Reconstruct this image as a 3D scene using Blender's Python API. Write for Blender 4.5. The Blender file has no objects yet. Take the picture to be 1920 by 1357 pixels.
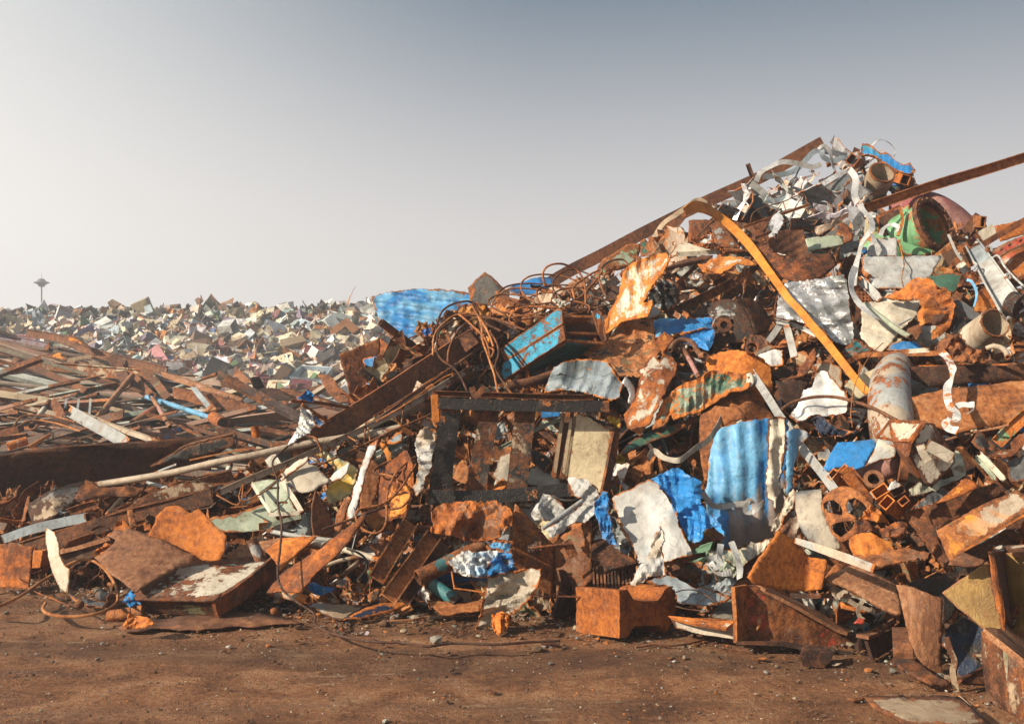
import bpy, bmesh, math, random
import numpy as np
from mathutils import Vector, Matrix, noise
from mathutils.geometry import delaunay_2d_cdt, intersect_line_line_2d

# ------------------------------------------------------------------ camera, sky, sun, exposure
R = math.radians
scene = bpy.context.scene
COL = scene.collection
CAMZ, F, CX, CY = 1.7, 2000.0, 960.0, 678.5      # eye height, focal length and centre in photo pixels
cam_d = bpy.data.cameras.new('camera'); cam = bpy.data.objects.new('camera', cam_d); COL.objects.link(cam)
cam.location = (0, 0, CAMZ); cam.rotation_euler = (R(90), 0, 0)
cam_d.sensor_width = 36; cam_d.lens = 36 * F / 1920; cam_d.clip_end = 4000; cam_d.clip_start = .05
scene.camera = cam

SUN_DIR = Vector((-.80, -.42, .50)).normalized()
world = bpy.data.worlds.new('World'); scene.world = world; world.use_nodes = True
wt = world.node_tree; wt.nodes.clear()
def wn(t, **k):
    n = wt.nodes.new(t)
    for a, b in k.items(): setattr(n, a, b)
    return n
def wmath(op, a, b=None, c=None, clamp=False):
    n = wn('ShaderNodeMath', operation=op); n.use_clamp = clamp
    for i, v in enumerate((a, b, c)):
        if v is None: continue
        if isinstance(v, (int, float)): n.inputs[i].default_value = v
        else: wt.links.new(v, n.inputs[i])
    return n.outputs[0]
def wmix(f, a, b):
    n = wn('ShaderNodeMix', data_type='RGBA')
    if isinstance(f, (int, float)): n.inputs[0].default_value = f
    else: wt.links.new(f, n.inputs[0])
    for i, v in ((6, a), (7, b)):
        if isinstance(v, tuple): n.inputs[i].default_value = (*v, 1)
        else: wt.links.new(v, n.inputs[i])
    return n.outputs[2]
def wmap(v, a, b, c=0, d=1, smooth=True):
    n = wn('ShaderNodeMapRange', interpolation_type='SMOOTHSTEP' if smooth else 'LINEAR')
    wt.links.new(v, n.inputs[0])
    for i, x in enumerate((a, b, c, d)): n.inputs[i + 1].default_value = x
    return n.outputs[0]
tc = wn('ShaderNodeTexCoord'); sep = wn('ShaderNodeSeparateXYZ'); wt.links.new(tc.outputs['Generated'], sep.inputs[0])
X, Y_, Z_ = sep.outputs
sky = wn('ShaderNodeTexSky', sky_type='NISHITA'); sky.sun_disc = False
sky.sun_elevation = math.asin(SUN_DIR.z); sky.sun_rotation = math.atan2(SUN_DIR.x, SUN_DIR.y)
sky.dust_density = 4; sky.air_density = 1.2
elev = wmap(Z_, .03, .42)
haze_hi = (.056, .112, .175)
base = wmix(elev, (.595, .562, .548), haze_hi)            # smog-grey horizon fading to slate blue
glow = wmap(wmath('MULTIPLY', X, -1), -.06, .90)         # brighter haze on the side of the sun
base = wmix(glow, base, (.90, .865, .82))
base = wmix(wmap(Z_, -.02, -.25), base, (.12, .085, .06))  # below the horizon: bare earth
bg1 = wn('ShaderNodeBackground'); wt.links.new(base, bg1.inputs[0]); bg1.inputs[1].default_value = .93
bg2 = wn('ShaderNodeBackground'); wt.links.new(sky.outputs[0], bg2.inputs[0]); bg2.inputs[1].default_value = .05
mx = wn('ShaderNodeMixShader'); mx.inputs[0].default_value = .06
wt.links.new(bg1.outputs[0], mx.inputs[1]); wt.links.new(bg2.outputs[0], mx.inputs[2])
wo = wn('ShaderNodeOutputWorld'); wt.links.new(mx.outputs[0], wo.inputs[0])

sd = bpy.data.lights.new('sun', 'SUN'); sun = bpy.data.objects.new('sun', sd); COL.objects.link(sun)
sd.energy = 5.0; sd.angle = R(.8); sd.color = (1, .86, .67)
sun.rotation_euler = SUN_DIR.to_track_quat('Z', 'Y').to_euler(); sun.location = (-30, -20, 30)
vs = scene.view_settings
vs.view_transform = 'Standard'; vs.look = 'None'; vs.exposure = .62; vs.gamma = 1; vs.use_curve_mapping = False
cy = scene.cycles
cy.max_bounces = 4; cy.diffuse_bounces = 2; cy.glossy_bounces = 2; cy.volume_bounces = 0; cy.transmission_bounces = 2
cy.use_denoising = True; cy.volume_step_rate = 4

# ------------------------------------------------------------------ geometry of the place
def P(px, py, Y):                                         # a pixel of the photo at distance Y
    return Vector(((px - CX) / F * Y, Y, CAMZ - (py - CY) / F * Y))
def interp(x, tab):
    xs, ys = zip(*tab); return float(np.interp(x, xs, ys))
class Mound:
    def __init__(s, foot, crest, slope): s.foot, s.crest, s.slope = foot, crest, slope
    def Yf(s, px): return interp(px, s.foot)
    def Yc(s, px): return s.solve(px, interp(px, s.crest))
    def solve(s, px, py):
        k = s.slope + (py - CY) / F
        return (s.Yf(px) * s.slope + CAMZ) / max(k, .12)
    def depth(s, px, py):
        yf = s.Yf(px)
        if py > CY + 20:
            yg = CAMZ * F / (py - CY)
            if yg < yf: return yg
        y = s.solve(px, py)
        return max(min(y, s.Yc(px) + .15), 0 if py > CY else yf)
    def height(s, px, Y):
        yf, yc = s.Yf(px), s.Yc(px)
        if Y < yc: return max(0, (Y - yf) * s.slope)
        return max(0, (yc - yf) * s.slope - (Y - yc) * .55)
FRONT = Mound([(-600, 9), (0, 8.7), (200, 8.0), (500, 7.5), (900, 7.3), (1100, 7.2), (1400, 7.1), (1700, 6.5), (1850, 6.1), (1920, 5.8), (2500, 5.6)],
              [(-600, 960), (0, 940), (200, 935), (420, 905), (520, 870), (640, 800), (730, 690), (790, 620), (900, 585), (1000, 562), (1100, 525),
               (1250, 478), (1350, 432), (1430, 370), (1520, 318), (1600, 300), (1680, 335), (1760, 405), (1850, 455), (1920, 470), (2500, 520)], .70)
MID = Mound([(-900, 16), (0, 16), (600, 17), (1000, 18)], [(-900, 600), (0, 628), (110, 655), (220, 698), (350, 752), (480, 788), (640, 818), (900, 850)], .25)
FAR = Mound([(-1500, 38), (0, 40), (1200, 41)], [(-1500, 590), (0, 590), (200, 586), (480, 580), (700, 578), (900, 590), (1300, 600)], .25)

ZM = {'A': (0, 500, 3.99), 'B': (400, 500, 3.99), 'C': (0, 800, 3.392), 'D': (400, 800, 3.392), 'E': (800, 480, 3.571), 'F': (800, 840, 3.571),
      'G': (1200, 240, 4.5225), 'H': (1540, 240, 4.524), 'I': (1200, 500, 4.24), 'J': (1540, 500, 4.24), 'K': (1200, 760, 4.24),
      'L': (1520, 760, 4.24), 'M': (1200, 1040, 4.28), 'N': (1520, 1040, 4.28), '': (0, 0, 1)}
def tp(z, p):
    x0, y0, s = ZM[z]; return (x0 + p[0] / s, y0 + p[1] / s) + tuple(p[2:])

# ------------------------------------------------------------------ materials
PAINT = dict(blue=(.030, .235, .60), lblue=(.15, .42, .70), sky=(.05, .38, .62), navy=(.02, .035, .075), white=(.66, .67, .66), grey=(.34, .36, .36), lgrey=(.48, .49, .48),
             dgrey=(.10, .105, .11), cream=(.60, .50, .32), pcream=(.62, .57, .46), tan=(.40, .30, .20), green=(.17, .40, .20), pgreen=(.36, .42, .32), dgreen=(.05, .13, .09),
             olive=(.16, .15, .08), maroon=(.27, .06, .065), red=(.42, .06, .03), pink=(.42, .22, .19), purple=(.14, .10, .14), black=(.018, .016, .015), char=(.035, .03, .027),
             amber=(.33, .20, .055), teal=(.03, .15, .17), yellow=(.65, .40, .03), orange=(.66, .25, .03), beige=(.45, .37, .28), silver=(.55, .57, .60), brown=(.12, .06, .035),
             rust=(.25, .085, .025), rusto=(.46, .15, .022), rustd=(.075, .03, .018), rustp=(.19, .078, .035), slate=(.13, .16, .17), paper=(.46, .41, .33), steelblue=(.30, .36, .40))
_m = {}
def mnode(nt, t, **k):
    n = nt.nodes.new(t)
    for a, b in k.items(): setattr(n, a, b)
    return n
def setin(nt, n, i, v):
    if isinstance(v, bpy.types.NodeSocket): nt.links.new(v, n.inputs[i])
    elif isinstance(v, tuple) and len(v) == 3 and n.inputs[i].type == 'RGBA': n.inputs[i].default_value = (*v, 1)
    else: n.inputs[i].default_value = v
def nmath(nt, op, *a, clamp=False):
    n = mnode(nt, 'ShaderNodeMath', operation=op); n.use_clamp = clamp
    for i, v in enumerate(a): setin(nt, n, i, v)
    return n.outputs[0]
def nmix(nt, f, a, b, blend='MIX'):
    n = mnode(nt, 'ShaderNodeMix', data_type='RGBA', blend_type=blend)
    setin(nt, n, 0, f); setin(nt, n, 6, a); setin(nt, n, 7, b); return n.outputs[2]
def nnoise(nt, vec, scale, detail=6, rough=.6, dist=0):
    n = mnode(nt, 'ShaderNodeTexNoise'); setin(nt, n, 'Vector', vec)
    n.inputs['Scale'].default_value = scale; n.inputs['Detail'].default_value = detail
    n.inputs['Roughness'].default_value = rough; n.inputs['Distortion'].default_value = dist
    return n.outputs[0]
def nramp(nt, v, stops):
    n = mnode(nt, 'ShaderNodeValToRGB'); setin(nt, n, 0, v)
    while len(n.color_ramp.elements) < len(stops): n.color_ramp.elements.new(.5)
    for e, (p, c) in zip(n.color_ramp.elements, stops): e.position = p; e.color = (*c, 1)
    return n.outputs[0]
def nmap(nt, v, a, b, c=0, d=1):
    n = mnode(nt, 'ShaderNodeMapRange', interpolation_type='SMOOTHSTEP'); setin(nt, n, 0, v)
    for i, x in enumerate((a, b, c, d)): setin(nt, n, i + 1, x)
    return n.outputs[0]
RUSTS = {'o': [(.22, (.035, .015, .009)), (.40, (.19, .058, .018)), (.54, (.42, .125, .022)), (.66, (.56, .19, .03)), (.82, (.60, .29, .08))],
         'b': [(.26, (.032, .015, .010)), (.43, (.15, .053, .020)), (.57, (.35, .120, .032)), (.77, (.50, .26, .11))],
         'd': [(.25, (.018, .011, .009)), (.45, (.070, .031, .018)), (.62, (.18, .067, .027)), (.8, (.27, .12, .05))],
         'p': [(.25, (.06, .028, .022)), (.45, (.17, .070, .032)), (.6, (.30, .135, .062)), (.8, (.44, .27, .15))]}
def M(paint, rust=.3, tone='o', metal=0.0, rough=.55, scale=1.0, bump=1.0, two=None, streak=False):
    key = (paint, rust, tone, metal, rough, scale, bump, two, streak)
    if key in _m: return _m[key]
    m = bpy.data.materials.new('metal_%s_%02d_%s' % (paint, int(rust * 100), tone)); m.use_nodes = True
    nt = m.node_tree; nt.nodes.clear()
    tcn = mnode(nt, 'ShaderNodeTexCoord'); oi = mnode(nt, 'ShaderNodeObjectInfo')
    off = mnode(nt, 'ShaderNodeVectorMath', operation='SCALE'); off.inputs[0].default_value = (37, 53, 71); nt.links.new(oi.outputs['Random'], off.inputs['Scale'])
    ad = mnode(nt, 'ShaderNodeVectorMath', operation='ADD'); nt.links.new(tcn.outputs['Object'], ad.inputs[0]); nt.links.new(off.outputs[0], ad.inputs[1])
    v = ad.outputs[0]; rnd_ = oi.outputs['Random']
    sv = mnode(nt, 'ShaderNodeVectorMath', operation='SCALE'); nt.links.new(v, sv.inputs[0]); nt.links.new(nmath(nt, 'ADD', .65, nmath(nt, 'MULTIPLY', rnd_, .9)), sv.inputs['Scale']); v = sv.outputs[0]
    h1 = nmath(nt, 'FRACT', nmath(nt, 'MULTIPLY', rnd_, 13.7)); h2 = nmath(nt, 'FRACT', nmath(nt, 'MULTIPLY', rnd_, 29.3))
    if streak:
        mp = mnode(nt, 'ShaderNodeMapping'); mp.inputs['Scale'].default_value = (1.7, 1, .75); nt.links.new(v, mp.inputs[0]); v = mp.outputs[0]
    n1 = nnoise(nt, v, 3.2 * scale, 9, .62, .4)
    n2 = nnoise(nt, v, 17 * scale, 9, .68)
    n3 = nnoise(nt, v, 110 * scale, 4, .6)
    n4 = nnoise(nt, v, 1.3 * scale, 4, .5, .8)
    at = mnode(nt, 'ShaderNodeAttribute', attribute_name='edge')
    col = oi.outputs['Color'] if paint == 'OBJ' else PAINT.get(paint, (1, 1, 1))
    if paint == 'ATTR':
        ca = mnode(nt, 'ShaderNodeAttribute', attribute_name='tint'); col = ca.outputs['Color']
    if two:
        col = nmix(nt, nmap(nt, n4, .44, .56), col, PAINT[two])
    # paint: chalky variation, grime
    pv = nmix(nt, nmap(nt, n1, .3, .7), col, nmix(nt, 1.0, col, (.62, .60, .58), 'MULTIPLY'))
    pv = nmix(nt, nmath(nt, 'MULTIPLY', nmap(nt, n2, .50, .80), .7), pv, nmix(nt, 1.0, pv, (.40, .32, .25), 'MULTIPLY'))
    rv = nmath(nt, 'ADD', nmath(nt, 'MULTIPLY', n2, .48), nmath(nt, 'ADD', nmath(nt, 'MULTIPLY', n4, .30), nmath(nt, 'MULTIPLY', n3, .22)))
    rv = nmath(nt, 'ADD', rv, nmath(nt, 'MULTIPLY', nmath(nt, 'SUBTRACT', oi.outputs['Random'], .62), .16))
    rv = nmath(nt, 'ADD', nmath(nt, 'MULTIPLY', nmath(nt, 'SUBTRACT', rv, .5), 1.75), .5)
    rc = nramp(nt, rv, RUSTS[tone])
    rc = nmix(nt, nmath(nt, 'MULTIPLY', nmap(nt, h1, .62, .98), .62), rc, nmix(nt, 1.0, rc, (.50, .46, .50), 'MULTIPLY'))
    ms = nmath(nt, 'ADD', nmath(nt, 'MULTIPLY', n1, .62), nmath(nt, 'MULTIPLY', n2, .38))
    ms = nmath(nt, 'ADD', ms, nmath(nt, 'MULTIPLY', at.outputs['Fac'], .22))
    th = .74 - .50 * rust
    mask = nmap(nt, ms, th - .018, th + .022)
    colr = nmix(nt, mask, pv, rc)
    colr = nmix(nt, nmath(nt, 'MULTIPLY', nmap(nt, nnoise(nt, v, 9 * scale, 7, .75, 1.2), .56, .66), .55), colr, nmix(nt, 1.0, colr, (.36, .30, .27), 'MULTIPLY'))
    # pale dust settled over everything in blotches
    dn = nnoise(nt, v, 6.5 * scale, 8, .7)
    colr = nmix(nt, nmath(nt, 'MULTIPLY', nmap(nt, dn, .50, .74), nmath(nt, 'MULTIPLY', h2, .45)), colr, (.37, .28, .20))
    smp = mnode(nt, 'ShaderNodeMapping'); smp.inputs['Scale'].default_value = (9, 9, .9); nt.links.new(ad.outputs[0], smp.inputs[0])
    colr = nmix(nt, nmath(nt, 'MULTIPLY', nmap(nt, nnoise(nt, smp.outputs[0], 1.5, 5, .6, .4), .50, .68), .42), colr, nmix(nt, 1.0, colr, (.52, .40, .32), 'MULTIPLY'))
    sc = nmap(nt, nnoise(nt, v, 42 * scale, 3, .5, 2.5), .66, .70)
    colr = nmix(nt, nmath(nt, 'MULTIPLY', sc, .75), colr, nmix(nt, .5, colr, (.5, .46, .42)))
    bs = mnode(nt, 'ShaderNodeBsdfPrincipled'); nt.links.new(colr, bs.inputs['Base Color'])
    setin(nt, bs, 'Metallic', nmath(nt, 'MULTIPLY', nmath(nt, 'SUBTRACT', 1.0, mask), metal))
    setin(nt, bs, 'Roughness', nmath(nt, 'ADD', nmath(nt, 'MULTIPLY', mask, max(0, .88 - rough)), nmath(nt, 'ADD', rough - .12, nmath(nt, 'MULTIPLY', n2, .24))))
    bs.inputs['Specular IOR Level'].default_value = .35
    rdg = nmath(nt, 'ABSOLUTE', nmath(nt, 'SUBTRACT', nnoise(nt, v, 5.5 * scale, 3, .55, .8), .5))
    hb = nmath(nt, 'ADD', nmath(nt, 'MULTIPLY', nmath(nt, 'MINIMUM', rdg, .07), 1.7), nmath(nt, 'MULTIPLY', n2, .5))
    hb = nmath(nt, 'ADD', hb, nmath(nt, 'ADD', nmath(nt, 'MULTIPLY', mask, .12), nmath(nt, 'MULTIPLY', n3, .16)))
    bp = mnode(nt, 'ShaderNodeBump'); bp.inputs['Strength'].default_value = min(1, .55 * bump); bp.inputs['Distance'].default_value = .02
    nt.links.new(hb, bp.inputs['Height']); nt.links.new(bp.outputs[0], bs.inputs['Normal'])
    o = mnode(nt, 'ShaderNodeOutputMaterial'); nt.links.new(bs.outputs[0], o.inputs[0])
    _m[key] = m; return m
RO = lambda **k: M('rusto', .92, 'o', rough=.75, **k)
RB = lambda **k: M('rust', .9, 'b', rough=.75, **k)
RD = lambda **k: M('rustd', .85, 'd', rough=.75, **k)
RP = lambda **k: M('rustp', .85, 'p', rough=.75, **k)

# ------------------------------------------------------------------ objects
HEROES = []
def tag(o, label, cat, group=None, kind=None):
    if label: o['label'] = label
    if cat: o['category'] = cat
    if group: o['group'] = group
    if kind: o['kind'] = kind
    return o
def reg(label, px, py):
    ref = label.split('|')[0].strip()
    HEROES.append((px, py, ref)); return label.replace('|', ' ')
def link(name, me, mat, loc, parent=None, smooth=True):
    o = bpy.data.objects.new(name, me); COL.objects.link(o)
    if parent is not None:
        o.parent = parent; o.location = Vector(loc) - PL[parent.name]
    else: o.location = loc
    PL[o.name] = Vector(loc)
    if mat: me.materials.append(mat)
    me.polygons.foreach_set('use_smooth', [smooth] * len(me.polygons))
    return o
PL = {}
def empty(name, label, cat, loc, group=None):
    o = bpy.data.objects.new(name, None); COL.objects.link(o); o.location = loc; o.empty_display_size = .1
    PL[o.name] = Vector(loc); tag(o, label, cat, group); return o
def mesh(name, vs, fs, edge=None):
    me = bpy.data.meshes.new(name); me.from_pydata([tuple(v) for v in vs], [], fs); me.update()
    if edge is not None:
        a = me.attributes.new('edge', 'FLOAT', 'POINT'); a.data.foreach_set('value', np.asarray(edge, dtype=np.float32))
    return me
def inside(p, poly):
    x, y = p; c = False; j = len(poly) - 1
    for i in range(len(poly)):
        xi, yi = poly[i]; xj, yj = poly[j]
        if (yi > y) != (yj > y) and x < (xj - xi) * (y - yi) / (yj - yi) + xi: c = not c
        j = i
    return c
def segdist(pts, poly):
    pts = np.asarray(pts); best = np.full(len(pts), 1e9)
    for i in range(len(poly)):
        a = np.array(poly[i]); b = np.array(poly[(i + 1) % len(poly)]); ab = b - a
        t = np.clip(((pts - a) @ ab) / max(ab @ ab, 1e-9), 0, 1)
        best = np.minimum(best, np.linalg.norm(pts - (a + t[:, None] * ab), axis=1))
    return best
def resample(poly, step, jag, rnd, closed=True, tear=0):
    out = []
    n = len(poly)
    for i in range(n if closed else n - 1):
        a = Vector(poly[i][:2]); b = Vector(poly[(i + 1) % n][:2]); L = (b - a).length; k = max(1, int(L / step))
        nr = Vector((-(b - a).y, (b - a).x)).normalized() if L > 0 else Vector((0, 0))
        dv = [0.0] * (k + 1)
        if tear and k > 2:                                 # midpoint displacement: torn and bitten edges
            st = k; am = tear * min(L, 60)
            while st > 1:
                h_ = st // 2
                for q_ in range(0, k, st):
                    m_ = min(q_ + h_, k - 1); e_ = min(q_ + st, k)
                    if m_ > q_ and m_ < e_: dv[m_] = (dv[q_] + dv[e_]) / 2 + rnd.uniform(-am, am)
                st = h_; am *= .6
        for j in range(k):
            p = a.lerp(b, j / k)
            if jag and j: p = p + nr * (rnd.uniform(-jag, jag) + dv[j])
            out.append((p.x, p.y))
    if not closed: out.append(tuple(poly[-1][:2]))
    return out
_cd = {}
def crumple(u, v, seed, s):
    """sheet-metal crumple: straight creases of many directions plus a little soft denting"""
    if seed not in _cd:
        r = random.Random(seed * 31 + 7)
        _cd[seed] = [(math.cos(a), math.sin(a), w, r.uniform(0, 9), g) for a, w, g in [(r.uniform(0, 3.14), r.uniform(1.5, 2.4), 1.0), (r.uniform(0, 3.14), r.uniform(.9, 1.6), .75), (r.uniform(0, 3.14), r.uniform(.6, 1.0), .45), (r.uniform(0, 3.14), r.uniform(.35, .6), .30), (r.uniform(0, 3.14), r.uniform(.22, .36), .20)]]
    x, y = u / s, v / s
    wx = noise.noise(Vector((x * .7, y * .7, seed * 3.3))); wy = noise.noise(Vector((x * .7 + 9, y * .7, seed * 3.3)))
    t = 0
    for cx_, sy_, w, ph, g in _cd[seed]:
        k = (x * cx_ + y * sy_ + wx * .5 * w) / w + ph + wy * .35
        t += g * (abs((k % 1.0) * 2 - 1) - .5) * (.5 + abs(noise.noise(Vector((x * .5 + ph, y * .5, seed)))) * 1.6)
    return t * 1.0 + .12 * noise.noise(Vector((x * 1.3, y * 1.3, seed)))
def crumple_soft(u, v, seed, s):
    q = Vector((u / s, v / s, seed * 7.13))
    a = abs(noise.noise(q)) * 1.6
    q2 = Vector((u / s * 2.1 + 5, v / s * 2.1, seed * 3.7)); a += abs(noise.noise(q2)) * .75
    q3 = Vector((u / s * 4.3 + 9, v / s * 4.3, seed * 1.9)); a += abs(noise.noise(q3)) * .3
    return a - .75
_seed = [11]
def sheet(name, label, cat, z, pts, mat, d=.15, tilt=(0, .8), thick=.010, cr=.0, cs=.3, bend=None, folds=(), ribs=None, holes=(),
          jag=None, ext=None, parent=None, mound=None, Y=None, smooth=True, step=None, grp=None, er=1.0, tuck=False):
    """a plate traced in the photo, set at its own distance on the heap with real folds, creases and thickness"""
    mound = mound or FRONT
    _seed[0] += 1; seed = _seed[0]; rnd = random.Random(seed)
    poly = [tp(z, p) for p in pts]; hol = [[tp(z, p) for p in h] for h in holes]
    xs = [p[0] for p in poly]; ys = [p[1] for p in poly]
    cx, cy_ = sum(xs) / len(xs), sum(ys) / len(ys)
    size = max(max(xs) - min(xs), max(ys) - min(ys))
    step = step or (max(3.6, size / 42) if cr > .025 else max(4.5, size / 24))
    if cr > .025: smooth = bool(ribs)
    if jag is None: jag = step * .16
    out = resample(poly, step, jag, rnd, tear=.10 if cr > .025 else .025)
    V = [Vector(p) for p in out]; n = len(out); E = [(i, (i + 1) % n) for i in range(n)]
    houts = []
    for h in hol:
        hh = resample(h, step, jag * .5, rnd); k = len(V)
        V += [Vector(p) for p in hh]; E += [(k + i, k + (i + 1) % len(hh)) for i in range(len(hh))]; houts.append(hh)
    inn = []
    gy = min(ys)
    while gy < max(ys):
        gx = min(xs)
        while gx < max(xs):
            q = (gx + rnd.uniform(-.3, .3) * step, gy + rnd.uniform(-.3, .3) * step)
            if inside(q, out) and not any(inside(q, h) for h in houts): inn.append(q)
            gx += step
        gy += step
    if inn:
        dd = segdist(inn, out); inn = [q for q, e in zip(inn, dd) if e > step * .35]
    fl = []
    for (a, b, sl) in folds:
        a2, b2 = Vector(tp(z, a)), Vector(tp(z, b)); L = (b2 - a2).length; nn = Vector((-(b2 - a2).y, (b2 - a2).x)) / L
        fl.append((a2, nn, sl))
        inn = [q for q in inn if abs((Vector(q) - a2).dot(nn)) > step * .3]
        for k in range(int(L / step) + 1):
            q = a2.lerp(b2, k * step / L)
            if inside(q, out): inn.append((q.x, q.y))
    V += [Vector(q) for q in inn]
    r = delaunay_2d_cdt(V, E, [], 1, 1e-4)
    v2 = [(p.x, p.y) for p in r[0]]; tris = [tuple(t) for t in r[2]]
    tris2 = []
    for t in tris:
        c = (sum(v2[i][0] for i in t) / 3, sum(v2[i][1] for i in t) / 3)
        if inside(c, out) and not any(inside(c, h) for h in houts): tris2.append(t)
    S0 = mound.depth(cx, cy_)
    Y0 = S0 if Y is None else Y
    k = Y0 / F
    def off(x, y):
        u, v = (x - cx) * k, (cy_ - y) * k
        o = tilt[0] * u + tilt[1] * v
        if bend: o += bend[0] * u * u + bend[1] * v * v + (bend[2] * u * v if len(bend) > 2 else 0)
        for a2, nn, sl in fl:
            q = (Vector((x, y)) - a2).dot(nn) * k
            if q > 0: o += sl * q
        if ribs:
            ang, wl, am = ribs; w = (u * math.cos(ang) + v * math.sin(ang)) / wl + .25 * noise.noise(Vector((u * 2, v * 2, seed)))
            o += am * (min(1, max(-1, 1.6 * math.sin(w * 2 * math.pi))))
        if cr: o += cr * crumple(u, v, seed, cs)
        return o
    offs = [off(x, y) for x, y in v2]
    if Y is None and not tuck:
        sh = 0                                            # stand clear of the heap at every corner
        for (x, y) in poly:
            sh = max(sh, (Y0 + off(x, y)) - mound.depth(x, y))
        Y0 = Y0 - min(sh, .9) - d
    else: Y0 -= d
    # depth offsets were measured from the centre
    ed = np.clip(1 - segdist(v2, out) / (step * 1.3 * er), 0, 1)
    c3 = P(cx, cy_, Y0)
    w = [P(x, y, Y0 + o) - c3 for (x, y), o in zip(v2, offs)]
    fs = tris2
    # consistent facing: towards the camera
    if fs:
        a, b, c = (w[i] for i in fs[0]); nrm = (b - a).cross(c - a)
        if nrm.dot(Vector((0, 0, CAMZ)) - c3) < 0: fs = [t[::-1] for t in fs]
    if ext is not None:
        ev = Vector(ext); nv = len(w)
        cnt = {}
        for t in fs:
            for i in range(3):
                e = (t[i], t[(i + 1) % 3]); cnt[e] = cnt.get(e, 0) + 1
        bd = [e for e in cnt if (e[1], e[0]) not in cnt]
        L = ev.length; ns = max(1, int(L / (step * k)))
        W = list(w); FS = list(fs); bv = sorted({i for e in bd for i in e}); prev = {i: i for i in bv}; edl = list(ed)
        for s in range(1, ns):
            cur = {}
            for i in bv:
                cur[i] = len(W); W.append(w[i] + ev * (s / ns)); edl.append(.0)
            FS += [(prev[b_], prev[a_], cur[a_], cur[b_]) for a_, b_ in bd]
            prev = cur
        base = len(W); W += [q + ev for q in w]; edl += list(ed)
        FS += [(prev[e[1]], prev[e[0]], base + e[0], base + e[1]) for e in bd]
        FS += [tuple(base + i for i in t[::-1]) for t in fs]
        w, fs, ed = W, FS, edl
    me = mesh(name, w, fs, ed)
    lab = reg(label, cx, cy_) if (label and parent is None) else label
    o = link(name, me, mat, c3, parent, smooth)
    if ext is None:
        md = o.modifiers.new('thickness', 'SOLIDIFY'); md.thickness = thick; md.offset = -1
    else:
        try: me.set_sharp_from_angle(angle=R(40))
        except Exception: pass
    if parent is None: tag(o, lab, cat, grp)
    elif lab: o['label'] = lab
    return o
def poly3(name, label, cat, z, verts, faces, mat, d=.2, thick=.014, cuts=4, jit=.006, parent=None, mound=None, Y=None, grp=None, smooth=False):
    """a folded or boxed shape: corners in the photo, each with its own distance"""
    mound = mound or FRONT; _seed[0] += 1; seed = _seed[0]
    vv = [tp(z, p) for p in verts]; cx = sum(v[0] for v in vv) / len(vv); cy_ = sum(v[1] for v in vv) / len(vv)
    Y0 = (min(mound.depth(v[0], v[1]) - v[2] for v in vv) - d) if Y is None else Y - d
    c3 = P(cx, cy_, Y0)
    bm = bmesh.new(); bv = [bm.verts.new(P(v[0], v[1], Y0 + v[2]) - c3) for v in vv]
    for f in faces: bm.faces.new([bv[i] for i in f])
    bmesh.ops.triangulate(bm, faces=[f for f in bm.faces if len(f.verts) > 4])
    bmesh.ops.subdivide_edges(bm, edges=bm.edges, cuts=cuts, use_grid_fill=True)
    bmesh.ops.recalc_face_normals(bm, faces=bm.faces)
    for v in bm.verts:
        q = v.co * 6 + Vector((seed, 0, 0)); v.co += noise.noise_vector(q) * jit
    me = bpy.data.meshes.new(name); lay = bm.verts.layers.float.new('edge')
    for v in bm.verts: v[lay] = 1.0 if v.is_boundary else (.5 if any(len(e.link_faces) == 2 and e.calc_face_angle(0) > .5 for e in v.link_edges) else 0)
    bm.to_mesh(me); bm.free()
    lab = reg(label, cx, cy_) if (label and parent is None) else label
    o = link(name, me, mat, c3, parent, smooth)
    if thick: md = o.modifiers.new('thickness', 'SOLIDIFY'); md.thickness = thick; md.offset = 0
    if parent is None: tag(o, lab, cat, grp)
    elif lab: o['label'] = lab
    return o
def section(kind, w, h=None, t=None):
    h = h or w * .6; t = t or max(w * .09, .006); a, b = w / 2, h / 2
    if kind == 'flat': t = h if h < w * .5 else t; return [[(-a, -t / 2), (a, -t / 2), (a, t / 2), (-a, t / 2)]]
    if kind == 'solid': return [[(-a, -b), (a, -b), (a, b), (-a, b)]]
    if kind == 'box': return [[(-a, -b), (a, -b), (a, b), (-a, b)], [(-a + t, -b + t), (a - t, -b + t), (a - t, b - t), (-a + t, b - t)]]
    if kind == 'I': return [[(-a, -b), (-a + t, -b), (-a + t, -t / 2), (a - t, -t / 2), (a - t, -b), (a, -b), (a, b), (a - t, b), (a - t, t / 2), (-a + t, t / 2), (-a + t, b), (-a, b)]]
    if kind == 'C': return [[(-a, -t), (a, -t), (a, h), (a - t, h), (a - t, 0), (-a + t, 0), (-a + t, h), (-a, h)]]
    if kind == 'L': return [[(-a, 0), (a, 0), (a, t), (-a + t, t), (-a + t, h), (-a, h)]]
    n = 20 if kind == 'pipe' else 8
    ring = lambda r: [(r * math.cos(2 * math.pi * i / n), r * math.sin(2 * math.pi * i / n)) for i in range(n)]
    if kind == 'pipe': return [ring(a), ring(a - t)]
    if kind == 'tube': return [ring(a), ring(a * .72)]
    return [ring(a)]
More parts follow.
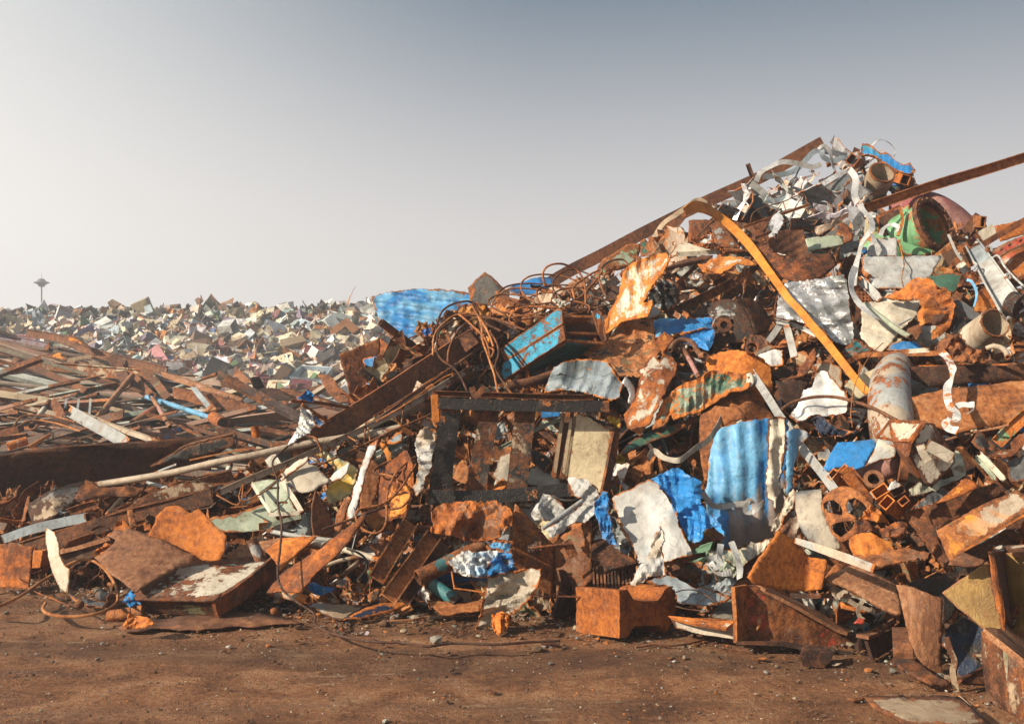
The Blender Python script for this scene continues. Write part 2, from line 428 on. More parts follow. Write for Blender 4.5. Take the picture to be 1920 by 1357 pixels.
def sweep(name, pts, loops, mat, rolls=None, scales=None, parent=None, smooth=False, wob=0.0, caps=True):
    n = len(pts); _seed[0] += 1
    c3 = sum(pts, Vector()) / n; cam_p = Vector((0, 0, CAMZ))
    T = []
    for i in range(n):
        t = pts[min(i + 1, n - 1)] - pts[max(i - 1, 0)]; T.append(t.normalized() if t.length > 1e-9 else Vector((1, 0, 0)))
    V = (cam_p - pts[0]).normalized(); A = T[0].cross(V)
    if A.length < .05: A = T[0].cross(Vector((0, 0, 1)))
    A.normalize(); verts = []; m = [len(l) for l in loops]; tot = sum(m)
    for i in range(n):
        if i:
            A = T[i - 1].rotation_difference(T[i]) @ A; A = (A - T[i] * A.dot(T[i])).normalized()
        B = A.cross(T[i]); r = rolls[i] if isinstance(rolls, (list, tuple)) else (rolls or 0)
        A2 = A * math.cos(r) + B * math.sin(r); B2 = B * math.cos(r) - A * math.sin(r)
        s = scales[i] if scales else 1
        o = noise.noise_vector(pts[i] * 3 + Vector((_seed[0], 0, 0))) * wob if wob else Vector()
        for l in loops:
            for (a, b) in l: verts.append(pts[i] - c3 + o + A2 * a * s + B2 * b * s)
    fs = []
    for i in range(n - 1):
        b0 = 0
        for li, k in enumerate(m):
            for j in range(k):
                a = i * tot + b0 + j; b = i * tot + b0 + (j + 1) % k
                f = (a, b, b + tot, a + tot); fs.append(f if li == 0 else f[::-1])
            b0 += k
    if caps:
        for i in (0, n - 1):
            o = i * tot
            if len(loops) == 1: f = [tuple(o + j for j in range(m[0]))]
            else: f = [(o + j, o + (j + 1) % m[0], o + m[0] + (j + 1) % m[0], o + m[0] + j) for j in range(m[0])]
            fs += [g[::-1] for g in f] if i == 0 else f
    ed = np.zeros((n, tot)); ed[0] = ed[-1] = 1.0
    me = mesh(name, verts, fs, ed.ravel())
    bm = bmesh.new(); bm.from_mesh(me); bmesh.ops.recalc_face_normals(bm, faces=bm.faces); bm.to_mesh(me); bm.free()
    o = link(name, me, mat, c3, parent, smooth)
    if smooth:
        try: me.set_sharp_from_angle(angle=R(45))
        except Exception: pass
    return o
def catmull(p, k):
    if len(p) < 3: return [p[0].lerp(p[1], i / k) for i in range(k + 1)]
    q = [p[0] * 2 - p[1]] + list(p) + [p[-1] * 2 - p[-2]]; out = []
    for i in range(1, len(q) - 2):
        for j in range(k):
            t = j / k; a, b, c, d_ = q[i - 1], q[i], q[i + 1], q[i + 2]
            out.append(.5 * ((2 * b) + (c - a) * t + (2 * a - 5 * b + 4 * c - d_) * t * t + (3 * b - a - 3 * c + d_) * t ** 3))
    return out + [p[-1]]
def bar(name, label, cat, z, pts, kind, w, mat, d=.2, h=None, t=None, roll=0, k=5, parent=None, mound=None, Y=None, grp=None, twist=None,
        scales=None, wob=.004, smooth=None, tip=None):
    """beam, pipe, strap or cable through points of the photo; w in photo pixels; a third number moves a point away"""
    mound = mound or FRONT
    pp = [tp(z, p) for p in pts]; s = ZM[z][2]
    Ys = [(mound.depth(p[0], p[1]) if Y is None else Y) - d + (p[2] if len(p) > 2 else 0) for p in pp]
    W = [P(p[0], p[1], y) for p, y in zip(pp, Ys)]
    cx = sum(p[0] for p in pp) / len(pp); cy_ = sum(p[1] for p in pp) / len(pp); Ym = sum(Ys) / len(Ys)
    wm = w / s / F * Ym; hm = h / s / F * Ym if h else None
    path = catmull(W, k)
    n = len(path)
    rolls = roll
    if twist is not None:
        rolls = [float(np.interp(i / (n - 1), np.linspace(0, 1, len(twist)), twist)) for i in range(n)]
    sc = [float(np.interp(i / (n - 1), np.linspace(0, 1, len(scales)), scales)) for i in range(n)] if scales else None
    if smooth is None: smooth = kind in ('pipe', 'tube', 'rod')
    o = sweep(name, path, section(kind, wm, hm, t), mat, rolls, sc, parent, smooth, wob)
    lab = reg(label, cx, cy_) if (label and parent is None) else label
    if parent is None: tag(o, lab, cat, grp)
    elif lab: o['label'] = lab
    return o
def group_empty(name, label, cat, z, p, d=.2, mound=None, grp=None):
    q = tp(z, p); m = mound or FRONT
    return empty(name, reg(label, q[0], q[1]), cat, P(q[0], q[1], m.depth(q[0], q[1]) - d), grp)
def disc(name, z, p, r, depth, axis, mat, parent, d=.3, hollow=0, label=None, cat=None, mound=None, n=28):
    q = tp(z, p); m = mound or FRONT; Yy = m.depth(q[0], q[1]) - d; rr = r / ZM[z][2] / F * Yy
    c = P(q[0], q[1], Yy); ax = Vector(axis).normalized()
    lp = lambda R_: [(R_ * math.cos(2 * math.pi * i / n), R_ * math.sin(2 * math.pi * i / n)) for i in range(n)]
    o = sweep(name, [c - ax * depth / 2, c + ax * depth / 2], [lp(rr)] + ([lp(rr * hollow)] if hollow else []), mat, parent=parent, smooth=True)
    if parent is None: tag(o, reg(label, *q[:2]), cat)
    return o
def bolts(z, p, r, axis, count, mat, parent, d=.3, size=.012, mound=None, back=0):
    q = tp(z, p); m = mound or FRONT; Yy = m.depth(q[0], q[1]) - d; rr = r / ZM[z][2] / F * Yy
    c = P(q[0], q[1], Yy); ax = Vector(axis).normalized(); u = ax.orthogonal().normalized(); v = ax.cross(u)
    me = None
    for i in range(count):
        a = 2 * math.pi * i / count; b = c + (u * math.cos(a) + v * math.sin(a)) * rr + ax * back
        if me is None:
            o = sweep('bolt', [b - ax * .012, b + ax * .014], [[(size * math.cos(k * math.pi / 3), size * math.sin(k * math.pi / 3)) for k in range(6)]], mat, parent=parent); me = o.data
        else:
            o = bpy.data.objects.new('bolt', me); COL.objects.link(o); o.parent = parent; o.location = b - PL[parent.name]
# ------------------------------------------------------------------ ground
def axis_pts(lo, hi, near, fine, grow):
    out = [near]; s = fine
    while out[-1] < hi: out.append(out[-1] + s); s *= grow
    s = fine; lst = [near]
    while lst[-1] > lo: lst.append(lst[-1] - s); s *= grow
    return sorted(set(lst[1:] + out))
def ground_mat():
    m = bpy.data.materials.new('packed_dirt'); m.use_nodes = True; nt = m.node_tree; nt.nodes.clear()
    tcn = mnode(nt, 'ShaderNodeTexCoord'); v = tcn.outputs['Object']
    mp = mnode(nt, 'ShaderNodeMapping'); mp.inputs['Scale'].default_value = (.85, 1.1, 1); nt.links.new(v, mp.inputs[0]); vs_ = mp.outputs[0]
    a = nnoise(nt, v, .9, 8, .6, .3); b = nnoise(nt, vs_, 2.6, 10, .68, .6); c = nnoise(nt, v, 34, 8, .75); mp2 = mnode(nt, 'ShaderNodeMapping'); mp2.inputs['Scale'].default_value = (.22, 1.5, 1); nt.links.new(v, mp2.inputs[0]); d = nnoise(nt, mp2.outputs[0], 1.2, 6, .6, .6); e = nnoise(nt, v, 130, 3, .6)
    col = nramp(nt, nmath(nt, 'ADD', nmath(nt, 'MULTIPLY', b, .6), nmath(nt, 'MULTIPLY', c, .4)),
                [(.33, (.080, .036, .019)), (.42, (.185, .080, .038)), (.50, (.32, .145, .066)), (.61, (.50, .275, .145))])
    col = nmix(nt, nmath(nt, 'MULTIPLY', nmap(nt, d, .50, .64), .62), col, nmix(nt, .5, col, (.035, .024, .018)))   # damp oily patches
    col = nmix(nt, nmath(nt, 'MULTIPLY', nmap(nt, a, .54, .68), .5), col, (.36, .23, .14))
    sp = nmap(nt, nnoise(nt, v, 75, 2, .5), .70, .74)
    col = nmix(nt, nmath(nt, 'MULTIPLY', sp, .7), col, (.42, .36, .30))
    # pale dust flecks, and the dark greasy wheel track that runs along in front of the heap
    mp3 = mnode(nt, 'ShaderNodeMapping'); mp3.inputs['Scale'].default_value = (1.6, 4.0, 1); nt.links.new(v, mp3.inputs[0])
    fl = nmath(nt, 'MULTIPLY', nmap(nt, nnoise(nt, mp3.outputs[0], 2.2, 5, .62), .60, .64), nmap(nt, a, .45, .60))
    col = nmix(nt, nmath(nt, 'MULTIPLY', fl, .75), col, (.50, .33, .20))
    sxyz = mnode(nt, 'ShaderNodeSeparateXYZ'); nt.links.new(v, sxyz.inputs[0])
    yy = nmath(nt, 'ADD', sxyz.outputs[1], nmath(nt, 'ADD', nmath(nt, 'MULTIPLY', sxyz.outputs[0], .06), nmath(nt, 'MULTIPLY', nmath(nt, 'SUBTRACT', nnoise(nt, v, 1.6, 8, .65), .5), .9)))
    tr = nmath(nt, 'MULTIPLY', nmap(nt, yy, 5.75, 6.0), nmap(nt, yy, 6.45, 6.20))
    col = nmix(nt, nmath(nt, 'MULTIPLY', tr, .70), col, nmix(nt, .55, col, (.030, .024, .022)))
    col = nmix(nt, nmath(nt, 'MULTIPLY', nmap(nt, nnoise(nt, v, 60, 5, .8), .50, .62), .55), col, nmix(nt, 1.0, col, (.42, .38, .36), 'MULTIPLY'))
    bs = mnode(nt, 'ShaderNodeBsdfPrincipled'); nt.links.new(col, bs.inputs['Base Color'])
    setin(nt, bs, 'Roughness', nmap(nt, d, .44, .62, .92, .62)); bs.inputs['Specular IOR Level'].default_value = .25
    h = nmath(nt, 'ADD', nmath(nt, 'MULTIPLY', c, .55), nmath(nt, 'ADD', nmath(nt, 'MULTIPLY', b, .30), nmath(nt, 'MULTIPLY', e, .30)))
    bp = mnode(nt, 'ShaderNodeBump'); bp.inputs['Strength'].default_value = 1.0; bp.inputs['Distance'].default_value = .075
    nt.links.new(h, bp.inputs['Height']); nt.links.new(bp.outputs[0], bs.inputs['Normal'])
    o = mnode(nt, 'ShaderNodeOutputMaterial'); nt.links.new(bs.outputs[0], o.inputs[0]); return m
DIRT = ground_mat()
gx = axis_pts(-900, 900, 0, .035, 1.012); gx = [x for x in gx]
gx = np.array(axis_pts(-900, 900, 0, .05, 1.028)); gy = np.array(axis_pts(-60, 1500, 5.2, .028, 1.03))
vsg = []
for y in gy:
    for x in gx:
        a = math.exp(-(max(0, abs(x) - 6) / 10) ** 2) * math.exp(-(max(0, y - 9) / 6) ** 2)
        zz = 0.020 * noise.fractal(Vector((x * .7, y * 2.0, 0)), .9, 2.1, 6) * a + .016 * abs(noise.noise(Vector((x * 9, y * 9, 3)))) * a
        vsg.append((x, y, zz - .010))
nx = len(gx)
fsg = [(j * nx + i, j * nx + i + 1, (j + 1) * nx + i + 1, (j + 1) * nx + i) for j in range(len(gy) - 1) for i in range(nx - 1)]
g = link('ground', mesh('ground', vsg, fsg), DIRT, (0, 0, 0)); g['kind'] = 'structure'

def mound_mesh(name, mo, px0, px1, npx, back, mat, amp):
    pxs = np.linspace(px0, px1, npx); rows = []
    ts = np.concatenate([np.linspace(-.15, 1, 46), 1 + np.linspace(.04, 1, 14) ** 1.3])
    V = []
    for t in ts:
        for px in pxs:
            yf, yc = mo.Yf(px), mo.Yc(px)
            y = yf + (yc - yf) * t if t <= 1 else yc + (t - 1) * back
            h = mo.height(px, y); x = (px - CX) / F * y
            q = Vector((x * 1.7, y * 1.7, 0))
            h2 = h + amp * (noise.noise(q) + .6 * noise.noise(q * 2.7)) * min(1, h * 3) - (.1 if h <= 0 else 0) - amp * .6
            V.append((x, y, h2))
    n = len(pxs)
    Fs = [(j * n + i, j * n + i + 1, (j + 1) * n + i + 1, (j + 1) * n + i) for j in range(len(ts) - 1) for i in range(n - 1)]
    o = link(name, mesh(name, V, Fs), mat, (0, 0, 0)); o['kind'] = 'structure'; return o
hill = mound_mesh('scrap_hill', FRONT, -500, 2450, 150, 6, M('brown', .55, 'b', rough=.9, bump=1.0), .07); hill.location.z = -.30; hill.location.y = .25
mound_mesh('terrain_of_beam_pile', MID, -800, 950, 90, 9, RD(), .15)
mound_mesh('terrain_of_far_heap', FAR, -1400, 1250, 110, 26, M('brown', .6, 'd', rough=.8), .3)

# ------------------------------------------------------------------ the far tower
def lathe(name, prof, mat, loc, parent, n=28):
    vs, fs = [], []
    for (r, z) in prof:
        for i in range(n): a = 2 * math.pi * i / n; vs.append((r * math.cos(a), r * math.sin(a), z))
    for j in range(len(prof) - 1):
        for i in range(n): fs.append((j * n + i, j * n + (i + 1) % n, (j + 1) * n + (i + 1) % n, (j + 1) * n + i))
    fs.append(tuple(range(n))[::-1]); fs.append(tuple((len(prof) - 1) * n + i for i in range(n)))
    o = link(name, mesh(name, vs, fs), mat, loc, parent); o.data.set_sharp_from_angle(angle=R(35)); return o
TY = 115.0
tk = TY / F
tb = P(78, 540, TY)
tw = empty('observation_tower', 'tall slim tower with a flying-saucer shaped top far behind the scrap heap', 'tower', (tb.x, tb.y, 0))
tm = M('dgrey', .05, 'd', rough=.5); tg = M('slate', .05, 'd', rough=.35)
HEROES.append((78, 545, 'saucer-topped tower'))
z0 = lambda py: CAMZ - (py - CY) * tk
lathe('shaft', [(1.3 * tk, -0.5), (1.2 * tk, z0(537))], tm, (tb.x, tb.y, 0), tw)
lathe('saucer', [(3 * tk, z0(538)), (5.5 * tk, z0(537)), (7 * tk, z0(533.5)), (14.2 * tk, z0(530.2)), (14.4 * tk, z0(529.6)), (8 * tk, z0(527))], tg, (tb.x, tb.y, 0), tw)
lathe('dome', [(7.6 * tk, z0(527.4)), (6.6 * tk, z0(525)), (4 * tk, z0(523)), (1 * tk, z0(522.3))], tm, (tb.x, tb.y, 0), tw)
lathe('mast', [(.35 * tk, z0(522.5)), (.2 * tk, z0(509.5))], tm, (tb.x, tb.y, 0), tw, 8)
for i in range(16):
    a = 2 * math.pi * i / 16
    if i == 0: w0 = link('window', mesh('window', [(x * .9 * tk, y * .18 * tk, z * 1.1 * tk) for x in (-.5, .5) for y in (-.5, .5) for z in (-.5, .5)], [(0, 1, 3, 2), (4, 6, 7, 5), (0, 4, 5, 1), (2, 3, 7, 6), (0, 2, 6, 4), (1, 5, 7, 3)]), M('steelblue', 0, 'd', rough=.2), (tb.x, tb.y, 0), tw)
    o = w0 if i == 0 else w0.copy()
    if i: COL.objects.link(o)
    o.location = (math.cos(a) * 6.9 * tk, math.sin(a) * 6.9 * tk, z0(525.8)); o.rotation_euler = (0, 0, a + math.pi / 2)
# ------------------------------------------------------------------ loose pieces: prototypes
def proto_sheet(seed, nx=7, ny=6, cr=.10, fold=.5, ar=.7, ragged=.16):
    r = random.Random(seed); vs = []; f1 = r.uniform(-.2, .2); ang = r.uniform(0, 3); sl = r.uniform(-1, 1) * fold; bend = r.uniform(-.5, .5)
    for j in range(ny):
        for i in range(nx):
            u, v = i / (nx - 1) - .5, (j / (ny - 1) - .5) * ar
            e = i in (0, nx - 1) or j in (0, ny - 1)
            if e: u += r.uniform(-1, 1) * ragged * .5; v += r.uniform(-1, 1) * ragged * .5
            elif ragged: u += r.uniform(-.03, .03); v += r.uniform(-.03, .03)
            w = cr * crumple(u, v, seed, .35) + bend * u * u + max(0, (u * math.cos(ang) + v * math.sin(ang)) - f1) * sl
            vs.append((u, v, w))
    fs = [(j * nx + i, j * nx + i + 1, (j + 1) * nx + i + 1, (j + 1) * nx + i) for j in range(ny - 1) for i in range(nx - 1)]
    ed = [1.0 if (k % nx in (0, nx - 1) or k // nx in (0, ny - 1)) else 0 for k in range(nx * ny)]
    return vs, fs, ed
def solid(vfe, t=.02):
    vs, fs, ed = vfe; n = len(vs); W = list(vs) + [(x, y, z - t) for x, y, z in vs]
    cnt = set(); FS = list(fs)
    for f in fs:
        for i in range(len(f)): cnt.add((f[i], f[(i + 1) % len(f)]))
    bd = [e for e in cnt if (e[1], e[0]) not in cnt]
    FS += [tuple(n + i for i in f[::-1]) for f in fs] + [(b, a, a + n, b + n) for a, b in sorted(bd)]
    return W, FS, list(ed) * 2
def proto_box(seed, open_=True):
    r = random.Random(seed); x, y, z = .5, r.uniform(.28, .45), r.uniform(.15, .32)
    c = [(sx * x + r.uniform(-.05, .05), sy * y + r.uniform(-.05, .05), sz * z + r.uniform(-.04, .04)) for sx in (-1, 1) for sy in (-1, 1) for sz in (-1, 1)]
    fs = [(0, 4, 6, 2), (0, 1, 5, 4), (2, 6, 7, 3), (0, 2, 3, 1), (4, 5, 7, 6)]
    if not open_: fs.append((1, 3, 7, 5)); return c, fs, [.4] * 8
    W = list(c) + [(a * .94, b * .93, cc * .93 + (.02 if k % 2 == 0 else .0)) for k, (a, b, cc) in enumerate(c)]
    FS = fs + [tuple(8 + i for i in f[::-1]) for f in fs] + [(1, 9, 13, 5), (5, 13, 15, 7), (7, 15, 11, 3), (3, 11, 9, 1)]
    return W, FS, [.4] * 16
def proto_bar(seed, sec, n=6, bend=.08, twist=0, L=1.0):
    r = random.Random(seed); ph = r.uniform(0, 6); vs = []; m = [len(l) for l in sec]; tot = sum(m); fs = []
    for i in range(n):
        t = i / (n - 1); x = (t - .5) * L; oy = bend * math.sin(t * 3.1 + ph); oz = bend * .6 * math.cos(t * 4.3 + ph); a0 = twist * t
        for l in sec:
            for (a, b) in l:
                vs.append((x, oy + a * math.cos(a0) - b * math.sin(a0), oz + a * math.sin(a0) + b * math.cos(a0)))
    for i in range(n - 1):
        b0 = 0
        for li, k in enumerate(m):
            for j in range(k):
                a = i * tot + b0 + j; b = i * tot + b0 + (j + 1) % k; f = (a, b, b + tot, a + tot); fs.append(f if li == 0 else f[::-1])
            b0 += k
    if len(sec) == 1: fs += [tuple(range(tot))[::-1], tuple((n - 1) * tot + j for j in range(tot))]
    else:
        for o in (0, (n - 1) * tot): fs += [(o + j, o + (j + 1) % m[0], o + m[0] + (j + 1) % m[0], o + m[0] + j) for j in range(m[0])]
    return vs, fs, [1.0 if k < tot or k >= (n - 1) * tot else 0 for k in range(len(vs))]
def proto_curl(seed, w=.09, turns=1.4, n=26):
    r = random.Random(seed); vs = []; rad = r.uniform(.12, .26); pit = r.uniform(.15, .7); tw = r.uniform(-1.5, 1.5)
    for i in range(n):
        t = i / (n - 1); a = t * turns * 2 * math.pi; rr = rad * (1 + .5 * math.sin(t * 5 + seed))
        c = Vector(((t - .5) * pit * 2, rr * math.cos(a), rr * math.sin(a))); ax = Vector((math.cos(tw * t), math.sin(tw * t) * math.sin(a), -math.sin(tw * t) * math.cos(a))).normalized()
        vs += [tuple(c - ax * w / 2), tuple(c + ax * w / 2)]
    return vs, [(2 * i, 2 * i + 1, 2 * i + 3, 2 * i + 2) for i in range(n - 1)], [.3] * (2 * n)
def mk(vfe, mat, name, smooth=False):
    me = mesh(name, *vfe); me.materials.append(mat); me.polygons.foreach_set('use_smooth', [smooth] * len(me.polygons)); return me
def place(name, me, loc, rot, sc, color, label, cat, grp):
    o = bpy.data.objects.new(name, me); COL.objects.link(o); o.location = loc; o.rotation_euler = rot; o.scale = (sc,) * 3 if isinstance(sc, (int, float)) else sc
    o.color = (*color, 1); PL[o.name] = Vector(loc); tag(o, label, cat, grp); return o
def project(v): return (CX + v.x / v.y * F, CY - (v.z - CAMZ) / v.y * F)
def vary(c, r, a=.22):
    k = 1 + r.uniform(-a, a); return tuple(min(.9, max(.005, x * k * (1 + r.uniform(-.07, .07)))) for x in c)
USED = {}
def where(px, py, r):
    """which named thing it lies beside, and on which side"""
    best = sorted(HEROES, key=lambda h: (h[0] - px) ** 2 + (h[1] - py) ** 2)[:6]
    out = []
    for hx, hy, ref in best:
        dx, dy = px - hx, py - hy
        side = ('above' if dy < 0 else 'below') if abs(dy) > abs(dx) * .8 else ('to the left of' if dx < 0 else 'to the right of')
        if ref.split()[0] in ('big', 'large', 'long', 'small', 'little'): pass
        out.append('%s the %s' % (side, ref))
    return out
def unique(base, px, py, r, tail=''):
    for w in where(px, py, r):
        for mid in ('', 'just ', 'a little way '):
            lab = ' '.join((base + ' ' + mid + w + tail).split())
            if len(lab.split()) <= 16 and lab not in USED: USED[lab] = 1; return lab, None
    lab = ' '.join((base + ' ' + where(px, py, r)[0]).split()[:16])
    return lab, 'look-alike scrap pieces ' + where(px, py, r)[0]

DESC = []
def settle(items):
    """items: [object, px, py, short description, where]; look-alikes on one spot are told apart by what lies next to them"""
    seen = set()
    for i, (o, x, y, d_, wh) in enumerate(items):
        lab = o['label']
        if lab in seen or len(lab.replace('-', ' ').split()) > 16:
            near = sorted((j for j in range(len(items)) if j != i), key=lambda j: (items[j][1] - x) ** 2 + (items[j][2] - y) ** 2)[:24]
            for j in near:
                dx, dy = x - items[j][1], y - items[j][2]
                side = ('above' if dy < 0 else 'below') if abs(dy) > abs(dx) else ('left of' if dx < 0 else 'right of')
                new = '%s %s, just %s a %s' % (d_, wh, side, items[j][3])
                if new not in seen and len(new.replace('-', ' ').split()) <= 16: o['label'] = new; break
        seen.add(o['label'])

# ------------------------------------------------------------------ far heap
TINTS = [('cream', (.70, .61, .46), 34), ('tan', (.40, .30, .20), 14), ('white', (.76, .78, .78), 24), ('pale blue', (.44, .54, .60), 10), ('brown', (.17, .10, .06), 10), ('black', (.03, .026, .024), 7),
         ('maroon', (.22, .05, .06), 6), ('rust orange', (.42, .17, .05), 7), ('grey', (.27, .29, .30), 10), ('purple grey', (.16, .12, .19), 4), ('green', (.12, .22, .10), 2), ('pink', (.52, .20, .22), 1.5), ('blue', (.05, .16, .40), 1.2), ('yellow', (.60, .42, .04), .6)]
rf = random.Random(5)
objmats = {.1: M('OBJ', -.08, 'b'), .3: M('OBJ', .10, 'b'), .0: M('OBJ', .0, 'b')}
FARP = []
for i in range(7): FARP.append(('panel', solid(proto_sheet(100 + i, 5, 4, .05, .5, .75, .06), .03)))
for i in range(6): FARP.append(('open cabinet', proto_box(130 + i)))
for i in range(3): FARP.append(('cabinet', proto_box(150 + i, False)))
for i in range(5): FARP.append(('crumpled sheet', solid(proto_sheet(170 + i, 6, 5, .22, .9, .7, .2), .02)))
for i in range(3): FARP.append(('folded plate', solid(proto_sheet(190 + i, 5, 4, .03, 1.8, .6, .05), .03)))
FARP.append(('short tube', proto_bar(195, section('tube', .35), 2, 0)))
FARP.append(('narrow strip', solid(proto_sheet(197, 7, 2, .05, .3, .16, .03), .02)))
FARM = [mk(v, objmats[.3], n.replace(' ', '_')) for n, v in FARP]
cand = []
N_FAR = 14500
for i in range(N_FAR):
    px = rf.uniform(-900, 1050); yf, yc = FAR.Yf(px), FAR.Yc(px)
    t = rf.random() ** .85
    y = yf - .5 + (yc - yf + 1.2) * t; h = FAR.height(px, y)
    x = (px - CX) / F * y; s = min(1.5, rf.lognormvariate(-.66, .46)) * (.62 + .42 * (1 - t))
    if y > yc - .5: s *= 1.15
    loc = Vector((x, y, h + rf.uniform(-.1, .35) * s))
    qx, qy = project(loc)
    tint = rf.choices(TINTS, [w for *_, w in TINTS])[0]
    if y > yc - 1.5 and rf.random() < .55: tint = rf.choice([TINTS[4], TINTS[5], TINTS[5], TINTS[4], TINTS[8]])
    k = rf.choices(range(len(FARP)), [1.5 if p[0] == 'panel' else 1.7 if p[0] == 'crumpled sheet' else .8 for p in FARP])[0]
    rot = (rf.uniform(-1.2, 1.2), rf.uniform(-1.2, 1.2), rf.uniform(0, 6.28))
    if y <= yc - 1.5 and rf.random() < .5: rot = (rf.uniform(.1, .8), rf.uniform(-.4, .4), rf.uniform(-.8, .8))
    vis = 0 <= qx <= 760 and 560 < qy < 790 and not (qy > 610 + .32 * qx and qx < 480)
    cand.append((s * 1 / y * (1 if vis else .001), k, loc, rot, s, tint, qx, qy))
cand.sort(key=lambda c: -c[0])
for q in ((78, 545, 'saucer-topped tower'),): pass
FARREF = [(75, 575, 'spot under the saucer-topped tower'), (360, 600, 'middle of the far heap'), (620, 640, 'folded rust plate holding the blue sheet')]
def far_label(tint, kind, s, qx, qy):
    band = 'on the skyline of' if qy < 578 else 'high on' if qy < 612 else 'halfway down' if qy < 665 else 'low on' if qy < 720 else 'at the foot of'
    xs = 'near the left edge' if qx < 45 else 'below the saucer tower' if qx < 130 else 'left of its middle' if qx < 280 else 'in its middle' if qx < 420 else 'right of its middle' if qx < 550 else 'beside the blue tarp' if qx < 700 else 'behind the blue tarp'
    size = 'large ' if s > 1.0 else 'small ' if s < .7 else ''
    return '%s%s %s %s the far heap %s' % (size, tint, kind, band, xs)
ind = cand[:300]
for sc_, k, loc, rot, s, tint, qx, qy in ind:
    nm = FARP[k][0].replace(' ', '_'); lab = far_label(tint[0], FARP[k][0], s, qx, qy)
    DESC.append([place(nm, FARM[k], loc, rot, s, vary(tint[1], rf), lab, FARP[k][0].split()[-1], 'scrap cabinets and sheets on the far heap'), qx, qy, ('large ' if s > 1.0 else 'small ' if s < .7 else '') + tint[0] + ' ' + FARP[k][0], 'on the far heap'])
settle(DESC); DESC = []
def stuff_mesh(name, items, protos, mat, label, cat):
    Vs, Fl, Ft, Tn, Ed = [], [], [], [], []; base = 0
    arr = [(np.array(p[0]), p[1], np.array(p[2])) for p in protos]
    flat = [(np.array([i for f in a[1] for i in f]), np.array([len(f) for f in a[1]])) for a in arr]
    from mathutils import Euler
    for k, loc, rot, s, tint in items:
        Rm = np.array(Euler(rot).to_matrix()); v = (arr[k][0] * np.array(s)) @ Rm.T + np.array(loc)
        Vs.append(v); Fl.append(flat[k][0] + base); Ft.append(flat[k][1]); base += len(v)
        Tn.append(np.tile(np.array([*tint, 1.0]), (len(v), 1))); Ed.append(arr[k][2])
    v = np.concatenate(Vs); fl = np.concatenate(Fl); ft = np.concatenate(Ft)
    me = bpy.data.meshes.new(name); me.vertices.add(len(v)); me.vertices.foreach_set('co', v.ravel()); me.loops.add(len(fl)); me.loops.foreach_set('vertex_index', fl)
    me.polygons.add(len(ft)); me.polygons.foreach_set('loop_start', np.concatenate([[0], np.cumsum(ft)[:-1]])); me.polygons.foreach_set('loop_total', ft)
    me.update(calc_edges=True)
    a = me.attributes.new('tint', 'FLOAT_COLOR', 'POINT'); a.data.foreach_set('color', np.concatenate(Tn).ravel())
    a = me.attributes.new('edge', 'FLOAT', 'POINT'); a.data.foreach_set('value', np.concatenate(Ed).astype(np.float32))
    me.validate()
    o = link(name, me, mat, (0, 0, 0), smooth=False); tag(o, label, cat, kind='stuff'); return o
stuff_mesh('far_scrap', [(k, loc, rot, s, vary(t[1], rf)) for _, k, loc, rot, s, t, _, _ in cand[300:]], [p[1] for p in FARP], M('ATTR', -.08, 'b'),
           'dense mass of small cream, grey and brown sheet scrap covering the far heap', 'scrap')

# ------------------------------------------------------------------ middle pile of long beams
rm = random.Random(21)
BT = [('rusty', (.24, .11, .06), 8), ('brown', (.13, .075, .05), 9), ('tan', (.38, .30, .22), 8), ('dark', (.05, .03, .022), 6), ('pinkish', (.34, .19, .15), 3), ('pale grey', (.40, .42, .42), 6), ('greenish', (.18, .22, .19), 3), ('orange', (.40, .20, .08), 1)]
sec = [('I-beam', section('I', .18, .11, .015)), ('channel', section('C', .14, .05, .013)), ('angle bar', section('L', .09, .08, .010)), ('thick flat bar', section('solid', .12, .02)),
       ('pipe', section('tube', .08)), ('thin rod', section('rod', .04)), ('box beam', section('solid', .13, .09)), ('wide flat plate', section('solid', .22, .03))]
MIDM = []
for i, (n, s_) in enumerate(sec):
    for L in (2.4, 5.4): MIDM.append((n, mk(proto_bar(300 + i, s_, 7, .05 if 'rod' in n else .02, 0, L), objmats[.3], n.replace(' ', '_').replace('-', '_')), L, proto_bar(300 + i, s_, 7, .02, 0, L)))
n_mid = 0; midrest = []
HEROES_MID = []
def mid_piece(px, py, indiv):
    y = MID.depth(px, py); loc = P(px, py, y - rm.uniform(-.3, .3))
    k = rm.choices(range(len(MIDM)), [2, 3, 1.6, 2.2, 1.6, 2, 2, 3, 1.5, 1.5, 2, 2, 1, 1.4, 1, 1])[0]
    n_, me, L, raw = MIDM[k]
    yaw = rm.gauss(-.08, .16) + (0 if rm.random() < .975 else rm.uniform(-.6, .6)); tilt = rm.gauss(.17 if py < 760 else .03, .08) + (0 if rm.random() < .98 else rm.uniform(-.4, .3))
    if py > 760: tilt += rm.gauss(-.02, .1)
    t = rm.choices(BT, [b[2] for b in BT])[0]
    return me, loc, (rm.uniform(-.7, .7), tilt, yaw), rm.uniform(.7, 1.15), t, n_, k
mids = []
for i in range(1300):
    px = rm.uniform(-500, 900); top = interp(px, MID.crest); py = rm.uniform(top + (2 if px < 240 else 16), min(900, top + 260))
    mids.append((px, py) + mid_piece(px, py, 0))
vis = [m for m in mids if -40 < m[0] < 640 and m[1] < 860]; 
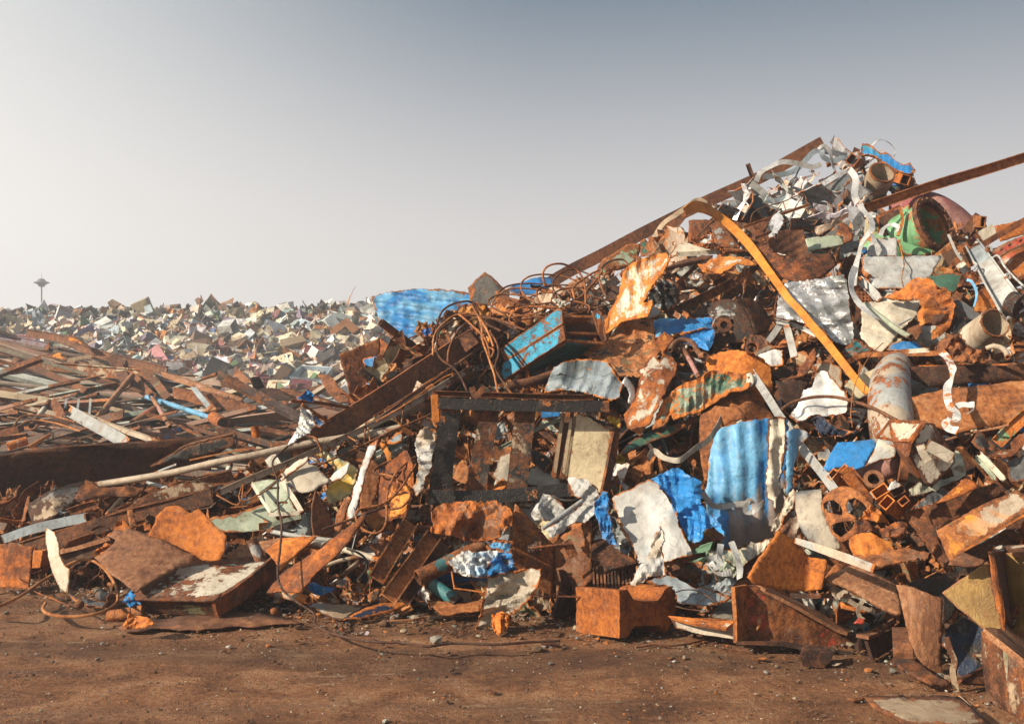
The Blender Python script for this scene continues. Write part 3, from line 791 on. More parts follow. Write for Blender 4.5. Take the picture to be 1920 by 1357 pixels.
for px, py, me, loc, rot, s, t, n_, k in vis[:270]:
    band = 'along the top of' if py < interp(px, MID.crest) + 35 else 'high in' if py < interp(px, MID.crest) + 80 else 'halfway down' if py < interp(px, MID.crest) + 130 else 'low in'
    xs = 'at the left edge' if px < 60 else 'left of the upright pipe' if px < 170 else 'around the upright pipe' if px < 260 else 'near the blue pipe' if px < 400 else 'right of the blue pipe' if px < 520 else 'toward the white cloth'
    DESC.append([place(me.name.split('.')[0], me, loc, rot, s, vary(t[1], rm), '%s %s %s the beam pile %s' % (t[0], n_, band, xs), 'beam' if 'beam' in n_ else 'pipe' if n_ in ('pipe', 'thin rod') else 'bar', 'long bars and beams in the middle pile'), px, py, t[0] + ' ' + n_, 'in the beam pile'])
settle(DESC)
stuff_mesh('loose_bars', [(k, loc, rot, s, vary(t[1], rm)) for px, py, me, loc, rot, s, t, n_, k in mids if (px, py, me, loc, rot, s, t, n_, k) not in vis[:270]],
           [m[3] for m in MIDM], M('ATTR', .3, 'b'), 'mass of long rusty bars and rods filling the beam pile', 'scrap')
# ------------------------------------------------------------------ middle pile: pieces one can pick out
MK = dict(mound=MID)
bar('beam', 'long pinkish brown beam|sloping down right along the top of the beam pile', 'beam', 'A', [(200, 495), (430, 535), (700, 640), (960, 710), (1250, 780)], 'I', 62, M('rustp', .6, 'p'), d=.9, h=30, **MK)
bar('beam', 'purple tinted beam|lying at the left edge of the beam pile', 'beam', 'A', [(-120, 480), (120, 550), (370, 600)], 'I', 62, M('purple', .35, 'b'), d=.9, h=30, **MK)
bar('i_beam', 'tan I-beam with a slot|lying level across the beam pile', 'beam', 'A', [(240, 740), (640, 775), (1110, 815)], 'I', 88, M('tan', .5, 'b'), d=1.1, h=40, **MK)
bar('plank', 'dark brown plank|slanting down right over the tan I-beam', 'plank', 'A', [(100, 700), (360, 800), (650, 930)], 'solid', 50, RD(), d=1.5, h=14, **MK)
bar('flat_bar', 'dark flat bar|leaning steeply beside the upright rusty pipe', 'bar', 'A', [(825, 670), (900, 780), (965, 905)], 'solid', 74, RD(), d=1.5, h=10, **MK)
bar('flat_bar', 'dark olive flat bar|leaning right of the upright rusty pipe', 'bar', 'A', [(1075, 760), (1160, 860), (1255, 985)], 'solid', 62, M('olive', .6, 'd'), d=1.6, h=10, **MK)
bar('flat_bar', 'dark bar|running down right from the top of the upright rusty pipe', 'bar', 'A', [(1000, 815), (1060, 890), (1130, 960)], 'solid', 56, RD(), d=1.4, h=10, **MK)
bar('rusty_pipe', 'upright rusty pipe|leaning right in the middle of the beam pile', 'pipe', 'A', [(725, 1135), (990, 815)], 'pipe', 46, M('rustp', .75, 'p'), d=1.9, **MK)
bar('blue_pipe', 'bright blue pipe|sloping down right in the beam pile', 'pipe', 'A', [(1085, 970), (1340, 1050), (1600, 1140)], 'pipe', 38, M('lblue', .12, 'b'), d=2.1, **MK)
bar('pipe_ring', 'short open rusty pipe end|at the lower end of the bright blue pipe', 'pipe', 'A', [(1598, 1128), (1672, 1172, -.25)], 'pipe', 92, RO(), d=2.3, k=2, **MK)
bar('red_pipe', 'faded red pipe|with an open end in the beam pile', 'pipe', 'A', [(1000, 1180, .3), (1160, 1075)], 'pipe', 78, M('red', .45, 'p'), d=2.2, k=2, **MK)
bar('pipe', 'thin pink pipe|standing right of the faded red pipe', 'pipe', 'A', [(1145, 985), (1275, 1200)], 'pipe', 34, M('pink', .4, 'p'), d=2.4, k=2, **MK)
disc('pipe_flange', 'A', (1140, 965), 28, .06, (.2, -1, .45), RP(), None, d=2.45, hollow=.55, label='small rusty ring flange|at the top of the thin pink pipe', cat='flange', **MK)
bar('blue_bar', 'blue painted flat bar|lying below the faded red pipe', 'bar', 'A', [(1190, 1290), (1395, 1190)], 'solid', 40, M('blue', .45, 'p'), d=2.5, h=12, **MK)
bar('channel', 'grey channel bar|slanting down right at the foot of the beam pile', 'bar', 'A', [(510, 1075), (720, 1190), (950, 1320)], 'C', 88, M('grey', .3, 'b'), d=2.6, h=20, **MK)
bar('angle_bar', 'pale brown angle bar|beside the grey channel bar', 'bar', 'A', [(640, 1110), (860, 1200), (1180, 1310)], 'L', 42, M('beige', .35, 'b'), d=2.6, h=30, **MK)
sheet('plate', 'dusty pink plate|with torn upper edge right of the beam pile', 'plate', 'A', [(1200, 785), (1290, 800), (1830, 985), (1800, 1005), (1480, 920), (1290, 850), (1230, 830)], M('pink', .35, 'p'), d=1.3, tilt=(-.2, .8), **MK)
sheet('plate', 'wide brown plate|lying under the dusty pink plate', 'plate', 'A', [(1290, 900), (1480, 920), (1916, 1040), (1916, 1110), (1600, 1060), (1300, 980)], M('rustp', .7, 'b'), d=1.5, tilt=(-.2, .9), **MK)
bar('white_pipe', 'dirty white pipe stub|leaning left low in the beam pile', 'pipe', 'A', [(235, 1190), (370, 1010)], 'pipe', 42, M('pcream', .3, 'b'), d=2.3, k=2, **MK)
bar('angle_bar', 'rusty angle piece|leaning on the dirty white pipe stub', 'bar', 'A', [(385, 1000), (470, 1120)], 'L', 62, RB(), d=2.4, h=40, **MK)
bar('flat_bar', 'steel grey flat bar|leaning on the wide brown plate', 'bar', 'A', [(1435, 890), (1575, 1065)], 'solid', 38, M('steelblue', .2, 'b'), d=2.2, h=8, **MK)
sheet('plate', 'light orange plate|lying on top of the beam pile at the left', 'plate', 'A', [(285, 665), (450, 635), (465, 665), (520, 675), (500, 705), (400, 690)], M('orange', .3, 'b'), d=1.4, tilt=(0, 1.5), **MK)
sheet('plate', 'thin orange pointed plate|propped on the long pinkish brown beam', 'plate', 'A', [(470, 510), (560, 515), (705, 620), (640, 600), (520, 560)], M('orange', .3, 'b'), d=1.4, tilt=(0, 1.2), **MK)
bar('flat_bar', 'light tan bar|pointing up left over the dark gap in the beam pile', 'bar', 'A', [(500, 700), (705, 665)], 'solid', 26, M('tan', .2, 'b'), d=1.7, h=12, **MK)
for i, (x, y0, y1) in enumerate([(490, 990, 1060), (583, 990, 1095), (672, 990, 1120)]):
    bar('white_post', ['short white post|leftmost of three in a row in the beam pile', 'middle white post|of three in a row in the beam pile', 'tallest white post|rightmost of three in a row in the beam pile'][i], 'post', 'A', [(x + 5, y0), (x - 6, y1)], 'solid', 16, M('lgrey', .05, 'b'), d=2.5, h=10, grp='row of white posts in the beam pile', **MK)
bar('pipe', 'orange brown pipe|lying at the lower left of the beam pile', 'pipe', 'A', [(215, 1350), (375, 1255)], 'pipe', 26, RO(), d=2.6, k=2, **MK)
bar('pipe', 'fat orange and white pipe stub|at the lower left corner of the beam pile', 'pipe', 'A', [(60, 1345, .2), (200, 1300)], 'pipe', 66, M('pcream', .5, 'o'), d=2.7, k=2, **MK)
for i, (q, w) in enumerate([([(100, 1190), (180, 1115), (400, 1120), (560, 1160)], 16), ([(120, 1200), (240, 1150), (420, 1170), (600, 1230)], 14)]):
    bar('bent_rod', ['upper bent brown rod|curving over the left of the beam pile', 'lower bent brown rod|curving over the left of the beam pile'][i], 'rod', 'A', q, 'rod', w, RB(), d=2.6, **MK)
sheet('plate', 'dark upright plate|standing near the foot of the far heap', 'plate', 'B', [(272, 830), (345, 820), (388, 905), (305, 920)], RD(), d=1.6, tilt=(.5, .1), **MK)
sheet('folded_plate', 'dark red folded plate|leaning left of the bent rust bucket plate', 'plate', 'B', [(778, 808), (870, 805), (930, 880), (1010, 960), (1020, 1010), (930, 1010), (870, 960)], M('rustd', .7, 'b'), d=1.6, tilt=(-.3, .4), folds=[((930, 880), (870, 920), .8)], **MK)
sheet('plate', 'dark brown flat plate|lying below the dark upright plate', 'plate', 'B', [(240, 905), (440, 905), (640, 970), (640, 1010), (400, 985), (250, 940)], RD(), d=1.5, tilt=(0, 1), **MK)
sheet('plate', 'tan plate|sloping down behind the crumpled white cloth', 'plate', 'B', [(450, 910), (560, 905), (760, 960), (1000, 1040), (1050, 1090), (900, 1070), (640, 980)], M('tan', .4, 'b'), d=1.5, tilt=(0, 1), **MK)

# ------------------------------------------------------------------ front heap, left part
t = group_empty('girder', 'huge dark steel girder|standing on edge at the left of the front heap', 'girder', 'C', (500, 350), d=-1.2)
sheet('web', None, None, 'C', [(-200, 205), (0, 182), (400, 130), (740, 112), (1150, 84), (1480, 48), (1490, 110), (1240, 260), (900, 420), (560, 640), (330, 760), (-200, 820)], M('rustd', .55, 'd', rough=.7), Y=10.1, d=0, tilt=(.30, -.55), thick=.02, jag=.2, parent=t)
bar('flange', None, None, 'C', [(-200, 196), (0, 178), (400, 126), (740, 106), (1150, 78), (1480, 44)], 'solid', 9, RB(), Y=10.0, d=.12, h=60, parent=t)
t = group_empty('stiffened_beam', 'black beam end with upright stiffeners|in front of the huge dark steel girder', 'beam', 'C', (1250, 150), d=.1)
sheet('web', None, None, 'C', [(960, 255), (1100, 175), (1200, 118), (1480, 60), (1505, 120), (1300, 175), (1210, 200)], M('black', .2, 'd'), Y=9.6, d=0, tilt=(.1, .2), parent=t)
bar('flange', None, None, 'C', [(960, 248), (1100, 170), (1200, 110), (1490, 40)], 'solid', 9, M('rustp', .5, 'p'), Y=9.5, d=0, h=36, parent=t)
bar('flange', None, None, 'C', [(1210, 210), (1330, 185), (1520, 150), (1625, 130)], 'solid', 10, RB(), Y=9.4, d=0, h=40, parent=t)
for q in ((1275, 105), (1500, 50)):
    bar('stiffener', None, None, 'C', [q, (q[0] + 12, q[1] + 80)], 'solid', 12, M('char', .3, 'd'), Y=9.5, d=0, h=30, parent=t)
bar('long_pipe', 'long pale brown pipe|crossing the left part of the front heap', 'pipe', '', [(177, 910), (240, 900), (330, 884), (400, 868), (480, 852), (560, 835), (640, 822), (735, 811)], 'pipe', 13, M('beige', .28, 'b'), d=.55, k=5, smooth=True)
bar('pipe_stub', None, None, 'C', [(722, 352), (716, 344, -.06)], 'pipe', 34, RB(), d=.55, parent=None) if False else None
sheet('channel_flap', 'rusty channel end|under the left tip of the long pale brown pipe', 'channel', 'C', [(545, 335), (605, 355), (640, 385), (860, 375), (940, 360), (880, 440), (700, 440), (520, 465), (470, 455)], RB(), d=.42, tilt=(.2, .8), folds=[((545, 340), (470, 455), -.8)], cr=.02)
bar('pipe', 'grey brown pipe stub|reaching down from the long pale brown pipe', 'pipe', 'C', [(860, 372, .0), (770, 460), (680, 560, .1)], 'pipe', 30, M('tan', .35, 'b'), d=.40, k=3)
bar('pipe', 'thin pale pipe|running down right under the long pale brown pipe', 'pipe', 'C', [(925, 352), (1070, 390)], 'pipe', 24, M('grey', .2, 'b'), d=.38, k=2)
bar('pipe', 'thin grey pipe|rising right behind the long pale brown pipe', 'pipe', 'C', [(985, 295), (1125, 240)], 'pipe', 18, M('grey', .2, 'b'), d=.3, k=2)
sheet('bracket_plate', 'dark folded bracket with a pale patch|near the huge girder foot', 'bracket', 'C', [(170, 492), (325, 400), (540, 342), (520, 390), (480, 480), (380, 560), (270, 612), (200, 625)], M('dgrey', .45, 'd', two='tan'), d=.25, tilt=(.3, .6), folds=[((335, 395), (345, 560), .7)], cr=.02)
bar('rusty_bar', 'brown bar|lying below the rusty channel end', 'bar', 'C', [(440, 545), (560, 505), (700, 470), (860, 400)], 'L', 56, M('rustp', .6, 'b'), d=.25, h=30)
bar('box_beam', 'smooth grey box beam|sloping down left at the heap edge', 'beam', 'C', [(25, 710), (210, 650), (420, 600), (560, 575)], 'box', 56, M('steelblue', .18, 'b', rough=.5), d=.42, h=40)
t = group_empty('long_i_beam', 'long rusty I-beam|running down left behind the two-lobed rust sheet', 'beam', 'C', (700, 600), d=.3)
bar('web', None, None, 'C', [(60, 830), (330, 735), (600, 640), (820, 560), (1100, 500), (1350, 440)], 'solid', 100, M('rustd', .7, 'd'), d=.32, h=8, parent=t)
bar('flange', None, None, 'C', [(90, 745), (330, 672), (560, 600), (820, 522), (1100, 455), (1335, 392)], 'solid', 8, M('rustp', .6, 'b'), d=.36, h=70, parent=t)
sheet('end_plate', None, None, 'C', [(810, 530), (845, 525), (880, 640), (825, 640)], M('slate', .4, 'b'), d=.42, tilt=(.3, .5), parent=t)
t = group_empty('patchy_beam', 'shorter beam with patchy cream and rust web|above the long rusty I-beam', 'beam', 'C', (1100, 430), d=.3)
bar('web', None, None, 'C', [(720, 560), (900, 490), (1150, 400), (1480, 310)], 'solid', 74, M('tan', .55, 'b', scale=2), d=.34, h=8, parent=t)
bar('flange', None, None, 'C', [(740, 520), (900, 450), (1150, 350), (1470, 270)], 'solid', 8, RB(), d=.38, h=40, parent=t)
bar('end_curl', None, None, 'C', [(1420, 380), (1500, 345)], 'solid', 26, M('rustp', .5, 'p'), d=.42, h=18, parent=t)
bar('beam', 'lower brown beam with a lit top flange|behind the white curled strip', 'beam', 'C', [(385, 850), (560, 790), (740, 735)], 'C', 110, RD(), d=.38, h=40)
bar('flat_bar', 'brown strip painted as lit flange|on the lower brown beam', 'bar', 'C', [(380, 798), (540, 755), (700, 705)], 'solid', 26, RP(), d=.62, h=12)  # the beam's lit top flange, put in as a lighter coloured strip
sheet('plate', 'bright rust plate|at the left edge of the ground', 'plate', 'C', [(-60, 738), (60, 745), (212, 762), (196, 900), (180, 1025), (60, 1022), (-60, 1020)], RO(), d=.15, tilt=(-.3, .15), cr=.01)
sheet('block', 'small orange block|on the edge of the bright rust plate', 'block', 'C', [(182, 796), (268, 790), (255, 893), (178, 897)], RO(), d=.38, tilt=(-.3, .2), ext=(.02, .10, .0))
sheet('curled_strip', 'white curled strip|standing left of the two-lobed rust sheet', 'strip', 'C', [(292, 643), (345, 668), (372, 745), (378, 820), (410, 882), (440, 902), (436, 965), (428, 1062), (378, 1025), (330, 920), (305, 820), (290, 720)], M('pcream', .05, 'b'), d=.62, tilt=(-1.0, .3), bend=(2.0, .35), er=.5, smooth=True)
sheet('gutter_strip', 'dark grey gutter strip|lying inside the thick cable loop', 'strip', 'C', [(425, 1050), (500, 1085), (600, 1105), (700, 1110), (660, 1145), (560, 1140), (470, 1100)], M('dgrey', .2, 'b'), d=.20, tilt=(0, 2.2))
big = group_empty('lobed_sheet', 'two-lobed rust sheet|bent like a saddle at the left of the heap', 'sheet', 'C', (900, 800), d=.6)
sheet('lower_lobe', None, None, 'C', [(600, 832), (660, 795), (725, 740), (735, 715), (690, 690), (740, 650), (795, 668), (800, 640), (950, 680), (1100, 750), (1290, 850), (1150, 882), (980, 975), (865, 1050), (780, 985), (700, 935), (650, 880)], M('rustp', .88, 'p', rough=.7), d=.62, tilt=(-.1, 1.3), bend=(.55, .3), cr=.015, parent=big, smooth=True)
sheet('upper_lobe', None, None, 'C', [(935, 690), (985, 610), (990, 570), (1050, 510), (1130, 500), (1175, 520), (1210, 548), (1262, 520), (1310, 570), (1380, 640), (1438, 690), (1430, 770), (1395, 845), (1290, 850), (1190, 790), (1060, 735)], M('rust', .95, 'o', rough=.7), d=.60, tilt=(-.2, .35), bend=(-.5, .2), cr=.02, parent=big, smooth=True)
sheet('torn_flake', 'small torn rust flake|caught on the left edge of the two-lobed rust sheet', 'flake', 'C', [(590, 810), (640, 770), (670, 735), (700, 745), (730, 765), (690, 800), (600, 835)], RO(), d=.75, cr=.06, cs=.06)
slab = group_empty('thick_slab', 'thick slab with flaking cream paint on top|lying on the ground', 'slab', 'C', (1200, 990), d=.7)
poly3('top_face', None, None, '', [(239, 1124, -.10), (340, 1057, .35), (480, 1045, .42), (522, 1050, .40), (400, 1127, -.28)], [(0, 1, 2, 3, 4)], M('pcream', .44, 'o', scale=1.6), Y=7.15, d=0, thick=.02, cuts=6, parent=slab, smooth=True)
poly3('side_face', None, None, '', [(400, 1128, -.27), (460, 1085, 0), (512, 1043, .40), (524, 1072, .42), (462, 1118, .02), (408, 1156, -.22)], [(0, 1, 2, 3, 4, 5)], M('rust', .9, 'o', two='grey'), Y=7.15, d=0, thick=.03, cuts=5, jit=.015, parent=slab)
poly3('front_face', None, None, '', [(262, 1124, -.08), (400, 1128, -.26), (408, 1152, -.2), (280, 1147, -.02)], [(0, 1, 2, 3)], M('olive', .6, 'b'), Y=7.18, d=0, thick=.03, cuts=4, parent=slab)
bar('tube_stub', None, None, '', [(472, 1010), (488, 1050)], 'pipe', 20, M('lgrey', .2, 'p'), Y=7.3, d=.05, parent=slab, k=2)
sheet('ground_strip', 'long flat rust strip|lying on the dirt under the thick slab', 'strip', '', [(221, 1177), (240, 1162), (300, 1160), (360, 1152), (420, 1146), (480, 1146), (540, 1158), (570, 1168), (500, 1170), (430, 1173), (370, 1180), (300, 1176), (240, 1182)], RP(), d=.06, tilt=(0, 3.2), cr=.02, cs=.5)
sheet('crumpled_flake', 'crumpled rust flake|at the left end of the long flat rust strip', 'flake', 'C', [(780, 1265), (800, 1230), (822, 1190), (880, 1200), (960, 1220), (975, 1250), (900, 1275), (830, 1285)], RO(), d=.25, tilt=(-.4, .8), cr=.07, cs=.10)
cyl = group_empty('banded_cylinder', 'short banded cylinder|rust and white, lying on the dirt by the cable loop', 'cylinder', 'C', (800, 1190), d=.3)
for i, (a, b, mm) in enumerate([(690, 740, M('pcream', .3, 'o')), (740, 790, RB()), (790, 840, M('lgrey', .25, 'b')), (840, 880, RB()), (880, 912, M('pcream', .3, 'b'))]):
    bar('band', None, None, 'C', [(a, 1206 - (a - 690) * .16), (b, 1206 - (b - 690) * .16)], 'rod' if False else 'pipe', 78 - (i % 2) * 3, mm, Y=7.05, d=0, k=1, parent=cyl, t=.04)
bar('tube', 'short dark grey tube|lying inside the cable loop', 'tube', 'C', [(635, 1070, .15), (712, 1090)], 'pipe', 60, M('dgrey', .12, 'p'), d=.35, k=2, t=.028)
def ball(name, label, z, p, r, mat, d):
    q = tp(z, p); Yy = FRONT.depth(*q) - d; rr = r / ZM[z][2] / F * Yy; c = P(q[0], q[1], Yy)
    bm = bmesh.new(); bmesh.ops.create_icosphere(bm, subdivisions=3, radius=rr)
    for v in bm.verts: v.co += noise.noise_vector(v.co * 30) * rr * .06
    me = bpy.data.meshes.new(name); bm.to_mesh(me); bm.free(); tag(link(name, me, mat, c), reg(label, *q), 'ball')
ball('steel_ball', 'rusty steel ball|near the white curled strip on the ground', 'C', (505, 1130), 30, RD(), .3)
ball('steel_ball', 'small round rusty ball|between the thick slab and the blue-grey sheet', 'D', (385, 1178), 30, RB(), .12)
CAB = RB(scale=3)
bar('thick_cable', 'thick rusty cable|looping over the dirt at the left edge', 'cable', 'C', [(-120, 1165), (0, 1140, -.2), (150, 1060, -.2), (300, 960, -.2), (450, 870, -.1), (560, 845), (650, 890), (720, 980), (752, 1080, -.05), (720, 1140, -.1), (620, 1185, -.05), (480, 1205), (340, 1195), (275, 1165), (290, 1120, .1)], 'rod', 20, M('rust', .8, 'b', scale=4), d=.35, k=6)
bar('wire', 'thin orange wire|sticking up from the dirt at the left', 'wire', 'C', [(18, 830, -.1), (100, 945, -.1), (200, 1035), (330, 1090), (440, 1142)], 'rod', 8, RO(), d=.5, k=5)
sheet('blue_scrap', 'small bright blue scrap|between the short dark tube and the thick slab', 'scrap', 'C', [(778, 1112), (800, 1070), (830, 1040), (862, 1072), (850, 1095), (892, 1130), (830, 1142)], M('blue', .02, 'b'), d=.45, cr=.06, cs=.08)
bar('black_cable', 'long dark cable|hanging down the heap and trailing right over the dirt', 'cable', '', [(590, 830), (572, 818), (553, 826), (526, 848), (511, 868), (520, 903), (521, 947), (528, 983), (525, 1030), (520, 1071), (527, 1101), (553, 1125), (589, 1150), (590, 1168), (608, 1181), (650, 1194), (700, 1203), (760, 1205), (800, 1211), (850, 1205), (930, 1208), (1000, 1203), (1050, 1200)], 'rod', 4.6, M('rustd', .5, 'd'), d=.30, k=5, mound=Mound([(x, y - .75 if x < 600 else y) for x, y in FRONT.foot], FRONT.crest, .70))
sheet('orange_sheet', 'flat orange brown sheet|behind the vertical stub of the slab', 'sheet', 'D', [(335, 790), (380, 745), (440, 705), (560, 695), (655, 698), (600, 745), (560, 780), (425, 915), (390, 850)], RO(), d=.40, tilt=(-.3, 1.2), cr=.02)
sheet('curved_strip', 'wide curved orange strip|sweeping down left to the ground', 'strip', 'D', [(338, 1055), (420, 945), (520, 870), (600, 820), (690, 770), (770, 700), (850, 640), (910, 605), (960, 530), (978, 560), (950, 600), (905, 650), (870, 720), (800, 795), (740, 850), (640, 940), (545, 1055), (440, 1045)], M('rusto', .85, 'o', rough=.8), d=.50, tilt=(-.5, 1.0), bend=(.3, .25), er=.5, smooth=True)
sheet('rust_sheet', 'brown torn sheet|behind the thick slab', 'sheet', 'D', [(40, 830), (170, 745), (200, 750), (420, 705), (430, 740), (330, 800), (330, 840), (150, 850)], RP(), d=.30, tilt=(-.2, 1.0), cr=.03)
bar('pipe', 'orange pipe end|under the wide curved orange strip', 'pipe', 'D', [(360, 1055, .3), (480, 1075, .1), (604, 1100)], 'pipe', 52, M('beige', .5, 'o'), d=.40, k=3)
bar('pipe', 'pale pipe|running into the dark under the twin channels', 'pipe', 'D', [(600, 742, .1), (720, 752), (900, 800), (1060, 850)], 'pipe', 38, M('pcream', .35, 'o'), d=.38, k=3)
bar('pipe', 'small brown pipe with open end|in the dark hollow', 'pipe', 'D', [(812, 955), (955, 832, .25)], 'pipe', 32, M('beige', .4, 'p'), d=.50, k=2)
bar('pipe', 'grey brown pipe|lying behind the wide curved orange strip', 'pipe', 'D', [(700, 892), (800, 852), (935, 825)], 'pipe', 26, M('beige', .4, 'p'), d=.34, k=2)
bar('pipe', 'pale grey pipe|above the flat orange brown sheet', 'pipe', 'D', [(345, 662), (500, 690), (640, 712), (820, 730)], 'pipe', 30, M('lgrey', .25, 'b'), d=.30, k=2)
sheet('flat_sheet', 'blue-grey sheet|lying flat on the ground in front of the hollow', 'sheet', 'D', [(590, 1125), (680, 1112), (770, 1120), (965, 1140), (900, 1185), (825, 1225), (760, 1215), (680, 1170)], M('tan', .15, 'b', two='steelblue'), d=.10, tilt=(0, 2.8))
sheet('flat_sheet', 'dark raised flap|right of the blue-grey sheet', 'sheet', 'D', [(825, 1226), (965, 1150), (1080, 1118), (1240, 1112), (1245, 1122), (1130, 1175), (980, 1210)], M('navy', .3, 'o'), d=.16, tilt=(.3, 1.4))
sheet('blue_scrap', 'bright blue crumpled foil|in the dark hollow', 'scrap', 'D', [(590, 1020), (610, 985), (650, 990), (700, 1022), (772, 1025), (740, 1055), (690, 1070), (630, 1050)], M('blue', .03, 'b', rough=.35), d=.45, cr=.09, cs=.09)
bar('i_beam', 'steep rusty channel with teal paint flakes|leaning right', 'beam', 'D', [(1035, 965), (1250, 610, .12)], 'C', 106, M('rustd', .6, 'b', two='teal', scale=2), d=.62, h=34, k=8)
bar('i_beam', 'steep rusty channel|right next to the one with teal flakes', 'beam', 'D', [(1110, 1090), (1395, 700, .15)], 'I', 110, M('rust', .8, 'b'), d=.60, h=60, k=8)
bar('i_beam', 'third dark channel|behind the two steep rusty channels', 'beam', 'D', [(1200, 1110), (1470, 740, .15)], 'C', 90, M('teal', .7, 'd'), d=.38, h=30, k=6)
sheet('pale_plate', 'wide grey-green plate|lying behind the two-lobed rust sheet', 'plate', 'D', [(-60, 590), (0, 570), (130, 555), (320, 490), (400, 560), (425, 625), (370, 655), (120, 670), (0, 665)], M('pgreen', .15, 'b', rough=.6), d=.2, tilt=(0, 1.0), cr=.01)
pn = group_empty('slotted_panel', 'pale green slotted metal panel|left of the tan bent casing', 'panel', 'D', (400, 450), d=.4)
sheet('face', None, None, 'D', [(243, 355), (330, 338), (420, 332), (470, 420), (500, 480), (560, 570), (460, 565), (365, 545), (300, 440)], M('pgreen', .08, 'b', rough=.4), d=.40, tilt=(-.4, .8), parent=pn,
      holes=[[(340, 385), (420, 380), (424, 392), (345, 398)], [(390, 475), (470, 472), (475, 486), (395, 488)]])
bar('rim', None, None, 'D', [(243, 358), (300, 450), (365, 548)], 'L', 18, M('pcream', .1, 'b'), d=.62, h=14, parent=pn)
cs_ = group_empty('bent_casing', 'tan bent casing with a cream frame|at the end of the slotted panel', 'casing', 'D', (580, 320), d=.7)
sheet('cover', None, None, 'D', [(425, 330), (500, 265), (590, 190), (612, 235), (662, 250), (700, 300), (745, 345), (690, 365), (645, 400), (560, 420), (500, 385), (440, 345)], M('paper', .05, 'b', rough=.6), d=.75, tilt=(-.2, .9), bend=(.6, .8), cr=.02, parent=cs_, smooth=True)
bar('frame', None, None, 'D', [(440, 345), (500, 440), (565, 548)], 'box', 32, M('pcream', .12, 'b'), d=.80, h=20, parent=cs_)
bar('frame', None, None, 'D', [(350, 556), (450, 552), (560, 545)], 'box', 24, M('pcream', .12, 'b'), d=.80, h=20, parent=cs_)
bar('frame', None, None, 'D', [(370, 622), (470, 590), (560, 572)], 'box', 26, M('pgreen', .12, 'b'), d=.78, h=20, parent=cs_)
sheet('lip', None, None, 'D', [(425, 300), (520, 225), (600, 185), (600, 215), (520, 280), (440, 335)], M('pcream', .1, 'b'), d=.80, tilt=(-.5, .5), parent=cs_)
sheet('white_curl', 'white bent flap|right of the tan bent casing', 'flap', 'D', [(722, 342), (770, 290), (815, 255), (868, 225), (850, 290), (810, 330), (760, 347)], M('white', .05, 'b'), d=.75, tilt=(-.5, .8), bend=(2, 0), smooth=True)
sheet('gold_panel', 'yellowish ribbed panel|between the white bent flap and the blue leaning strip', 'panel', 'D', [(650, 165), (720, 155), (830, 215), (922, 262), (910, 315), (880, 420), (730, 500), (720, 400), (800, 330), (760, 240)], M('pgreen', .15, 'b', two='yellow', rough=.4), d=.42, tilt=(-.3, .8), ribs=(.8, .09, .008), cr=.03, cs=.1)
sheet('blue_strip', 'tall blue strip fading to white|leaning right', 'strip', 'D', [(848, 620), (852, 520), (880, 430), (912, 340), (945, 230), (980, 130), (1055, 72), (1030, 160), (972, 280), (945, 400), (905, 520), (870, 625)], M('lblue', .06, 'o', two='white'), d=.72, tilt=(-.4, .3), cr=.015)
sheet('dark_leaf', 'dark rust curved plate|in front of the blue leaning strip', 'plate', 'D', [(640, 690), (625, 600), (628, 500), (652, 405), (700, 470), (740, 550), (772, 650), (760, 690)], RD(), d=.62, tilt=(.6, .2), bend=(-1.5, 0), smooth=True)
sheet('dark_leaf', 'narrow rust blade|between the dark curved plate and the blue leaning strip', 'plate', 'D', [(755, 640), (790, 540), (830, 465), (882, 445), (850, 520), (830, 590), (800, 670)], RB(), d=.66, tilt=(-.4, .3), bend=(1, 0))
sheet('rust_sheet', 'maroon brown sheet|behind the blue leaning strip', 'sheet', 'D', [(945, 290), (985, 235), (1015, 210), (1055, 240), (1062, 320), (1040, 430), (1000, 520), (930, 530)], M('rustd', .8, 'b'), d=.50, tilt=(.2, .4), bend=(-.8, 0), cr=.02)
sheet('orange_sheet', 'bright orange bent sheet|behind the rope-like cable coil', 'sheet', 'D', [(1040, 450), (1060, 340), (1100, 245), (1150, 200), (1235, 150), (1270, 240), (1275, 380), (1250, 480), (1225, 570), (1120, 600), (1060, 560)], M('orange', .62, 'o'), d=.42, tilt=(-.6, .4), bend=(.8, .2), cr=.04, cs=.2, smooth=True)
sheet('orange_sheet', 'small orange curl|above the bright orange bent sheet', 'sheet', 'D', [(1045, 110), (1065, 97), (1105, 120), (1130, 165), (1132, 215), (1110, 225), (1085, 160)], RO(), d=.5, cr=.03, bend=(2, 1))
for i, (q, lb) in enumerate([([(1290, 200), (1210, 208), (1110, 225), (1045, 258), (1022, 285), (1060, 305), (1150, 300), (1240, 260), (1300, 210)], 'upper rusty cable loop|beside the pale torn rag'),
                         ([(1060, 300), (1140, 320), (1178, 370), (1150, 430), (1112, 475), (1130, 520), (1200, 510), (1250, 455), (1240, 420), (1150, 440), (1105, 500)], 'middle rusty cable loop|over the bright orange bent sheet'),
                         ([(1100, 505), (1000, 505), (925, 530), (908, 570), (930, 635), (1010, 675), (1075, 655), (1102, 580), (1105, 450), (1130, 350), (1180, 270), (1280, 190)], 'lower rusty cable loop|hanging below the bright orange bent sheet'),
                         ([(905, 560), (940, 520), (1050, 500), (1150, 440), (1235, 330), (1290, 240)], 'slack rusty cable|slanting up right through the cable loops')]):
    bar('cable_loop', lb, 'cable', 'D', q, 'rod', 15, CAB, d=.80 + .03 * i, k=6)
bar('rod', 'straight rusty rod|slanting through the lower cable loop', 'rod', 'D', [(690, 655), (900, 580), (1120, 500)], 'rod', 17, RB(), d=.85, k=2)
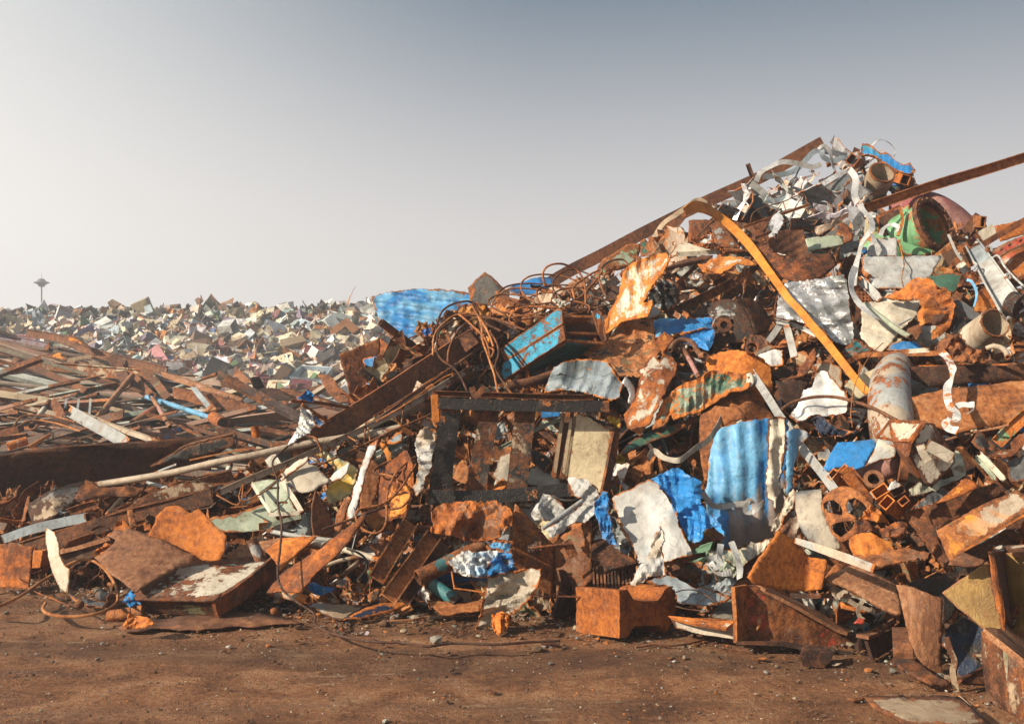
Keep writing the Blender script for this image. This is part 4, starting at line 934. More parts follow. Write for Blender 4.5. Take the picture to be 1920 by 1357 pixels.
bar('wire', 'thin white wire|hanging left of the twin steep channels', 'wire', 'D', [(885, 480), (900, 560), (915, 640), (895, 720), (880, 780)], 'rod', 6, M('lgrey', .2, 'b'), d=.85)
bar('hook_cable', 'black hooked cable|in the dark hollow', 'cable', 'D', [(850, 775), (920, 800), (970, 840), (975, 900), (940, 950), (915, 975)], 'rod', 15, M('char', .2, 'd'), d=.6)

# the long girder slanting up to the right, and its neighbours
t = group_empty('slanted_girder', 'long brown girder|slanting up right through the middle of the heap', 'girder', '', (720, 740), d=.5)
bar('web', None, None, '', [(545, 842), (600, 820), (680, 772), (770, 712), (880, 642), (930, 612)], 'solid', 38, M('rust', .9, 'd', rough=.7), d=.52, h=5, parent=t)
bar('flange', None, None, '', [(540, 825), (600, 796), (680, 748), (770, 690), (880, 620), (925, 592)], 'solid', 3.5, RO(), d=.58, h=26, parent=t)
bar('flange', None, None, '', [(550, 862), (612, 838), (695, 792), (785, 732), (885, 664), (935, 633)], 'solid', 3.5, RB(), d=.58, h=22, parent=t)
t = group_empty('lattice_rail', 'long pale angle rail with bent lattice wires|below the long brown girder', 'rail', '', (640, 820), d=.6)
bar('rail', None, None, '', [(406, 925), (470, 897), (545, 866), (620, 832), (690, 800), (760, 764), (830, 722), (880, 693)], 'L', 12, M('beige', .4, 'b'), d=.66, h=8, parent=t)
bar('lattice_wire', None, None, '', [(406, 928), (448, 946), (456, 905), (450, 940), (505, 915), (540, 870)], 'rod', 3, RB(), d=.66, k=3, parent=t)
bar('lattice_wire', None, None, '', [(590, 848), (600, 870), (606, 862), (602, 835)], 'rod', 3, RB(), d=.68, k=3, parent=t)
bar('lattice_wire', None, None, '', [(648, 815), (692, 838), (690, 800)], 'rod', 3, RB(), d=.68, k=3, parent=t)
bar('lattice_wire', None, None, '', [(752, 798), (758, 758)], 'rod', 3, RB(), d=.68, k=1, parent=t)
bar('lattice_wire', None, None, '', [(682, 832), (686, 792)], 'rod', 3, RB(), d=.68, k=1, parent=t)
bar('rod', 'thin rusty rod|running parallel under the long pale angle rail', 'rod', '', [(594, 874), (660, 845), (740, 805), (800, 780), (850, 750)], 'rod', 4, RB(), d=.7)
bar('pipe', 'tan pipe|lying just under the pale angle rail', 'pipe', '', [(630, 822), (680, 813), (720, 806), (752, 800)], 'pipe', 11, M('beige', .3, 'o'), d=.55)
bar('wires', 'thin rusty wire|stretched over the long brown girder', 'wire', '', [(700, 780), (760, 745), (820, 705), (845, 690)], 'rod', 2.6, RO(), d=.85)
bar('wires', 'second thin rusty wire|stretched over the long brown girder', 'wire', '', [(705, 790), (770, 752), (825, 712), (850, 700)], 'rod', 2.6, RO(), d=.85)
bar('bent_tube', 'bent brown tube|arching over the lower end of the long brown girder', 'tube', 'D', [(490, 120), (540, 70), (600, 60), (650, 72), (670, 110), (690, 160)], 'tube', 16, RB(), d=.7)
bar('flat_bar', 'beige bar|sticking out left of the bent brown tube', 'bar', 'D', [(130, 185), (230, 215)], 'solid', 30, M('beige', .2, 'b'), d=.5, h=12, k=1)
sheet('rusty_plate', 'pale blue torn plate|beside the upper end of the blue leaning strip', 'plate', 'D', [(1100, 105), (1160, 40), (1205, 20), (1200, 90), (1150, 110)], M('steelblue', .3, 'o'), d=.5, cr=.02)
# blue tarp-like corrugated sheet and the bent plate box
sheet('blue_roof_sheet', 'large crumpled bright blue sheet|lying on the crest of the heap', 'sheet', '', [(695, 557), (720, 549), (750, 544), (790, 541), (830, 543), (862, 547), (885, 550), (884, 575), (860, 590), (835, 600), (815, 615), (800, 625), (770, 634), (745, 640), (735, 632), (722, 620), (710, 600), (703, 578)], M('blue', .24, 'p', rough=.42, scale=1.6, two='lblue'), Y=12.2, d=0, tilt=(-.10, .7), cr=.022, cs=.30, ribs=(1.42, .12, .020), jag=1.2, step=3.6)
t = group_empty('bucket_plate', 'bent rust bucket plate|holding a crumpled blue sheet', 'plate', 'B', (1150, 780), d=.4)
sheet('side', None, None, 'B', [(940, 655), (1090, 595), (1240, 536), (1250, 620), (1220, 800), (1150, 960), (1060, 1045), (1025, 960), (985, 810)], M('rust', .85, 'b', rough=.8), Y=11.0, d=0, tilt=(.35, .15), cr=.02, parent=t)
sheet('side', None, None, 'B', [(1240, 536), (1330, 590), (1432, 640), (1420, 740), (1300, 880), (1180, 1010), (1060, 1045), (1120, 980), (1210, 800), (1250, 620)], M('beige', .6, 'o'), Y=11.0, d=0, tilt=(-.5, .3), cr=.02, parent=t)
sheet('blue_sheet', 'crumpled deep blue sheet|hanging inside the bent rust bucket plate', 'sheet', 'B', [(1118, 695), (1170, 675), (1260, 678), (1378, 682), (1375, 760), (1370, 820), (1290, 900), (1210, 945), (1120, 940), (1150, 860), (1140, 760)], M('blue', .10, 'o', rough=.4), Y=10.6, d=0, tilt=(-.2, .2), ribs=(0, .16, .02), cr=.03, cs=.2)
sheet('blue_sheet', 'small blue flap|at the lower tip of the bent rust bucket plate', 'sheet', 'B', [(1130, 945), (1230, 935), (1290, 905), (1200, 990), (1150, 985)], M('blue', .2, 'o'), Y=10.5, d=0, cr=.03)
sheet('yellow_strip', 'cream strip with orange rust edges|rising above the long brown girder', 'strip', '', [(752, 692), (765, 668), (785, 645), (806, 632), (830, 612), (850, 598), (872, 585), (860, 612), (838, 640), (812, 662), (780, 684)], M('pcream', .35, 'o'), Y=10.3, d=0, tilt=(-.2, .8), er=1.6, cr=.02)
sheet('diamond_plate', 'dark diamond-shaped plate|standing on the crest right of the blue sheet', 'plate', 'E', [(274, 212), (330, 155), (388, 105), (432, 132), (490, 190), (556, 240), (540, 290), (520, 330), (400, 332), (292, 312)], M('char', .35, 'b'), Y=11.4, d=0, tilt=(-.1, .3), folds=[((432, 132), (520, 330), .3)], cr=.01, thick=.02)
sheet('navy_sheet', 'dark blue rounded sheet|behind the tangle of rusty cables', 'sheet', 'E', [(535, 220), (590, 185), (640, 172), (700, 150), (760, 138), (850, 142), (840, 190), (760, 260), (600, 260)], M('navy', .1, 'b', two='blue'), Y=11.9, d=0, tilt=(0, 1), bend=(0, 1), smooth=True)
# ------------------------------------------------------------------ front heap, middle
t = group_empty('blue_i_beams', 'pair of stacked light blue I-beams|with flaking paint, ends facing right', 'beam', 'E', (800, 600), d=.9)
YB = 8.9; SK = M('sky', .40, 'b', scale=2.2, bump=1.6)
poly3('upper_flange', None, None, 'E', [(488, 622, .55), (878, 352, 0), (908, 362, -.02), (916, 452, -.02), (530, 702, .55)], [(0, 1, 2, 3, 4)], SK, Y=YB, d=0, thick=.022, cuts=8, jit=.004, parent=t)
poly3('lower_flange', None, None, 'E', [(520, 712, .53), (918, 462, -.05), (936, 560, -.06), (526, 828, .52), (505, 790, .54)], [(0, 1, 2, 3, 4)], SK, Y=YB, d=0, thick=.022, cuts=8, jit=.004, parent=t)
poly3('upper_web', None, None, 'E', [(900, 402, .0), (1112, 404, .12), (850, 560, .62), (600, 640, .58)], [(0, 1, 2, 3)], M('rustd', .8, 'b'), Y=YB, d=0, thick=.02, cuts=4, jit=.003, parent=t)
poly3('lower_web', None, None, 'E', [(928, 512, -.02), (1152, 520, .12), (880, 690, .62), (560, 770, .55)], [(0, 1, 2, 3)], M('sky', .25, 'b', two='teal'), Y=YB, d=0, thick=.02, cuts=4, jit=.003, parent=t)
poly3('underside', None, None, 'E', [(530, 826, .55), (936, 562, -.04), (1195, 582, .10), (1060, 655, .40), (850, 735, .62)], [(0, 1, 2, 3, 4)], M('sky', .22, 'b', two='teal'), Y=YB + .02, d=0, thick=.02, cuts=5, jit=.004, parent=t)
poly3('far_flange', None, None, 'E', [(1108, 380, .12), (1132, 355, .14), (1172, 382, .12), (1208, 560, .08), (1185, 585, .08), (1150, 520, .08)], [(0, 1, 2, 3, 4, 5)], M('rustd', .6, 'b', two='sky'), Y=YB, d=0, thick=.03, cuts=4, jit=.004, parent=t)
poly3('back_wall', None, None, 'E', [(940, 405, .10), (1115, 408, .16), (1140, 515, .14), (950, 512, .10)], [(0, 1, 2, 3)], RD(), Y=YB + .1, d=0, thick=.02, cuts=4, parent=t)
bar('pipe', 'dark rusty pipe|below the pair of light blue beams', 'pipe', 'E', [(545, 870), (700, 840), (850, 790)], 'pipe', 60, RD(), d=.5, k=3)
sheet('grey_sheet', 'crumpled grey plastic-like metal sheet|below the light blue beams', 'sheet', 'E', [(785, 916), (812, 840), (850, 742), (900, 715), (960, 698), (1060, 690), (1150, 694), (1205, 702), (1260, 780), (1312, 850), (1300, 900), (1288, 945), (1240, 965), (1180, 950), (1100, 930), (1000, 905), (930, 898)], M('slate', .18, 'o', rough=.32, two='steelblue'), d=.62, tilt=(-.15, 1.1), cr=.10, cs=.28)
sheet('white_ring', 'curved white metal hoop strip|right of the crumpled grey sheet', 'hoop', 'E', [(1330, 806), (1365, 835), (1392, 880), (1402, 930), (1390, 970), (1368, 994), (1350, 982), (1362, 930), (1345, 880), (1308, 848)], M('white', .03, 'b', rough=.3, metal=.5), d=.75, tilt=(.5, .2), bend=(3, 0), smooth=True, er=.3)
sheet('burnt_sheet', 'charred olive sheet bent over|right of the light blue beams', 'sheet', 'E', [(1050, 655), (1100, 625), (1185, 590), (1250, 520), (1312, 430), (1400, 420), (1515, 420), (1525, 500), (1530, 590), (1562, 640), (1500, 740), (1430, 802), (1290, 800), (1220, 730), (1140, 690)], M('olive', .55, 'b', two='char', scale=1.6), d=.60, tilt=(-.15, 1.0), folds=[((1050, 640), (1540, 640), -.8)], cr=.07, cs=.25)
# charred frame
fr = group_empty('ladder_rack', 'charred steel frame|three thick uprights between two rails, black soot and rust', 'frame', 'E', (550, 1150), d=.9)
CH = M('black', .30, 'b', scale=2.0, rough=.45); CH2 = M('black', .26, 'b', scale=1.5, rough=.4)
YR = 7.75
bar('rear_rail', None, None, '', [(811, 738), (860, 739), (960, 742), (1060, 745), (1112, 744)], 'C', 11, RB(scale=1.5), Y=YR + .16, d=0, h=12, parent=fr)
bar('top_rail', None, None, '', [(820, 756), (880, 758), (980, 760), (1080, 762), (1142, 761)], 'box', 21, CH, Y=YR - .06, d=0, h=20, parent=fr)
for a, b, w, mm in (((846, 768), (824, 925), 38, CH2), ((919, 768), (891, 922), 36, M('tan', .6, 'b', two='char', scale=1.3)), ((985, 770), (968, 918), 38, M('tan', .5, 'd', two='black', scale=1.3))):  # tan on the last two uprights paints their faces as sunlit
    bar('upright', None, None, '', [(a[0], a[1], .04), (b[0], b[1], -.0)], 'box', w, mm, Y=YR, d=0, h=30, parent=fr, k=8)
bar('bottom_rail', None, None, '', [(798, 930), (860, 932), (960, 928), (1078, 916)], 'box', 25, CH, Y=YR - .04, d=0, h=26, parent=fr)
bar('peg', None, None, 'E', [(300, 875), (330, 940), (390, 870)], 'flat', 40, M('rustp', .5, 'b'), Y=YR + .02, d=0, h=3, parent=fr)
bar('side_plate', None, None, 'E', [(50, 930), (60, 1110)], 'solid', 48, RO(), Y=YR + .1, d=0, h=10, parent=fr, k=4)
# things seen between the uprights
sheet('reddish_plate', 'reddish brown plate|seen between the first two uprights of the charred frame', 'plate', 'F', [(175, 195), (215, 100), (240, 75), (290, 130), (270, 240), (200, 215)], M('rustp', .7, 'b'), Y=8.15, d=0, tilt=(0, .8))
sheet('cream_plate', 'pale bent sheet|seen between the second and third uprights of the charred frame', 'plate', 'F', [(445, 180), (490, 60), (560, 20), (560, 240), (500, 250)], M('paper', .12, 'b'), Y=8.2, d=0, tilt=(0, .8), cr=.03)
sheet('dark_plate', 'dark plate with a bolt hole|right of the charred frame uprights', 'plate', 'F', [(690, 10), (730, 5), (845, 85), (790, 165), (740, 120), (700, 90)], M('char', .2, 'b'), Y=8.0, d=0, tilt=(-.2, .4), holes=[[(762, 70), (772, 64), (782, 70), (782, 82), (772, 88), (762, 82)]])
sheet('beige_plate', 'flat beige plate|below the dark plate with a bolt hole', 'plate', 'F', [(640, 230), (690, 130), (740, 110), (860, 190), (965, 270), (700, 250)], M('paper', .2, 'b'), Y=7.95, d=0, tilt=(0, 1.4))
bar('curved_bar', 'thin white curved bar|between the uprights of the charred frame', 'bar', 'E', [(480, 1290), (580, 1240), (760, 1150), (900, 1090)], 'L', 26, M('pgreen', .1, 'b'), Y=8.1, d=0, h=14)
bar('cable_piece', 'rusty cable|behind the charred frame', 'cable', 'E', [(500, 1205), (560, 1170), (600, 1100), (612, 1030)], 'rod', 12, RB(), Y=8.1, d=0)
bar('blue_scrap', 'blue scrap|under the top rail of the charred frame', 'scrap', 'E', [(760, 1065), (890, 1050)], 'solid', 40, M('blue', .1, 'b'), Y=8.2, d=0, h=6, k=3)
# cream cabinet
cb = group_empty('cream_cabinet', 'cream yellow sheet metal cabinet door|with ribs on its left edge', 'cabinet', 'F', (1050, 100), d=.7)
YC = 7.8
poly3('door_face', None, None, '', [(1083, 773, .0), (1151, 804, -.02), (1126, 924, -.10), (1061, 899, -.06)], [(0, 1, 2, 3)], M('cream', .10, 'b', rough=.6), Y=YC, d=0, thick=.012, cuts=6, jit=.006, parent=cb)
poly3('edge_strip', None, None, '', [(1151, 804, -.04), (1162, 803, .02), (1154, 860, .0), (1138, 923, -.06), (1126, 924, -.12)], [(0, 1, 2, 3, 4)], M('brown', .4, 'b', two='yellow'), Y=YC, d=0, thick=.02, cuts=5, parent=cb)
for i, (x0, x1, x2, x3, mm, o) in enumerate([(1053, 1060, 1041, 1034, 'tan', .02), (1060, 1070, 1051, 1041, 'brown', .09), (1070, 1077, 1057, 1050, 'cream', -.01), (1077, 1084, 1062, 1057, 'tan', .04)]):
    poly3('rib', None, None, '', [(x0, 771, o), (x1, 771, o), (x2, 899, o - .06), (x3, 893, o - .06)], [(0, 1, 2, 3)], M(mm, .2, 'b'), Y=YC, d=0, thick=.02, cuts=3, jit=.003, parent=cb)
sheet('top_edge', None, None, 'E', [(1000, 1040), (1040, 1038), (1265, 1150), (1250, 1165)], M('rustp', .6, 'b'), Y=YC - .02, d=0, tilt=(0, 1), parent=cb)
sheet('yellow_clip', 'crumpled yellow corner piece|on the top corner of the cream yellow cabinet', 'clip', 'E', [(1198, 1080), (1210, 1062), (1250, 1070), (1298, 1076), (1300, 1120), (1296, 1150), (1255, 1150), (1215, 1115)], M('yellow', .1, 'b', rough=.4), Y=YC - .05, d=0, cr=.08, cs=.07)
sheet('yellow_rag', 'small yellow twist|at the right of the cream yellow cabinet', 'scrap', 'F', [(1262, 45), (1300, 40), (1330, 65), (1336, 100), (1300, 110), (1265, 90)], M('yellow', .05, 'b'), d=.5, cr=.08, cs=.06)
# right of it, toward the centre
sheet('folded_sheet', 'brown translucent-looking folded sheet|with a deep crease, right of the curved white hoop', 'sheet', 'E', [(1318, 1062), (1360, 1010), (1400, 930), (1432, 800), (1405, 772), (1460, 725), (1522, 650), (1560, 700), (1582, 640), (1650, 680), (1675, 720), (1662, 800), (1600, 900), (1555, 1000), (1500, 1100), (1430, 1205), (1350, 1150)], M('paper', .52, 'o', rough=.4), d=.60, tilt=(-.2, .9), folds=[((1470, 780), (1520, 1100), .9)], cr=.07, cs=.30)
sheet('crumpled_sheet', 'crumpled dark green sheet with bright orange rust|folded like paper', 'sheet', 'I', [(97, 1292), (120, 1230), (160, 1110), (200, 1040), (285, 962), (360, 920), (430, 900), (510, 860), (555, 828), (700, 832), (870, 838), (912, 880), (850, 965), (800, 985), (725, 992), (640, 1040), (560, 1100), (500, 1140), (430, 1166), (340, 1190), (268, 1212), (245, 1170), (215, 1230), (190, 1262), (140, 1280)], M('dgreen', .42, 'o', rough=.35, two='pgreen', scale=1.4), d=.75, tilt=(-.1, .9), cr=.16, cs=.26, er=1.5)
sheet('green_strip', 'long dark green curved strip|under the crumpled green and orange sheet', 'strip', 'E', [(1275, 1335), (1330, 1270), (1400, 1215), (1480, 1178), (1600, 1140), (1712, 1100), (1850, 1060), (1900, 1040), (1870, 1085), (1714, 1150), (1600, 1210), (1500, 1245), (1400, 1290), (1320, 1325)], M('dgreen', .2, 'b', rough=.4), d=.55, tilt=(0, 1.2), bend=(.3, 0))
# drum
dr = group_empty('rusty_drum', 'big bulging rust orange drum|in the middle of the heap', 'drum', 'I', (780, 900), d=.6)
sheet('dome', None, None, 'I', [(512, 765), (560, 712), (640, 675), (730, 660), (830, 672), (920, 695), (980, 730), (1030, 790), (1045, 870), (1042, 1000), (980, 1100), (900, 1180), (780, 1090), (690, 960), (560, 860)], M('rusto', .92, 'o', rough=.75), d=.35, tilt=(-.1, .4), bend=(1.1, .8), cr=.03, cs=.5, parent=dr, smooth=True)
sheet('body', None, None, 'I', [(468, 1200), (500, 1130), (560, 1070), (640, 1020), (730, 985), (850, 965), (905, 1000), (1000, 1120), (1062, 1190), (1020, 1300), (900, 1340), (760, 1345), (650, 1340), (560, 1400), (470, 1400)], M('rust', .95, 'b', rough=.7), d=.30, tilt=(-.1, .3), bend=(.9, .2), cr=.03, cs=.4, parent=dr, smooth=True)
sheet('brown_skirt', 'rust brown bulging plate|left of the corrugated blue sheet', 'plate', 'K', [(470, 200), (475, 330), (485, 450), (510, 610), (540, 640), (560, 400), (640, 180), (720, 130), (850, 100), (800, 20), (600, 0), (480, 80)], M('rust', .92, 'b'), d=.42, tilt=(-.4, .3), bend=(.6, .2), smooth=True)
bar('angle_bar', 'grey aluminium angle bar|slanting down right past the rusty drum', 'bar', '', [(1412, 703), (1440, 745), (1465, 785), (1487, 812)], 'L', 15, M('lgrey', .02, 'b', metal=.4, rough=.35), d=.95, h=12)
bar('angle_bar', 'lower grey angle bar|coming out right of the corrugated blue sheet', 'bar', '', [(1498, 832), (1530, 872), (1572, 928), (1595, 960)], 'L', 17, M('lgrey', .08, 'b', metal=.3, rough=.4), d=.85, h=12)
sheet('flange_plate', 'cream bracket with a hole|at the top of the grey aluminium angle bar', 'bracket', 'I', [(848, 850), (880, 838), (912, 880), (905, 920), (870, 960), (850, 930)], M('pcream', .1, 'b'), d=.98, holes=[[(855, 875), (872, 868), (880, 885), (862, 895)]])
# corrugated blue sheet
bl = group_empty('corrugated_sheet', 'tall corrugated sheet in worn blue and grey-brown|standing upright', 'sheet', 'K', (850, 600), d=1)
def worn_blue():
    m = M('blue', .05, 'b', rough=.42, two='lblue', scale=.9).copy(); m.name = 'worn_blue_paint'; nt = m.node_tree
    bs = [n for n in nt.nodes if n.type == 'BSDF_PRINCIPLED'][0]; src = bs.inputs['Base Color'].links[0].from_socket
    tcn = mnode(nt, 'ShaderNodeTexCoord'); sp = mnode(nt, 'ShaderNodeSeparateXYZ'); nt.links.new(tcn.outputs['Object'], sp.inputs[0])
    mp = mnode(nt, 'ShaderNodeMapping'); mp.inputs['Scale'].default_value = (9, 9, 1.1); nt.links.new(tcn.outputs['Object'], mp.inputs[0])
    n = nnoise(nt, mp.outputs[0], 1.6, 8, .65, .3)
    f = nmap(nt, nmath(nt, 'ADD', nmath(nt, 'MULTIPLY', sp.outputs[2], -.55), nmath(nt, 'ADD', n, nmath(nt, 'MULTIPLY', sp.outputs[0], .45))), .56, .68)
    brown = nmix(nt, n, (.15, .11, .09), (.36, .31, .28))
    nt.links.new(nmix(nt, f, src, brown), bs.inputs['Base Color']); return m
WB = worn_blue()
sheet('main_panel', None, None, 'K', [(598, 240), (650, 172), (780, 140), (860, 118), (1020, 98), (1100, 88), (1166, 96), (1172, 400), (1150, 640), (1140, 800), (1110, 900), (1060, 1055), (980, 1085), (900, 1110), (740, 1145), (662, 1135), (620, 1060), (600, 1000), (530, 860), (525, 760), (530, 640), (545, 480), (560, 350)], WB, Y=7.35, d=0, tilt=(-.05, .15), bend=(.9, .35), ribs=(.06, .115, .011), cr=.03, cs=.3, parent=bl, smooth=True, er=.4)
sheet('white_rib', None, None, 'K', [(1020, 100), (1100, 88), (1166, 96), (1160, 300), (1130, 480), (1115, 700), (1080, 850), (1060, 760), (1010, 740), (1000, 560), (1015, 300)], M('pcream', .20, 'b', rough=.5), Y=7.30, d=0, tilt=(-.05, .15), bend=(.9, .35), ribs=(.06, .09, .014), cr=.04, cs=.12, parent=bl)
sheet('right_flap', None, None, 'K', [(1165, 215), (1205, 190), (1255, 180), (1300, 195), (1338, 215), (1342, 250), (1300, 290), (1262, 330), (1232, 450), (1222, 560), (1215, 665), (1185, 700), (1152, 725), (1158, 600), (1162, 400)], M('lblue', .12, 'b', two='grey'), Y=7.28, d=0, tilt=(.5, .1), bend=(-.8, .3), ribs=(0, .12, .012), cr=.03, parent=bl, smooth=True)
bar('strap', 'grey strap|crossing the front of the corrugated blue sheet', 'strap', 'K', [(498, 690), (530, 740), (570, 790), (640, 805), (740, 790), (830, 780), (905, 752)], 'flat', 46, M('lgrey', .05, 'b', metal=.3), Y=7.12, d=0, h=3, twist=[.3, -.3, .5, 0])
bar('strap', 'small folded grey strap end|on the corrugated blue sheet', 'strap', 'K', [(870, 740), (835, 840), (900, 850), (950, 800), (992, 762)], 'flat', 34, M('lgrey', .05, 'b', metal=.3), Y=7.1, d=0, h=3, twist=[0, .8, -.4])
bar('strap', 'long white strap|looping left over the brown bulging plate', 'strap', 'K', [(792, 130), (745, 62), (690, 45), (655, 70), (620, 160), (545, 275), (460, 330), (400, 372), (330, 425), (270, 435), (180, 410), (110, 358), (62, 430)], 'flat', 46, M('paper', .08, 'b'), d=1.0, h=3, twist=[0, 1.1, .2, .9, -.2, .6])
sheet('white_strip', 'twisted white strip|along the right edge of the corrugated blue sheet', 'strip', 'K', [(1218, 660), (1235, 700), (1228, 770), (1190, 840), (1150, 880), (1130, 960), (1080, 1020), (1040, 990), (1060, 920), (1110, 850), (1140, 800), (1155, 740)], M('pcream', .08, 'b'), Y=7.15, d=0, tilt=(-.4, .4), cr=.06, cs=.12)
sheet('paper_sheet', 'brown-stained beige bundle|at the lower right of the corrugated blue sheet', 'sheet', 'K', [(1150, 880), (1200, 830), (1240, 800), (1265, 900), (1275, 1000), (1282, 1120), (1240, 1100), (1160, 1050), (1110, 990)], M('paper', .4, 'o', two='brown'), d=.55, cr=.10, cs=.16)
# white quilted sheet with blue fold
sheet('white_sheet', 'large dented white sheet|lying left of the corrugated blue sheet', 'sheet', '', [(1147, 934), (1165, 922), (1182, 917), (1200, 905), (1216, 898), (1232, 905), (1246, 925), (1258, 945), (1272, 975), (1284, 1008), (1296, 1030), (1300, 1040), (1270, 1045), (1240, 1052), (1215, 1056), (1197, 1056), (1188, 1030), (1176, 1005), (1160, 970), (1150, 950)], M('steelblue', .10, 'b', two='lgrey', rough=.5), d=.80, tilt=(-.35, .8), cr=.05, cs=.5, folds=[((1150, 962), (1245, 945), .25)], smooth=True)
sheet('blue_sheet', 'bright blue crumpled sheet|draped over the right half of the dented white sheet', 'sheet', 'K', [(92, 590), (150, 550), (200, 528), (300, 494), (350, 530), (402, 562), (492, 602), (485, 700), (478, 762), (520, 820), (570, 890), (630, 960), (682, 1042), (640, 1010), (580, 958), (500, 1000), (498, 1050), (430, 1092), (380, 1062), (340, 980), (310, 890), (270, 800), (245, 722), (200, 680), (150, 640)], M('blue', .04, 'o', rough=.42, two='lblue', scale=.7), d=1.0, tilt=(-.2, .8), cr=.08, cs=.17, er=.5)
sheet('rust_lip', 'rusty torn lip|under the bright blue draped sheet', 'plate', 'K', [(385, 1095), (500, 1060), (510, 1010), (580, 965), (680, 1045), (640, 1070), (540, 1080), (440, 1130), (390, 1120)], RB(), d=.85, cr=.05)
sheet('white_wisp', 'pointed white crumpled foil|in front of the dented white sheet', 'foil', 'F', [(1335, 915), (1385, 880), (1410, 790), (1460, 765), (1495, 690), (1535, 590), (1570, 520), (1585, 600), (1575, 700), (1590, 780), (1602, 850), (1540, 860), (1480, 860), (1450, 900), (1400, 920)], M('paper', .06, 'b', two='white'), d=1.05, tilt=(-.3, .5), cr=.10, cs=.16)
sheet('blue_strip', 'small deep blue crumpled strip|left of the dented white sheet', 'strip', 'F', [(1122, 372), (1150, 330), (1185, 285), (1212, 290), (1222, 380), (1232, 480), (1240, 560), (1285, 655), (1230, 640), (1175, 605), (1160, 520), (1130, 440)], M('blue', .04, 'b', rough=.4), d=.98, tilt=(-.3, .4), cr=.09, cs=.12)
sheet('foil', 'grey crinkled foil|between the deep blue strip and the dented white sheet', 'foil', 'F', [(1228, 450), (1262, 470), (1300, 540), (1335, 600), (1362, 660), (1355, 722), (1300, 690), (1240, 640), (1215, 560)], M('grey', .05, 'b', metal=.4, rough=.35), d=.75, cr=.12, cs=.09)
sheet('grey_crumple', 'crumpled grey sheet|under the bottom rail of the charred frame', 'sheet', 'F', [(698, 432), (740, 370), (782, 308), (822, 322), (870, 345), (922, 398), (1000, 420), (960, 450), (860, 482), (720, 482)], M('lgrey', .05, 'b', rough=.4), d=.6, tilt=(-.2, .9), cr=.10, cs=.14)
sheet('grey_crumple', 'long torn grey sheet with a hooked tip|below the cream yellow cabinet', 'sheet', 'F', [(948, 198), (1010, 200), (1082, 212), (1130, 260), (1152, 305), (1140, 370), (1122, 440), (1060, 500), (1000, 500), (940, 520), (920, 560), (842, 600), (798, 545), (880, 500), (980, 430), (1040, 380), (1030, 335), (985, 320), (962, 260)], M('lgrey', .04, 'b', rough=.42), d=.85, tilt=(-.3, .8), cr=.07, cs=.2)
bar('wood_pole', 'weathered grey pole|lying over the torn grey sheet', 'pole', 'F', [(775, 540), (900, 455), (1040, 352)], 'rod', 36, M('tan', .1, 'b', two='grey', streak=True), d=1.05, k=3, scales=[.7, 1, .8])
bar('cable_piece', 'thick dark cable|under the bottom rail of the charred frame', 'cable', 'F', [(840, 320), (900, 345), (980, 350), (1048, 320)], 'rod', 17, M('char', .2, 'd'), d=.9)
db = sheet('dented_box', 'dented rust brown casing|under the charred frame', 'casing', 'F', [(32, 425), (60, 395), (110, 368), (200, 358), (300, 350), (470, 350), (480, 380), (560, 400), (578, 460), (572, 520), (520, 520), (485, 600), (400, 620), (250, 622), (130, 580), (32, 565), (45, 500)], M('char', .5, 'o', rough=.4, two='rustp', scale=1.3), d=.75, tilt=(-.1, .6), folds=[((110, 600), (300, 440), -.5), ((300, 440), (480, 380), .9)], cr=.08, cs=.22)
# V plate with bolt
vp = group_empty('v_plate', 'large V-shaped bent plate, green and rust|with a bolt rod across it', 'plate', 'F', (850, 750), d=.9)
YV = 7.15; VM = M('rustp', .55, 'b', two='dgreen', scale=1.6)
sheet('left_wing', None, None, 'F', [(600, 375), (680, 460), (770, 558), (848, 640), (850, 800), (848, 1000), (800, 970), (740, 900), (660, 830), (566, 768), (570, 600), (582, 480)], VM, Y=YV, d=0, tilt=(.45, .1), thick=.03, cr=.01, parent=vp)
sheet('right_wing', None, None, 'F', [(848, 640), (900, 590), (1000, 530), (1088, 478), (1098, 600), (1104, 780), (1106, 880), (1040, 935), (970, 985), (862, 1045), (850, 1000), (850, 800)], M('rustp', .45, 'b', two='olive', scale=1.6), Y=YV, d=0, tilt=(-.6, .1), thick=.03, cr=.01, parent=vp)
bar('rod', None, None, 'F', [(690, 672), (800, 658), (960, 640)], 'rod', 20, RB(), Y=YV - .24, d=0, parent=vp)
disc('nut', 'F', (705, 672), 34, .05, (1, -.2, .1), RB(), vp, d=.95 if False else .62)
disc('washer', 'F', (738, 664), 42, .022, (1, -.2, .1), RD(), vp, d=.62)
disc('washer', 'F', (762, 662), 38, .022, (1, -.2, .1), RB(), vp, d=.62)
bar('block', None, None, 'F', [(935, 620), (985, 725)], 'solid', 66, RB(), Y=YV - .2, d=0, h=44, parent=vp, k=3)
sheet('crumpled_plate', 'crumpled tan paper-like sheet|leaning in front of the V-shaped plate', 'sheet', 'F', [(402, 862), (440, 840), (560, 828), (640, 815), (765, 805), (762, 850), (740, 930), (722, 980), (690, 1010), (620, 1092), (560, 1112), (556, 1165), (520, 1210), (482, 1268), (440, 1255), (380, 1250), (320, 1242), (332, 1195), (342, 1160), (368, 1080), (374, 1010), (395, 940)], M('paper', .30, 'o', scale=1.5), Y=6.72, d=0, tilt=(-.1, .35), folds=[((470, 1030), (730, 930), .8), ((400, 1100), (480, 1020), -.6)], cr=.10, cs=.18, thick=.01)
sheet('rust_curl', 'small torn rust curl|at the foot of the crumpled tan sheet', 'scrap', 'F', [(432, 1110), (500, 1090), (556, 1120), (552, 1170), (482, 1262), (462, 1240), (440, 1180)], M('rust', .7, 'o', two='steelblue'), Y=6.66, d=0, cr=.10, cs=.08)
